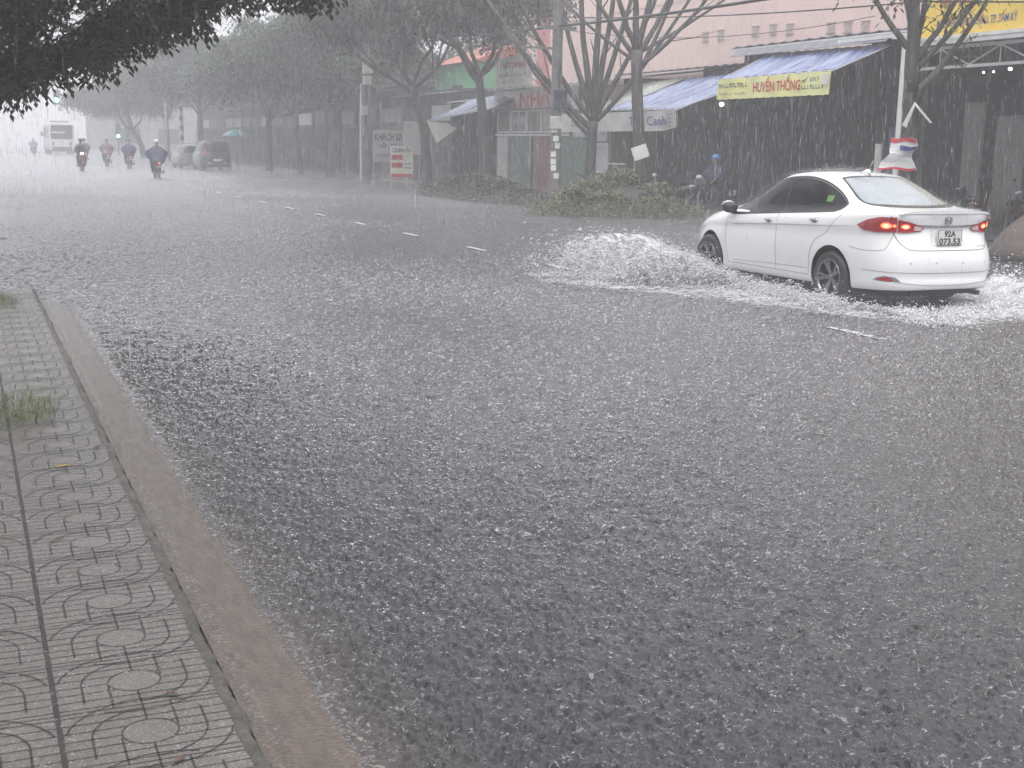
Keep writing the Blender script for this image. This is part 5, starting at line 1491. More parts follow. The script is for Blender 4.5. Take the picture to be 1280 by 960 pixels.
    # bumper crease and lip, their shade drawn as grey strips
    mb = MB(); strip(mb, skin, skin.radial, curve2([(-.98,.445),(-.6,.435),(0,.425),(.6,.435),(.98,.445)], 10), .010, .002, 1); mb.build('bumper_crease_shade', M_crease, t)
    mb = MB(); strip(mb, skin, skin.radial, curve2([(-.62,.33),(-.3,.298),(0,.29),(.3,.298),(.62,.33)], 10), .012, .003, 1); mb.build('bumper_lip_shade', M_crease, t)
    mb = MB(); strip(mb, skin, skin.radial, [(-.7,.232),(0,.232),(.7,.232)], .03, .003, 1); mb.build('valance', M_blkp, t)
    for sg in (1, -1): mb = MB(); strip(mb, skin, skin.radial, curve2([(.655,.86),(.72,.70),(.80,.66),(1.0,.655),(1.2,.68)], 6), .005, .0018, sg); mb.build('bumper_gap', M_seam, t)
    for yy in (-.5,-.18,.18,.5):
        P_ = [(yy+.012*math.cos(a), .535+.012*math.sin(a)) for a in [2*PI*k/12 for k in range(12)]]
        decal(skin, skin.rear, P_, .002, .01, -1).build('parking_sensor', M_crease, t)
    # plate, painted shade round its recess, and its characters
    dn = Vector((1, 0, 0))
    px = min(skin.rear(a_, b_)[0].x for a_ in (-.15,0,.15) for b_ in (.72,.81,.89))-.014
    mb = MB(); strip(mb, skin, skin.rear, [(.20,.905),(.22,.72),(-.22,.72),(-.20,.905)], .006, .002, 1); mb.build('plate_recess_shade', M_crease, t)
    mb = MB(); mb.box((px-.006,-.165,.722),(px+.012,.165,.895)); pl = mb.build('number_plate', M_plate, t, bevel=.006)
    EY = Vector((0, -1, 0)); UZ = Vector((0, 0, 1))
    text_on('92A', .062, (px-.0085, .0, .818), EY, UZ, width=.155, bold=.03, mat_=M_blkp, name='plate_lettering', parent=pl, center=True)
    text_on('073.53', .066, (px-.0085, .0, .735), EY, UZ, width=.285, bold=.03, mat_=M_blkp, name='plate_lettering', parent=pl, center=True)
    mb = MB()
    for a, b in (((-.160,.725),(.160,.730)),((-.160,.887),(.160,.892)),((-.162,.725),(-.157,.892)),((.157,.725),(.162,.892))): mb.box((px-.0082,a[0],a[1]),(px-.0062,b[0],b[1]))
    mb.build('plate_border', M_blkp, pl)
    # badge: upright H in a rounded frame
    hx, _n = skin.rear(0, .985); bx = hx.x-.012
    mb = MB()
    for k in range(20):
        a0, a1 = 2*PI*k/20, 2*PI*(k+1)/20
        f = lambda a, s_: (bx, math.copysign(abs(math.cos(a))**.6, math.cos(a))*.048*s_, .985+math.copysign(abs(math.sin(a))**.6, math.sin(a))*.040*s_)
        mb.add([f(a0,1), f(a1,1), f(a1,.84), f(a0,.84)], [(0,1,2,3)])
    for s_ in (1,-1): mb.add([(bx,s_*.030,1.015),(bx,s_*.018,1.015),(bx,s_*.014,.955),(bx,s_*.024,.955)], [(0,1,2,3)])
    mb.add([(bx,.02,.990),(bx,-.02,.990),(bx,-.02,.980),(bx,.02,.980)], [(0,1,2,3)])
    mb.build('badge', M_seam, t, thick=.004)
    def rear_text(s_, y, z, h, w_, m_):
        hh, _ = skin.rear(y-w_/2, z); hh2, _ = skin.rear(y+w_/2, z)
        a = Vector((hh2.x-.004, y+w_/2, z)); b = Vector((hh.x-.004, y-w_/2, z)); ex = (b-a).normalized()
        text_on(s_, h, a, ex, UZ, width=w_, bold=.02, mat_=m_, name='badge_lettering', parent=t)
    rear_text('CITY', .43, .985, .03, .20, M_seam)
    rear_text('CVT', -.50, .975, .022, .13, M_seam)
    rear_text('i-VTEC', -.47, .70, .018, .16, M_seam)
    # antenna, exhaust, underbody
    mb = MB(); mb.loft([[(1.62,-.012,1.462),(1.50,-.02,1.452),(1.42,0,1.43),(1.50,.02,1.452),(1.62,.012,1.462)],[(1.50,-.004,1.505),(1.46,-.006,1.50),(1.43,0,1.49),(1.46,.006,1.50),(1.50,.004,1.505)]]); mb.tube([(1.47,0,1.49),(1.40,0,1.60)], .003, 5); mb.build('antenna', M_cwhite, t, smooth=True)
    mb = MB(); mb.box((.3,-.62,.16),(4.1,.62,.215)); mb.tube([(.03,-.45,.20),(.6,-.45,.2)], .028, 10); mb.box((.25,-.3,.15),(.6,.3,.21)); mb.build('underbody', M_well, t)
    # lamps at the front
    def frontr(u, v, sg=1): return skin.cast(Vector((3.4,0,v))+Vector((math.cos(u), math.sin(u)*sg, 0))*3, -Vector((math.cos(u), math.sin(u)*sg, 0)))
    for sg in (1, -1):
        decal(skin, frontr, [(.35,.60),(.5,.66),(.9,.72),(1.15,.725),(.95,.62),(.6,.58)], .006, .04, -sg).build('headlight', M_pglass, t, smooth=True)
    return t
car = white_sedan()
car.scale = (1.035,)*3; car.location = (10.13, 11.29, -.02); car.rotation_euler = (0, 0, R(90) + R(0))
# ------------------------------------------------------------------ people, scooters, van, bus
M_skin = mat('skin', (0.34, 0.20, 0.14), .5, .1)
M_coat_blue = mat('blue_raincoat', (0.022, 0.03, 0.09), .25, .25, 3, .5, 8)
M_coat_lblue = mat('light_blue_raincoat', (0.24, 0.29, 0.42), .3, .2, 3, .5, 8)
M_coat_pink = mat('purple_pink_raincoat', (0.15, 0.09, 0.105), .3, .25, 3, .5, 8)
M_coat_grey = mat('dark_grey_jacket', (0.03, 0.03, 0.038), .4, .25, 3, .5, 8)
M_trouser = mat('dark_trousers', (0.025, 0.025, 0.03), .6, .2)
M_helmet_w = mat('white_helmet', (0.6, 0.6, 0.58), .2, .05, coat=.5)
M_helmet_b = mat('blue_helmet', (0.08, 0.20, 0.55), .2, .05, coat=.5)
M_helmet_d = mat('dark_helmet', (0.04, 0.04, 0.05), .2, .05, coat=.5)
M_sc_blk = mat('black_scooter_shell', (0.02, 0.02, 0.022), .2, .2, coat=.5)
M_sc_red = mat('maroon_scooter_shell', (0.10, 0.025, 0.025), .2, .2, coat=.5)
M_headlamp = mat('lit_headlamp', (1, .97, .9), emit=2)
M_taillit = mat('lit_tail_lamp', (1, .12, .08), emit=1.6)

def scooter(label, shell, loc, rz, group=None, lit=True):
    """step-through scooter, nose towards +x of its own frame"""
    t = thing('motor_scooter', label, 'scooter', loc, rz, group)
    for x in (-.62, .62):
        h = bpy.data.objects.new('wheel', None); col.objects.link(h); h.parent = t; h.location = (x, 0, .27)
        Mx = Matrix.Rotation(R(90), 4, 'X')
        mb = MB(); mb.lathe([(.20,-.04),(.255,-.045),(.275,0),(.255,.045),(.20,.04),(.20,-.04)], 20, Mx); mb.build('tyre', M_tyre, h, smooth=True)
        mb = MB(); mb.lathe([(.2,-.03),(.2,.03),(.17,.02),(.17,-.02),(.2,-.03)], 20, Mx)
        for k in range(5):
            a = 2*PI*k/5; mb.tube([(0,0,0),(.185*math.cos(a),0,.185*math.sin(a))], .018, 6)
        mb.build('rim', M_rim, h, smooth=True, angle=40)
    mb = MB(); rg = []
    for x, w_, z0, z1 in ((-.92,.05,.68,.76),(-.75,.11,.58,.80),(-.5,.15,.42,.80),(-.2,.155,.34,.76),(-.02,.13,.30,.62)):
        rg.append([(x, w_*math.cos(a), (z0+z1)/2+(z1-z0)/2*math.sin(a)) for a in [2*PI*k/14 for k in range(14)]])
    mb.loft(rg); mb.build('body', shell, t, smooth=True)
    mb = MB(); rg = []
    for x, w_, z in ((.02,.14,.30),(.30,.15,.30),(.42,.17,.42),(.50,.19,.62),(.50,.16,.85),(.46,.10,.98)):
        rg.append([(x+dx, w_*s_, z) for dx, s_ in ((0,-1),(.05,-.7),(.08,0),(.05,.7),(0,1),(-.03,.6),(-.03,-.6))])
    mb.loft(rg); mb.build('leg_shield', shell, t, smooth=True, angle=50)
    mb = MB(); rg = []
    for x, w_, z in ((-.78,.10,.80),(-.6,.14,.84),(-.3,.15,.81),(-.08,.12,.77),(0,.05,.74)):
        rg.append([(x, w_*math.cos(a), z+.045*math.sin(a)) for a in [2*PI*k/12 for k in range(12)]])
    mb.loft(rg); mb.build('seat', M_blkp, t, smooth=True)
    mb = MB(); mb.tube([(.62,.06,.27),(.56,.06,.55),(.47,0,.9),(.43,0,1.02)], [.022,.025,.03,.03], 8); mb.build('fork', M_rim, t)
    mb = MB(); mb.tube([(.36,-.34,1.02),(.44,-.15,1.04),(.46,0,1.02),(.44,.15,1.04),(.36,.34,1.02)], .016, 8); hb = mb.build('handlebar', M_blkp, t, smooth=True)
    for s_ in (1,-1):
        mb = MB(); mb.tube([(.42,.22*s_,1.04),(.42,.30*s_,1.2)], .006, 5); mb.ball((.42,.33*s_,1.23),(.012,.06,.04)); mb.build('mirror', M_blkp, hb)
    mb = MB(); mb.ball((.53,0,.98),(.07,.10,.07)); mb.build('headlight', M_headlamp if lit else M_pglass, t, smooth=True)
    mb = MB(); mb.ball((-.92,0,.73),(.03,.05,.03)); mb.build('tail_lamp', M_taillit if lit else M_tail, t, smooth=True)
    mb = MB(); Mx = Matrix.Translation((-.97,0,.56)) @ Matrix.Rotation(R(-18),4,'Y'); mb.box((-.006,-.10,-.075),(.006,.10,.075), M=Mx); mb.build('number_plate', M_plate, t)
    mb = MB(); rg = [[((.62 if q else -.62)+.31*math.cos(a), w_, .27+.31*math.sin(a)) for a in [R(lo+(hi-lo)*k/10) for k in range(11)]] for q, lo, hi in ((1,30,150),) for w_ in (-.06,0,.06)]
    mb.sheet(rg); mb.build('front_fender', shell, t, smooth=True)
    mb = MB(); mb.tube([(-.2,-.16,.28),(-.5,-.18,.3),(-.85,-.19,.38)], [.025,.045,.05], 10); mb.build('exhaust', M_rim, t, smooth=True)
    mb = MB(); mb.box((-.75,-.06,.62),(-.95,-.04,.5)) if False else mb.tube([(-.9,0,.66),(-1.0,0,.48),(-1.0,0,.40)], [.02,.05,.07], 6, flat=1); mb.build('rear_fender', M_blkp, t)
    return t

def skinned(name, joints, bones, mat_, parent, root=0, sub=2):
    me = bpy.data.meshes.new(name); me.from_pydata([j[0] for j in joints], bones, [])
    o = bpy.data.objects.new(name, me); col.objects.link(o)
    bm = bmesh.new(); bm.from_mesh(me); sl = bm.verts.layers.skin.verify(); bm.verts.ensure_lookup_table()
    for i, j in enumerate(joints):
        bm.verts[i][sl].radius = (j[1], j[1]); bm.verts[i][sl].use_root = (i == root)
    bm.to_mesh(me); bm.free()
    o.modifiers.new('skin', 'SKIN'); md = o.modifiers.new('sub', 'SUBSURF'); md.levels = sub; md.render_levels = sub
    me2 = eval_mesh(o); me2.materials.clear(); me2.materials.append(mat_)
    me2.polygons.foreach_set('use_smooth', [True]*len(me2.polygons))
    bpy.data.objects.remove(o)
    o = bpy.data.objects.new(name, me2); col.objects.link(o); o.parent = parent
    return o

def rider(label, coat, helmet, loc, rz, group=None, spread=1.0, cape=True, face=True, seat=0.0, trail=.0):
    """person astride a scooter, same frame as the scooter"""
    t = thing('person', label, 'person', loc, rz, group)
    s = seat
    J = [((-.30+s,0,.90),.13),((-.28+s,0,1.08),.135),((-.24+s,0,1.26),.145),((-.22+s,0,1.38),.10),((-.20+s,0,1.46),.058),((-.18+s,0,1.56),.085),((-.165+s,0,1.66),.092),((-.17+s,0,1.73),.06)]
    B = [(i, i+1) for i in range(7)]
    for sg in (1, -1):
        b = len(J)
        J += [((-.22+s,.19*sg,1.35),.062),((-.06+s*.6,.27*sg,1.16),.045),((.16,.30*sg,1.08),.038),((.33,.31*sg,1.05),.030)]
        B += [(3, b),(b, b+1),(b+1, b+2),(b+2, b+3)]
        # palm, fingers closed round the grip, thumb under
        h = len(J); J += [((.375,.31*sg,1.045),.024)]; B += [(b+3, h)]
        for q, dy in enumerate((-.03,-.01,.01,.03)):
            k = len(J); J += [((.395,(.31+dy)*sg,1.040),.009),((.392,(.31+dy)*sg,1.012),.008),((.368,(.31+dy)*sg,1.006),.007)]; B += [(h, k),(k, k+1),(k+1, k+2)]
        k = len(J); J += [((.362,.285*sg,1.03),.010),((.372,.27*sg,1.008),.009)]; B += [(h, k),(k, k+1)]
        b = len(J)
        J += [((-.26+s,.11*sg,.87),.095),((.04+s*.7,.19*sg,.80),.075),((.14+s*.4,.18*sg,.60),.055),((.14+s*.3,.16*sg,.36),.042),((.16+s*.3,.16*sg,.33),.045),((.28+s*.3,.17*sg,.32),.035)]
        B += [(0, b),(b, b+1),(b+1, b+2),(b+2, b+3),(b+3, b+4),(b+4, b+5)]
    body = skinned('body', J, B, M_skin, t)
    # trousers and shoes over the legs
    for sg in (1, -1):
        mb = MB(); mb.tube([(-.28+s,.11*sg,.87),(.04+s*.7,.19*sg,.80),(.11+s*.5,.185*sg,.70),(.14+s*.4,.18*sg,.58),(.14+s*.3,.16*sg,.40)], [.105,.088,.082,.07,.058], 12); mb.build('trouser_leg', M_trouser, t, smooth=True)
        mb = MB(); mb.tube([(.10+s*.3,.16*sg,.335),(.18+s*.3,.16*sg,.33),(.30+s*.3,.17*sg,.32)], [.05,.052,.035], 10); mb.build('shoe', M_blkp, t, smooth=True)
    # coat: hooded rain cape from the neck down, ruffled by the wind, or a jacket
    mb = MB(); n = 36; rg = []
    if cape:
        lv = [(1.50,.075,.07,-.20),(1.44,.14,.20,-.21),(1.36,.19,.29,-.21),(1.24,.22,.37*spread,-.20),(1.12,.25,.38*spread,-.20),(.98,.26,.31*spread,-.24),(.84,.25,.24*spread,-.28-trail*.4),(.72,.24,.20*spread,-.31-trail)]
    else:
        lv = [(1.50,.07,.07,-.20),(1.43,.12,.20,-.21),(1.33,.145,.24,-.23),(1.20,.155,.215,-.25),(1.05,.15,.20,-.28),(.92,.165,.205,-.30),(.84,.17,.20,-.30)]
    for j, (z, rx, ry, cx) in enumerate(lv):
        ring = []
        for k in range(n):
            a = 2*PI*k/n; f = j/len(lv)
            w_ = 1 + (.10*f*math.sin(a*7+j*.5) + .08*f*mnoise.noise((math.cos(a)*2, math.sin(a)*2, z*3))) * (1 if cape else .5)
            ring.append((cx+s+rx*w_*math.cos(a)+(.10 if cape and abs(math.sin(a)) > .7 and 2 < j < 6 else 0), ry*w_*math.sin(a), z + .03*f*math.sin(a*5)*(1 if cape else 0)))
        rg.append(ring)
    mb.loft(rg, cap=False); ct = mb.build('raincoat' if cape else 'jacket', coat, t, smooth=True, thick=.008)
    for sg in (1, -1):
        mb = MB(); mb.tube([(-.22+s,.17*sg,1.36),(-.06+s*.6,.27*sg,1.17),(.14,.30*sg,1.09),(.30,.31*sg,1.06)], [.09,.075,.065,.055 if not cape else .075], 10); mb.build('sleeve', coat, ct, smooth=True)
    # helmet: open-faced shell over the crown, with a brim
    mb = MB(); c = Vector((-.175+s, 0, 1.665)); rg = []
    for j in range(8):
        f = j/7; th_ = f*PI*.56
        rg.append([(c.x+.135*math.sin(th_)*math.cos(a), c.y+.118*math.sin(th_)*math.sin(a), c.z+.125*math.cos(th_)) for a in [2*PI*k/20 for k in range(20)]])
    mb.loft(rg, cap=True); mb.box((c.x+.10,-.07,c.z+.02),(c.x+.19,.07,c.z+.03)); mb.build('helmet', helmet, t, smooth=True, angle=50)
    if face:
        hd = MB(); fx = -.165+s+.088
        hd.ball((fx+.008,0,1.612),(.016,.013,.022)); hd.build('nose', M_skin, t, smooth=True)
        e = MB(); 
        for sg in (1,-1): 
            e = MB(); e.ball((fx-.006,.033*sg,1.635),(.010,.014,.008)); e.build('eye', M_blkp, t)
            e = MB(); e.ball((-.17+s,.092*sg,1.615),(.018,.010,.028)); e.build('ear', M_skin, t, smooth=True)
        e = MB(); e.ball((fx-.012,0,1.572),(.010,.026,.006)); e.build('mouth', M_coat_pink, t)
    return t
away = R(90)
sg_ = 'scooters riding through the rain'; pg = 'riders in the rain'
def pair(x, y, rz, shell, coat, helm, sl, pl, **k):
    scooter(sl, shell, (x, y, -.03), rz, sg_); rider(pl, coat, helm, (x, y, -.03), rz, pg, **k)
pair(8.13, 60.5, away, M_sc_black if False else M_sc_blk, M_coat_blue, M_helmet_w, 'black scooter with a white number plate under the rider in the wide blue cape', 'person in a wide blue rain cape and white helmet riding away, nearest rider', spread=1.35, trail=.05)
pair(9.17, 80.0, away, M_sc_red, M_coat_blue, M_helmet_d, 'scooter with a lit red tail lamp under the smaller blue caped rider', 'person in a blue rain cape and dark helmet on the scooter with the red lamp', spread=1.15)
pair(5.87, 72.5, R(-90), M_sc_red, M_coat_grey, M_helmet_d, 'maroon scooter coming towards the camera with its headlamp lit', 'person in dark clothes riding towards the camera', cape=False)
pair(8.5, 86.0, away, M_sc_blk, M_coat_pink, M_helmet_d, 'scooter with a pale plate under the rider in the purple pink cape', 'person in a long purple pink rain cape and dark helmet riding away', spread=1.2, trail=.25)
pair(7.9, 95.0, away, M_sc_blk, M_coat_pink, M_helmet_d, 'faint scooter half hidden to the left of the purple pink cape', 'faint person in a dull pink cape just left of the other pink one', spread=1.1, trail=.2)
pair(6.4, 132.0, away, M_sc_blk, M_coat_lblue, M_helmet_w, 'faintest scooter left of the bus', 'faint person in a pale blue cape left of the bus', spread=1.1)
# rider waiting under the eaves
O = (18.55, 30.1, .0)
scooter('dark scooter standing at the shop front right of the branch heap', M_sc_blk, (18.6, 30.1, .0), R(200), 'scooters parked at the shops', lit=False)
rider('person in a dark blue raincoat and bright blue helmet at the shop front', mat('navy_raincoat', (0.03,.035,.08), .35, .3, 3, .4, 8), M_helmet_b, (18.6, 30.1, -.18), R(200), cape=True, spread=.9)
for i, (x, y, a, lb, m_) in enumerate([(18.3, 31.6, 150, 'dark scooter with a pale plate parked nearest to the branch heap', M_sc_blk), (19.3, 21.2, 60, 'parked scooter right behind the car boot, beside the grey boards', M_sc_blk), (19.6, 20.3, 75, 'parked maroon scooter, middle one of those in the shed', M_sc_red), (19.4, 19.2, 100, 'parked black scooter nearest to the right edge of the view', M_sc_blk)]):
    scooter(lb, m_, (x, y, 0), R(a), 'scooters parked at the shops', lit=False)

# --- people carrier parked at the far kerb
def loft_vehicle(parent, L_, mats_, sub=1, name='body'):
    mb = MB(); mb.loft(L_); o = mb.build(name, mats_, None, smooth=True, sub=sub); me = eval_mesh(o); bpy.data.objects.remove(o)
    bm = bmesh.new(); bm.from_mesh(me); bmesh.ops.recalc_face_normals(bm, faces=bm.faces); bm.to_mesh(me); bm.free()
    o = bpy.data.objects.new(name, me); col.objects.link(o); o.parent = parent
    return o, Skin(me)
M_van = mat('dark_blue_grey_paint', (0.035, 0.04, 0.06), .22, .1, coat=.6)
t = thing('people_carrier', 'dark blue-grey people carrier parked at the far kerb under the umbrella', 'van', (13.3, 73.9, -.03), R(90))
z = lambda a, b: [(0, a), (4.5, b)]
L_ = [plan_loop(.1,4.3,.72,z(.25,.25)), plan_loop(.02,4.42,.86,z(.3,.3)), plan_loop(0,4.45,.89,z(.6,.55)), plan_loop(.03,4.4,.895,z(.95,.75)), plan_loop(.05,4.2,.88,[(0,1.08),(3.2,1.02),(4.4,.86)]),
      plan_loop(.08,3.75,.84,[(0,1.12),(3.3,1.08),(3.8,.98)]), plan_loop(.16,3.2,.78,z(1.42,1.38)), plan_loop(.26,2.8,.72,z(1.68,1.64)), plan_loop(.45,2.55,.6,z(1.78,1.74)), plan_loop(.9,2.2,.2,z(1.82,1.80))]
_, sk_ = loft_vehicle(t, L_, M_van)
decal(sk_, sk_.rear, [(-.68,1.14),(.68,1.14),(.6,1.6),(-.6,1.6)], .006, .12, -1).build('rear_window', M_tint, t, smooth=True)
for sg in (1,-1):
    for a, b, nm in ((.3,1.2,'quarter_window'),(1.26,2.1,'side_window'),(2.16,3.0,'front_side_window')):
        decal(sk_, sk_.side, [(a,1.14),(b,1.12),(b-.05*(a>2)*4,1.6-.2*(a>2)),(a+.05,1.6)], .006, .15, sg).build(nm, M_tint, t, smooth=True)
    decal(sk_, sk_.radial, [(.62,.95),(.84,.95),(.84,1.15),(.64,1.3)], .01, .08, sg).build('tail_lamp', M_tail, t, smooth=True)
    decal(sk_, sk_.rear, [(.45*sg-.12,.48),(.45*sg+.12,.48),(.45*sg+.12,.54),(.45*sg-.12,.54)], .01, .06, -1).build('reflector', M_pglass, t)
    for x in (.8, 3.5): wheel(t, x, .76*sg, sg, r=.33)
mb = MB(); mb.box((-.02,-.26,.62),(.0,.26,.74)); mb.build('number_plate', M_plate, t)
t2 = thing('parked_car', 'grey hatchback parked in front of the dark people carrier', 'car', (12.9, 79.5, -.03), R(90))
L2 = [[(p[0]*.86, p[1]*.95, p[2]*.86) for p in r_] for r_ in L_]
M_pale = mat('silver_paint', (.2,.2,.21), .25, .05, coat=.5)
_, s2 = loft_vehicle(t2, L2, M_pale)
decal(s2, s2.rear, [(-.6,1.0),(.6,1.0),(.52,1.38),(-.52,1.38)], .006, .12, -1).build('rear_window', M_tint, t2, smooth=True)
for sg in (1,-1):
    decal(s2, s2.side, [(.5,1.0),(2.6,.98),(2.2,1.36),(.55,1.38)], .006, .15, sg).build('side_window', M_tint, t2, smooth=True)
    decal(s2, s2.radial, [(.62,.85),(.82,.85),(.82,1.0),(.64,1.05)], .01, .08, sg).build('tail_lamp', M_tail, t2, smooth=True)
    for x in (.7, 3.0): wheel(t2, x, .72*sg, sg, r=.30)
# umbrella
t = thing('parasol', 'pale blue and teal parasol standing over the dark people carrier', 'umbrella', (14.85, 76.2, 0))
M_umb = mat('teal_parasol', (0.12, 0.36, 0.42), .4, .1, 1); M_umb2 = mat('pale_parasol', (0.40, 0.52, 0.62), .4, .1, 1)
for k in range(8):
    g = []
    for j in range(5):
        f = j/4; g.append([(0.85*math.sin(f*1.15)/.91*math.cos(2*PI*(k+u)/8)*(1-.03*math.sin(PI*u)), 0.85*math.sin(f*1.15)/.91*math.sin(2*PI*(k+u)/8)*(1-.03*math.sin(PI*u)), 2.0+.62*math.cos(f*1.15)-.25) for u in (0,.33,.66,1)])
    mb = MB(); mb.sheet(g); mb.build('panel', M_umb if k % 2 else M_umb2, t, smooth=True, thick=.006)
mb = MB(); mb.tube([(0,0,0),(0,0,2.4)], .025, 8); mb.build('pole', M_steel, t)
# --- bus
t = thing('city_bus', 'white bus with a dark rear window fading into the rain haze', 'bus', (9.4, 138, 0), R(90))
def rr(w_, h, r_, x, z0, n=5):
    pts = []
    for cx, cz, a0 in ((w_-r_, z0+h-r_, 0), (-w_+r_, z0+h-r_, 90), (-w_+r_, z0+r_, 180), (w_-r_, z0+r_, 270)):
        for k in range(n): a = R(a0+90*k/(n-1)); pts.append((x, cx+r_*math.cos(a), cz+r_*math.sin(a)))
    return pts
mb = MB(); mb.loft([rr(1.12,2.75,.3,0,.42), rr(1.22,2.85,.25,.12,.38), rr(1.22,2.85,.25,9.2,.38), rr(1.1,2.7,.3,9.4,.42)]); mb.build('body', M_white, t, smooth=True, angle=35)
mb = MB(); mb.loft([rr(1.02,1.35,.12,-.03,1.62), rr(1.02,1.35,.12,.05,1.62)]); mb.build('rear_window', M_tint, t)
mb = MB(); mb.box((-.04,-.95,.42),(.02,.95,.85)); mb.build('bumper', M_grey, t, bevel=.03)
mb = MB(); mb.box((-.045,-.3,2.2),(-.035,.95,2.34)); mb.build('rear_banner', M_white, t)
for sg in (1,-1):
    mb = MB(); mb.box((-.05,.82*sg-.1,1.0),(.02,.82*sg+.1,1.35)); mb.build('tail_lamp', M_tail, t, bevel=.02)
    for k in range(5):
        mb = MB(); y = 1.225*sg; mb.box((.7+k*1.7,min(y,y-.02*sg),1.7),(2.2+k*1.7,max(y,y-.02*sg)+.001,2.75)); mb.build('side_window', M_tint, t, bevel=.01)
    for x in (1.9, 7.3): wheel(t, x, 1.1*sg, sg, r=.48, w=.28)
    mb = MB(); mb.tube([(9.3,1.15*sg,2.6),(9.6,1.4*sg,2.6),(9.6,1.42*sg,2.3)],.02,6); mb.box((9.55,1.32*sg-.06,1.9),(9.62,1.32*sg+.14,2.35)); mb.build('mirror', M_blkp, t)
mb = MB(); mb.box((2,-.8,3.23),(4.4,.8,3.42)); mb.build('roof_unit', M_grey, t, bevel=.05)
# ------------------------------------------------------------------ rain, splashes, foam
def water_white(name, a, c=(0.78, 0.79, 0.81), rough=.25):
    m = bpy.data.materials.new(name); t = nt(m); N = t.nodes; L = t.links; p = N['Principled BSDF']
    p.inputs['Base Color'].default_value = c + (1,); p.inputs['Roughness'].default_value = rough; p.inputs['Alpha'].default_value = a
    p.inputs['Specular IOR Level'].default_value = .6
    return m
M_rain = water_white('falling_rain', .42)
M_drop = water_white('splash_drop', .9, (0.90, 0.90, 0.92))
M_crown = water_white('splash_crown', .32, (0.60, 0.60, 0.61))
rs = np.random.RandomState(3)
fx_, rx_, ux_ = np.array(_f), np.array(_r), np.array(_u)
def in_view(P, m=60):
    d = P - np.array([0, 0, CAM_H]); z = d @ fx_; x = 640 + 1600*(d @ rx_)/z; y = 480 - 1600*(d @ ux_)/z
    return (z > .5) & (x > -m) & (x < 1280+m) & (y > -m) & (y < 960+m)

def needles(P, D, L_, W):
    """slender 3-sided drops: centre P, direction D, length L_, width W"""
    n = len(P); D = D/np.linalg.norm(D, axis=1)[:, None]
    a = np.cross(D, np.array([.3, .9, .2])); a /= np.linalg.norm(a, axis=1)[:, None]; b = np.cross(D, a)
    V = []
    for k in range(3):
        an = 2*PI*k/3; V.append(P + (a*math.cos(an) + b*math.sin(an))*W[:, None]*.5 - D*L_[:, None]*.15)
    V.insert(0, P - D*L_[:, None]*.5); V.append(P + D*L_[:, None]*.5)
    V = np.stack(V, 1).reshape(-1, 3)
    f = np.array([(0,2,1),(0,3,2),(0,1,3),(4,1,2),(4,2,3),(4,3,1)])
    F = (f[None] + (np.arange(n)*5)[:, None, None]).reshape(-1, 3)
    return V, F

# falling rain
n = 60000
Y = rs.uniform(2.5, 45, n); X = rs.uniform(-1.5, 20, n); Z = rs.uniform(0.05, 6.5, n)
P = np.stack([X, Y, Z], 1); dist = np.linalg.norm(P, axis=1)
keep = in_view(P, 20) & (rs.rand(n) < np.clip((dist-7)/20, .012, 1)**1.5)
P = P[keep]; dist = dist[keep]; k = len(P)
D = np.stack([rs.normal(.03, .02, k), rs.normal(0, .02, k), -np.ones(k)], 1)
V, F = needles(P, D, rs.lognormal(math.log(.16), .5, k).clip(.05, .5), rs.lognormal(math.log(.0026), .4, k)*np.clip(dist/12, .6, 1.6))
tag(big_mesh('rain', V, F, M_rain), 'fine falling rain over the whole street', 'rain', kind='stuff')

# threads of water pouring off roofs and awnings
segs = []
def pour(x, y0, y1, z0, z1, per_m, zb=0.0):
    m_ = int(abs(y1-y0)*per_m)
    for i in range(m_):
        f = rs.rand(); y = y0+(y1-y0)*f; top = z0+(z1-z0)*f; z = top - rs.exponential(.05)
        dens = rs.rand()
        while z > zb+.05:
            l = rs.uniform(.06, .34)*(1.3 if z > top-.5 else 1)
            if rs.rand() < (.85 if z > top-.4 else .42+.3*dens):
                segs.append((x+rs.normal(0, .02+.012*(top-z)), y+rs.normal(0, .006), z-l/2, l, rs.uniform(.003, .0075)*(1.2 if dens > .8 else .8)))
            z -= l + rs.uniform(.02, .25)
pour(18.62, 22.6, 14.0, 4.0, 4.0, 17); pour(19.1, 30.3, 22.9, 4.32, 4.32, 8, 3.9)
pour(17.95, 28.96, 24.3, 2.98, 3.02, 15); pour(17.98, 24.25, 22.7, 3.5, 3.9, 14); pour(18.0, 31.0, 29.0, 3.3, 3.4, 14)
pour(17.93, 38.9, 31.0, 2.2, 2.2, 8); pour(20.3, 35, 30.3, 4.05, 4.05, 8, 3.8); pour(18.7, 47, 37, 3.75, 3.75, 5); pour(17.85, 51, 44.4, 2.75, 3.0, 6)
pour(19.6, 62, 54, 3.9, 3.9, 4); pour(19.6, 80, 62.5, 4.2, 4.2, 3)
for yy in np.arange(14, 36, 1.0):            # curtains of rain falling deeper between the eave and the kerb
    pass
S_ = np.array(segs); P = S_[:, :3]; k = len(P)
D = np.stack([rs.normal(0, .015, k), rs.normal(0, .015, k), -np.ones(k)], 1)
V, F = needles(P, D, S_[:, 3], S_[:, 4])
tag(big_mesh('roof_runoff', V, F, water_white('runoff_thread', .5, (0.62, .625, .65))), 'countless threads of water pouring off the shop roofs and awnings', 'runoff', kind='stuff')
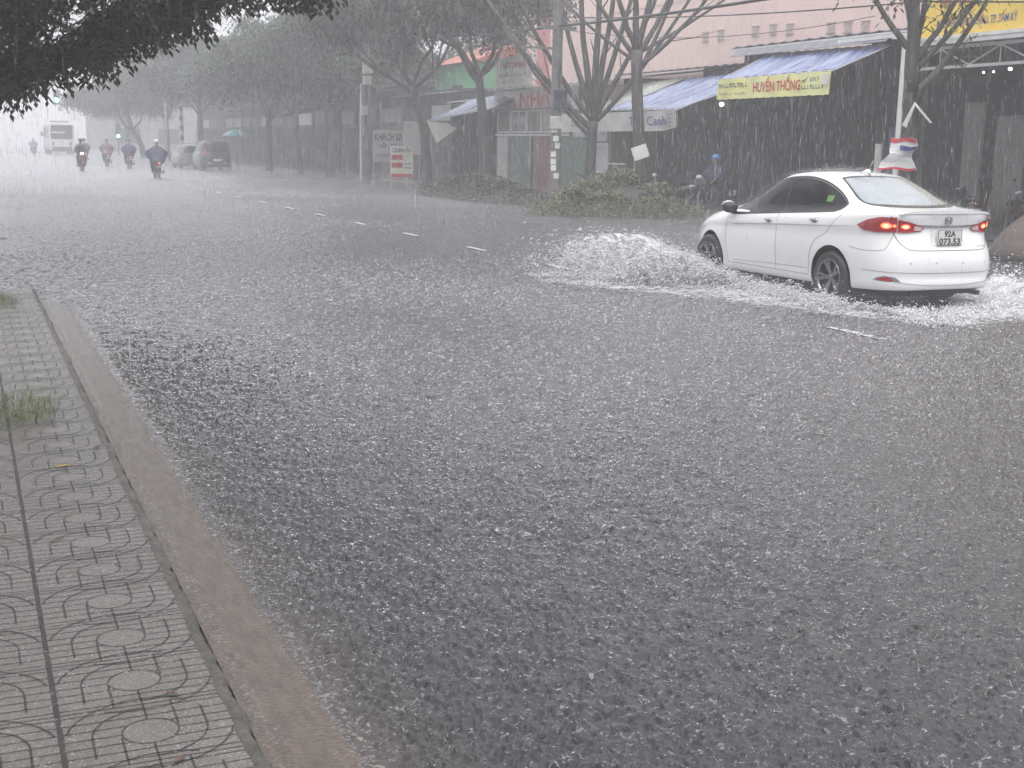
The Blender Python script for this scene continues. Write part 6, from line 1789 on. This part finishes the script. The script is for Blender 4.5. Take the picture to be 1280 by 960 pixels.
# water running over the tarps and sheet roofs
segs = []
def crowns(P, r, h, mat_, name, label, cat):
    """little splash crowns: a bent strip of three quads standing on the water"""
    n = len(P); a0 = rs.uniform(0, 2*PI, n); sp = rs.uniform(.7, 1.5, n)
    V = []
    for i in range(4):
        a = a0 + sp*(i-1.5)*.8; wob = rs.uniform(.75, 1.25, (n, 1))
        d = np.stack([np.cos(a), np.sin(a), np.zeros(n)], 1)*r[:, None]*wob
        hh = h*rs.uniform(.35, 1.15, n)*(1 if i in (1, 2) else .55)
        V.append(P + d); V.append(P + d*1.35 + np.stack([np.zeros(n), np.zeros(n), hh], 1))
    V = np.stack(V, 1).reshape(-1, 3)
    f = np.array([(0,2,3,1),(2,4,5,3),(4,6,7,5)])
    F = (f[None] + (np.arange(n)*8)[:, None, None]).reshape(-1, 4)
    return tag(big_mesh(name, V, F, mat_), label, cat, kind='stuff')
def scatter(n, x0, x1, y0, y1, z=0.0, pw=1.0):
    Y = y0 + (y1-y0)*rs.rand(n)**pw; X = rs.uniform(x0, x1, n); P = np.stack([X, Y, np.full(n, z)], 1)
    return P[in_view(P, 10)]
P1 = scatter(15000, .97, 16, 2.8, 14); P2 = scatter(24000, .97, 17.5, 14, 60, pw=.9)
P = np.concatenate([P1, P2]); d = np.linalg.norm(P, axis=1)
# strikes come in gusts: thin them unevenly
nz = np.array([mnoise.noise((p[0]*.9, p[1]*.5, 0)) for p in P]); keep = rs.rand(len(P)) < np.clip(.55+nz*.9, .15, 1)
P = P[keep]; d = d[keep]; n = len(P)
sc_ = np.clip(d/9, .55, 1.7)
crowns(P, rs.uniform(.004, .011, n)*sc_, rs.uniform(.003, .010, n)*sc_, M_crown, 'rain_splashes', 'tiny crowns thrown up where rain strikes the flooded road', 'splashes')
# frothy fringe along both sides of the gutter stream and over the tiles
Y = 2.8 + 13*rs.rand(5200)**1.3; X = .975 + rs.normal(0, .026, 5200) + .012*np.array([mnoise.noise((y*6, 0, 0)) for y in Y]); Pg = np.stack([X, Y, np.full(len(X), .004)], 1)
Y2 = 2.8 + 13*rs.rand(2600)**1.3; Pg2 = np.stack([.745 + rs.normal(0, .016, 2600), Y2, np.full(2600, .014)], 1)
Pt = scatter(12000, -1.3, .64, 2.6, 15.5, ZP+.001, 1.2)
Pg = np.concatenate([Pg[in_view(Pg)], Pg2[in_view(Pg2)], Pt]); n = len(Pg)
crowns(Pg, rs.uniform(.002, .006, n), rs.uniform(.002, .006, n), M_crown, 'edge_splashes', 'small splashes along the gutter and over the wet tiles', 'splashes')

# --- the car's splash: drops and torn sheets thrown from the wheels
def thrown(n, src, dirs, tmax, spread, g=9.8, z0=.02, seed=0):
    r = np.random.RandomState(seed)
    s = src(r, n); v = dirs(r, n) + r.normal(0, spread, (n, 3))
    tm = r.rand(n)**.8*tmax
    P = s + v*tm[:, None]; P[:, 2] += z0 - .5*g*tm*tm; V_ = v.copy(); V_[:, 2] -= g*tm
    k = (P[:, 2] > .0) & ~((P[:, 0] > 9.27) & (P[:, 0] < 11.0) & (P[:, 1] > 11.4) & (P[:, 1] < 15.9))
    return P[k], V_[k]
fw = (9.30, 14.95)     # front near wheel
Ps = []; Vs = []
def add(a): Ps.append(a[0]); Vs.append(a[1])
def src_line(x0, y0, x1, y1, j=.05):
    def f(r, n):
        u = r.rand(n, 1); return np.array([[x0, y0, 0]])*(1-u) + np.array([[x1, y1, 0]])*u + np.stack([r.normal(0, j, n), r.normal(0, j, n), np.zeros(n)], 1)
    return f
def fan(vx, vy, vz, dv):
    def f(r, n):
        k = r.uniform(1-dv, 1+dv*.4, (n, 1)); e = r.uniform(.55, 1.1, n)
        v = np.array([[vx, vy, 0]])*k; v = np.repeat(v, 1, 0); out = np.zeros((n, 3)); out[:, :2] = v[:, :2]; out[:, 2] = vz*e*k[:, 0]
        out[:, 1] += r.uniform(-1.3, 1.3, n)
        return out
    return f
add(thrown(70000, src_line(9.25, 14.3, 9.3, 15.4), fan(-3.5, .55, 2.85, .45), .62, .22, seed=1))
add(thrown(22000, src_line(9.25, 14.0, 9.3, 15.3), fan(-1.8, .2, 2.2, .5), .5, .3, seed=2))
add(thrown(26000, src_line(9.2, 11.9, 9.28, 13.9, .1), fan(-1.4, -.1, 1.3, .6), .36, .3, seed=3))
add(thrown(9000, src_line(9.2, 10.2, 9.6, 12.2, .16), fan(-.8, -1.0, 1.1, .6), .3, .35, seed=4))
add(thrown(6000, src_line(9.6, 10.9, 11.0, 11.4, .14), fan(.0, -1.0, .9, .6), .26, .3, seed=5))
add(thrown(12000, src_line(11.05, 11.2, 11.1, 12.8, .06), fan(1.9, -.4, 2.3, .55), .5, .4, seed=6))
add(thrown(5000, src_line(11.1, 14.2, 11.1, 15.4, .06), fan(3.0, .3, 2.7, .5), .55, .3, seed=7))
P = np.concatenate(Ps); D = np.concatenate(Vs); n = len(P)
clump = np.array([mnoise.noise((p[0]*5, p[1]*5, p[2]*7)) for p in P]); k = rs.rand(n) < np.clip(.5+clump*1.4, .08, 1)
P = P[k]; D = D[k]; n = len(P)
W = rs.lognormal(math.log(.0085), .5, n).clip(.004, .026)
V, F = needles(P, D, W*rs.uniform(1.4, 4.5, n), W)
t = thing('car_splash', 'white fan of spray and foam thrown sideways by the wheels of the saloon car', 'splash', (9.3, 14, 0))
o = big_mesh('spray_drops', V - np.array([9.3, 14, 0]), F, M_drop, t); tag(o, kind='stuff')

def froth_mat(name, thr, scale, dens, vein=True):
    """torn water: white lace with clear holes"""
    m = bpy.data.materials.new(name); t_ = nt(m); N = t_.nodes; L = t_.links; p = N['Principled BSDF']
    p.inputs['Base Color'].default_value = (.80, .81, .83, 1); p.inputs['Roughness'].default_value = .22; p.inputs['Specular IOR Level'].default_value = .7
    tc = N.new('ShaderNodeTexCoord'); uv = N.new('ShaderNodeAttribute'); uv.attribute_name = 'fade'
    a = N.new('ShaderNodeTexNoise'); a.inputs['Scale'].default_value = scale; a.inputs['Detail'].default_value = 6; a.inputs['Distortion'].default_value = 1.8; a.inputs['Roughness'].default_value = .68
    L.new(tc.outputs['Object'], a.inputs['Vector'])
    v = N.new('ShaderNodeTexVoronoi'); v.feature = 'DISTANCE_TO_EDGE'; v.inputs['Scale'].default_value = scale*1.6
    ad = N.new('ShaderNodeVectorMath'); ad.operation = 'MULTIPLY_ADD'; ad.inputs[1].default_value = (.12,)*3; L.new(a.outputs['Color'], ad.inputs[0]); L.new(tc.outputs['Object'], ad.inputs[2]); L.new(ad.outputs[0], v.inputs['Vector'])
    mr = N.new('ShaderNodeMapRange'); mr.inputs['From Min'].default_value = thr; mr.inputs['From Max'].default_value = thr+.22; 
    sm = N.new('ShaderNodeMath'); sm.operation = 'ADD'; L.new(a.outputs['Fac'], sm.inputs[0])
    fd = N.new('ShaderNodeMath'); fd.operation = 'MULTIPLY_ADD'; fd.inputs[1].default_value = .55; fd.inputs[2].default_value = -.40; L.new(uv.outputs['Fac'], fd.inputs[0]); L.new(fd.outputs[0], sm.inputs[1])
    L.new(sm.outputs[0], mr.inputs['Value'])
    ln = N.new('ShaderNodeMapRange'); ln.inputs['From Min'].default_value = .06; ln.inputs['From Max'].default_value = .0; L.new(v.outputs['Distance'], ln.inputs['Value'])
    l2 = N.new('ShaderNodeMath'); l2.operation = 'MULTIPLY'; L.new(ln.outputs[0], l2.inputs[0]); L.new(uv.outputs['Fac'], l2.inputs[1])
    mx_ = N.new('ShaderNodeMath'); mx_.operation = 'MAXIMUM'; L.new(mr.outputs[0], mx_.inputs[0]); L.new(l2.outputs[0], mx_.inputs[1])
    dn = N.new('ShaderNodeMath'); dn.operation = 'MULTIPLY'; dn.inputs[1].default_value = dens; L.new(mx_.outputs[0], dn.inputs[0]); L.new(dn.outputs[0], p.inputs['Alpha'])
    b = N.new('ShaderNodeBump'); b.inputs['Strength'].default_value = 1; b.inputs['Distance'].default_value = .03; L.new(a.outputs['Fac'], b.inputs['Height']); L.new(b.outputs[0], p.inputs['Normal'])
    return m
M_sheet = froth_mat('torn_water_sheet', .42, 6, .85)
M_foam = froth_mat('road_foam', .53, 5, .8)
def fade_mesh(name, grid, fades, m_, par, off):
    mb = MB(); mb.sheet([[(p[0]-off[0], p[1]-off[1], p[2]-off[2]) for p in r] for r in grid])
    o = mb.build(name, m_, par, smooth=True)
    at_ = o.data.attributes.new('fade', 'FLOAT', 'POINT'); at_.data.foreach_set('value', [f for r in fades for f in r])
    return o
O = (9.3, 14, 0)
def arc_sheet(vx, vz, y0, y1, vy, tmax, seed, name='water_sheet', x0=9.25, nu=60, nt_=40):
    g = []; fd = []
    for i in range(nt_+1):
        t_ = tmax*i/nt_; r_ = []; f_ = []
        for j in range(nu+1):
            u = j/nu; k_ = 1 + .22*mnoise.noise((u*5, seed, 0)) ; wob = .10*t_/tmax*mnoise.noise((u*9, t_*7, seed)) 
            x = x0 + vx*k_*t_; y = y0+(y1-y0)*u + (vy+1.6*(u-.5))*t_ + wob; zz = .01 + vz*k_*(.75+.5*math.sin(PI*u)**.7)*t_ - 4.9*t_*t_
            r_.append((x+wob, y, max(.006, zz+wob*.6))); f_.append((math.sin(PI*u)**.35)*(1-.45*(i/nt_)))
        g.append(r_); fd.append(f_)
    return fade_mesh(name, g, fd, M_sheet, t, O)
arc_sheet(-3.4, 2.6, 14.2, 15.6, .5, .58, 1); arc_sheet(-2.5, 2.2, 14.1, 15.4, .3, .48, 2); arc_sheet(-1.5, 1.7, 13.9, 15.2, .1, .36, 3)
arc_sheet(-1.0, 1.25, 11.8, 13.6, -.2, .27, 4); arc_sheet(2.0, 1.9, 11.0, 12.6, -.3, .42, 5, x0=11.1); arc_sheet(-.7, 1.0, 10.6, 12.0, -.6, .2, 6)
# foam spread on the water
def foam(outline_mid, width, seed, name='foam'):
    """band of foam along a path; width varies"""
    g = []; fd = []
    n = len(outline_mid)
    for i, (x, y) in enumerate(outline_mid):
        a = outline_mid[max(0, i-1)]; b = outline_mid[min(n-1, i+1)]; dx, dy = b[0]-a[0], b[1]-a[1]; l = math.hypot(dx, dy) or 1
        w_ = width[i]; r_ = []; f_ = []
        for j in range(13):
            s_ = -1+2*j/12; q = w_*s_*(1+.25*mnoise.noise((i*.35, s_*2, seed)))
            r_.append((x-dy/l*q, y+dx/l*q, .007+.035*max(0, 1-s_*s_)*abs(mnoise.noise((x*3, y*3+s_*2, seed))))); f_.append(max(0, 1-abs(s_)**3)*min(1, i/2.5, (n-1-i)/2.5))
        g.append(r_); fd.append(f_)
    fade_mesh(name, g, fd, M_foam, t, O)
def path(a, m_=40): 
    c = curve2(a, 12); return c
p1 = path([(7.0,15.5),(7.35,14.95),(7.8,14.2),(8.4,13.3),(8.7,12.4),(8.9,11.5),(9.2,10.7),(9.9,10.2)]); foam(p1, [.25+.5*math.sin(PI*i/(len(p1)-1))**.6 for i in range(len(p1))], 1)
p2 = path([(9.1,15.6),(8.6,14.6),(8.9,13.2),(9.3,11.6),(10.2,10.9),(11.2,11.1)]); foam(p2, [.2+.42*math.sin(PI*i/(len(p2)-1))**.5 for i in range(len(p2))], 2)
p3 = path([(11.3,13.6),(11.7,12.4),(11.6,11.2),(11.2,10.3),(10.7,9.7),(10.4,9.4)]); foam(p3, [.2+.4*math.sin(PI*i/(len(p3)-1))**.5 for i in range(len(p3))], 3)
p5 = path([(9.5,11.6),(10.0,10.7),(10.6,10.9),(11.1,11.9)]); foam(p5, [.3+.45*math.sin(PI*i/(len(p5)-1))**.5 for i in range(len(p5))], 6)
p4 = path([(7.0,15.9),(7.5,16.0),(8.3,15.7),(9.0,15.3)]); foam(p4, [.2+.35*math.sin(PI*i/(len(p4)-1))**.5 for i in range(len(p4))], 4)
# rain bouncing off the car roof, boot and bonnet
n = 9000
X = rs.uniform(.1, 4.3, n); Yc = rs.uniform(-.8, .8, n)
wx = 10.13 - Yc*1.035; wy = 11.29 + X*1.035
zr = np.array([lin([(0,1.08),(.5,1.12),(1.4,1.43),(1.9,1.475),(2.5,1.43),(3.4,1.0),(4.2,.82)], x) for x in X])*1.035
zr -= .10*(np.abs(Yc)/.6)**3
P = np.stack([wx, wy, zr + rs.exponential(.022, n)], 1); D = np.stack([rs.normal(0, 1, n), rs.normal(0, 1, n), rs.uniform(.3, 1.5, n)], 1)
keep = (np.abs(Yc) < np.interp(X, [0, .8, 1.4, 2.5, 3.2, 4.3], [.7, .6, .55, .55, .7, .75])); P = P[keep]; D = D[keep]; n = len(P)
V, F = needles(P, D, rs.uniform(.004, .014, n), rs.uniform(.002, .004, n))
tag(big_mesh('roof_splashes', V, F, M_drop), 'fine drops bouncing off the roof of the white saloon car', 'splashes', kind='stuff')
# a few thick drips passing close to the camera
for i, (px, py, Y_, L0, lb) in enumerate([(162, 432, 5, .11, 'blurred falling drop nearest to the kerb'), (519, 248, 8, .14, 'pale falling drop before the verge shrubs'), (1074, 400, 6, .13, 'pale falling drop below the rear wheel of the white car')]):
    c = at(px, py, Y_); mb = MB(); mb.tube([c+Vector((0,0,L0/2)), c+Vector((0,0,L0*.2)), c-Vector((0,0,L0*.35)), c-Vector((0,0,L0/2))], [.0008,.0028,.0034,.0006], 8)
    tag(mb.build('rain_drop', water_white('near_drop', .45), smooth=True), lb, 'drop')

# --- small growth and litter on the near pavement
def grass(label, cx, cy, rx, ry, n, h, seed):
    r = np.random.RandomState(seed); V = []; F = []
    a = r.uniform(0, 2*PI, n); q = r.rand(n)**.5; X = cx+rx*q*np.cos(a); Y = cy+ry*q*np.sin(a)
    for i in range(n):
        az = r.uniform(0, 2*PI); L0 = h*r.uniform(.5, 1.2); lean = r.uniform(.5, 1.5); w_ = r.uniform(.0022, .0045)
        d = np.array([math.cos(az), math.sin(az), 0]); sd_ = np.array([-d[1], d[0], 0])*w_; p = np.array([X[i], Y[i], ZP]); b = len(V)
        for k in range(5):
            f = k/4; c = p + d*L0*lean*f*f*.8 + np.array([0, 0, L0*(f-.45*f*f*lean)]); c[2] = max(c[2], ZP+.003)
            V += [c-sd_*(1-f*.9), c+sd_*(1-f*.9)]
        for k in range(4): F.append((b+2*k, b+2*k+1, b+2*k+3, b+2*k+2))
    tag(big_mesh('grass', np.array(V), np.array(F), M_grass), label, 'grass', kind='stuff')
M_grass = leaf_mat('wet_grass', (0.08, 0.11, 0.03), (0.22, 0.25, 0.08))
grass('tuft of wet green grass spilling over the tiles at the left edge', .12, 8.55, .36, .55, 420, .17, 1)
grass('small dark grass tuft farther along the kerb at the left edge', .28, 14.6, .22, .5, 260, .12, 2)
def fallen(label, px, py, m_, rz, s_=.05):
    d_ = (_f + _r*((px-640)/1600) + _u*((480-py)/1600)); k = (ZP+.004-CAM_H)/d_.z; c = Vector((d_.x*k, d_.y*k, ZP+.004))
    pts = [(-1,0),(-.6,.28),(0,.42),(.6,.26),(1,0),(.6,-.24),(0,-.38),(-.6,-.26)]
    mb = MB(); mb.add([(x*s_, y*s_, .003+.006*abs(y)+.004*x*x) for x, y in pts]+[(0,0,.0015)], [(i, (i+1) % 8, 8) for i in range(8)]); mb.tube([(-s_,0,.004),(-s_*1.5,.01*s_,.006)], .001, 4)
    o = tag(mb.build('fallen_leaf', m_, smooth=True), label, 'leaf', 'fallen leaves on the tiles'); o.location = c; o.rotation_euler = (0, 0, rz)
M_lf_y = mat('yellow_leaf', (.42,.28,.04), .4, .2, 30); M_lf_b = mat('brown_leaf', (.10,.055,.035), .4, .2, 30)
fallen('single yellow leaf just below the grass tuft', 78, 583, M_lf_y, .4, .045)
fallen('brown leaf on the kerb edge level with the yellow leaf', 121, 560, M_lf_b, 1.2, .04)
fallen('dark leaf left of the gutter under the yellow leaf', 72, 676, M_lf_b, .2, .03)
fallen('brown leaf near the tile discs, halfway to the lower edge', 215, 868, M_lf_b, 2.2, .028)
fallen('dark leaf at the lower edge of the tiles', 225, 950, M_lf_b, .9, .028)
# broken branch lying in the flooded gutter at the left edge
mb = MB(); c = Vector((.42, 24.5, .02)); mb.tube([c+Vector(v) for v in ((-.35,.9,.03),(-.15,.4,.10),(.0,0,.05),(.22,-.5,.0))], [.012,.022,.026,.012], 7); mb.tube([c+Vector(v) for v in ((-.15,.4,.10),(-.3,.35,.2))], [.012,.004], 6)
tag(mb.build('broken_stick', M_steel, smooth=True), 'pale broken stick lying in the water at the left edge', 'stick')
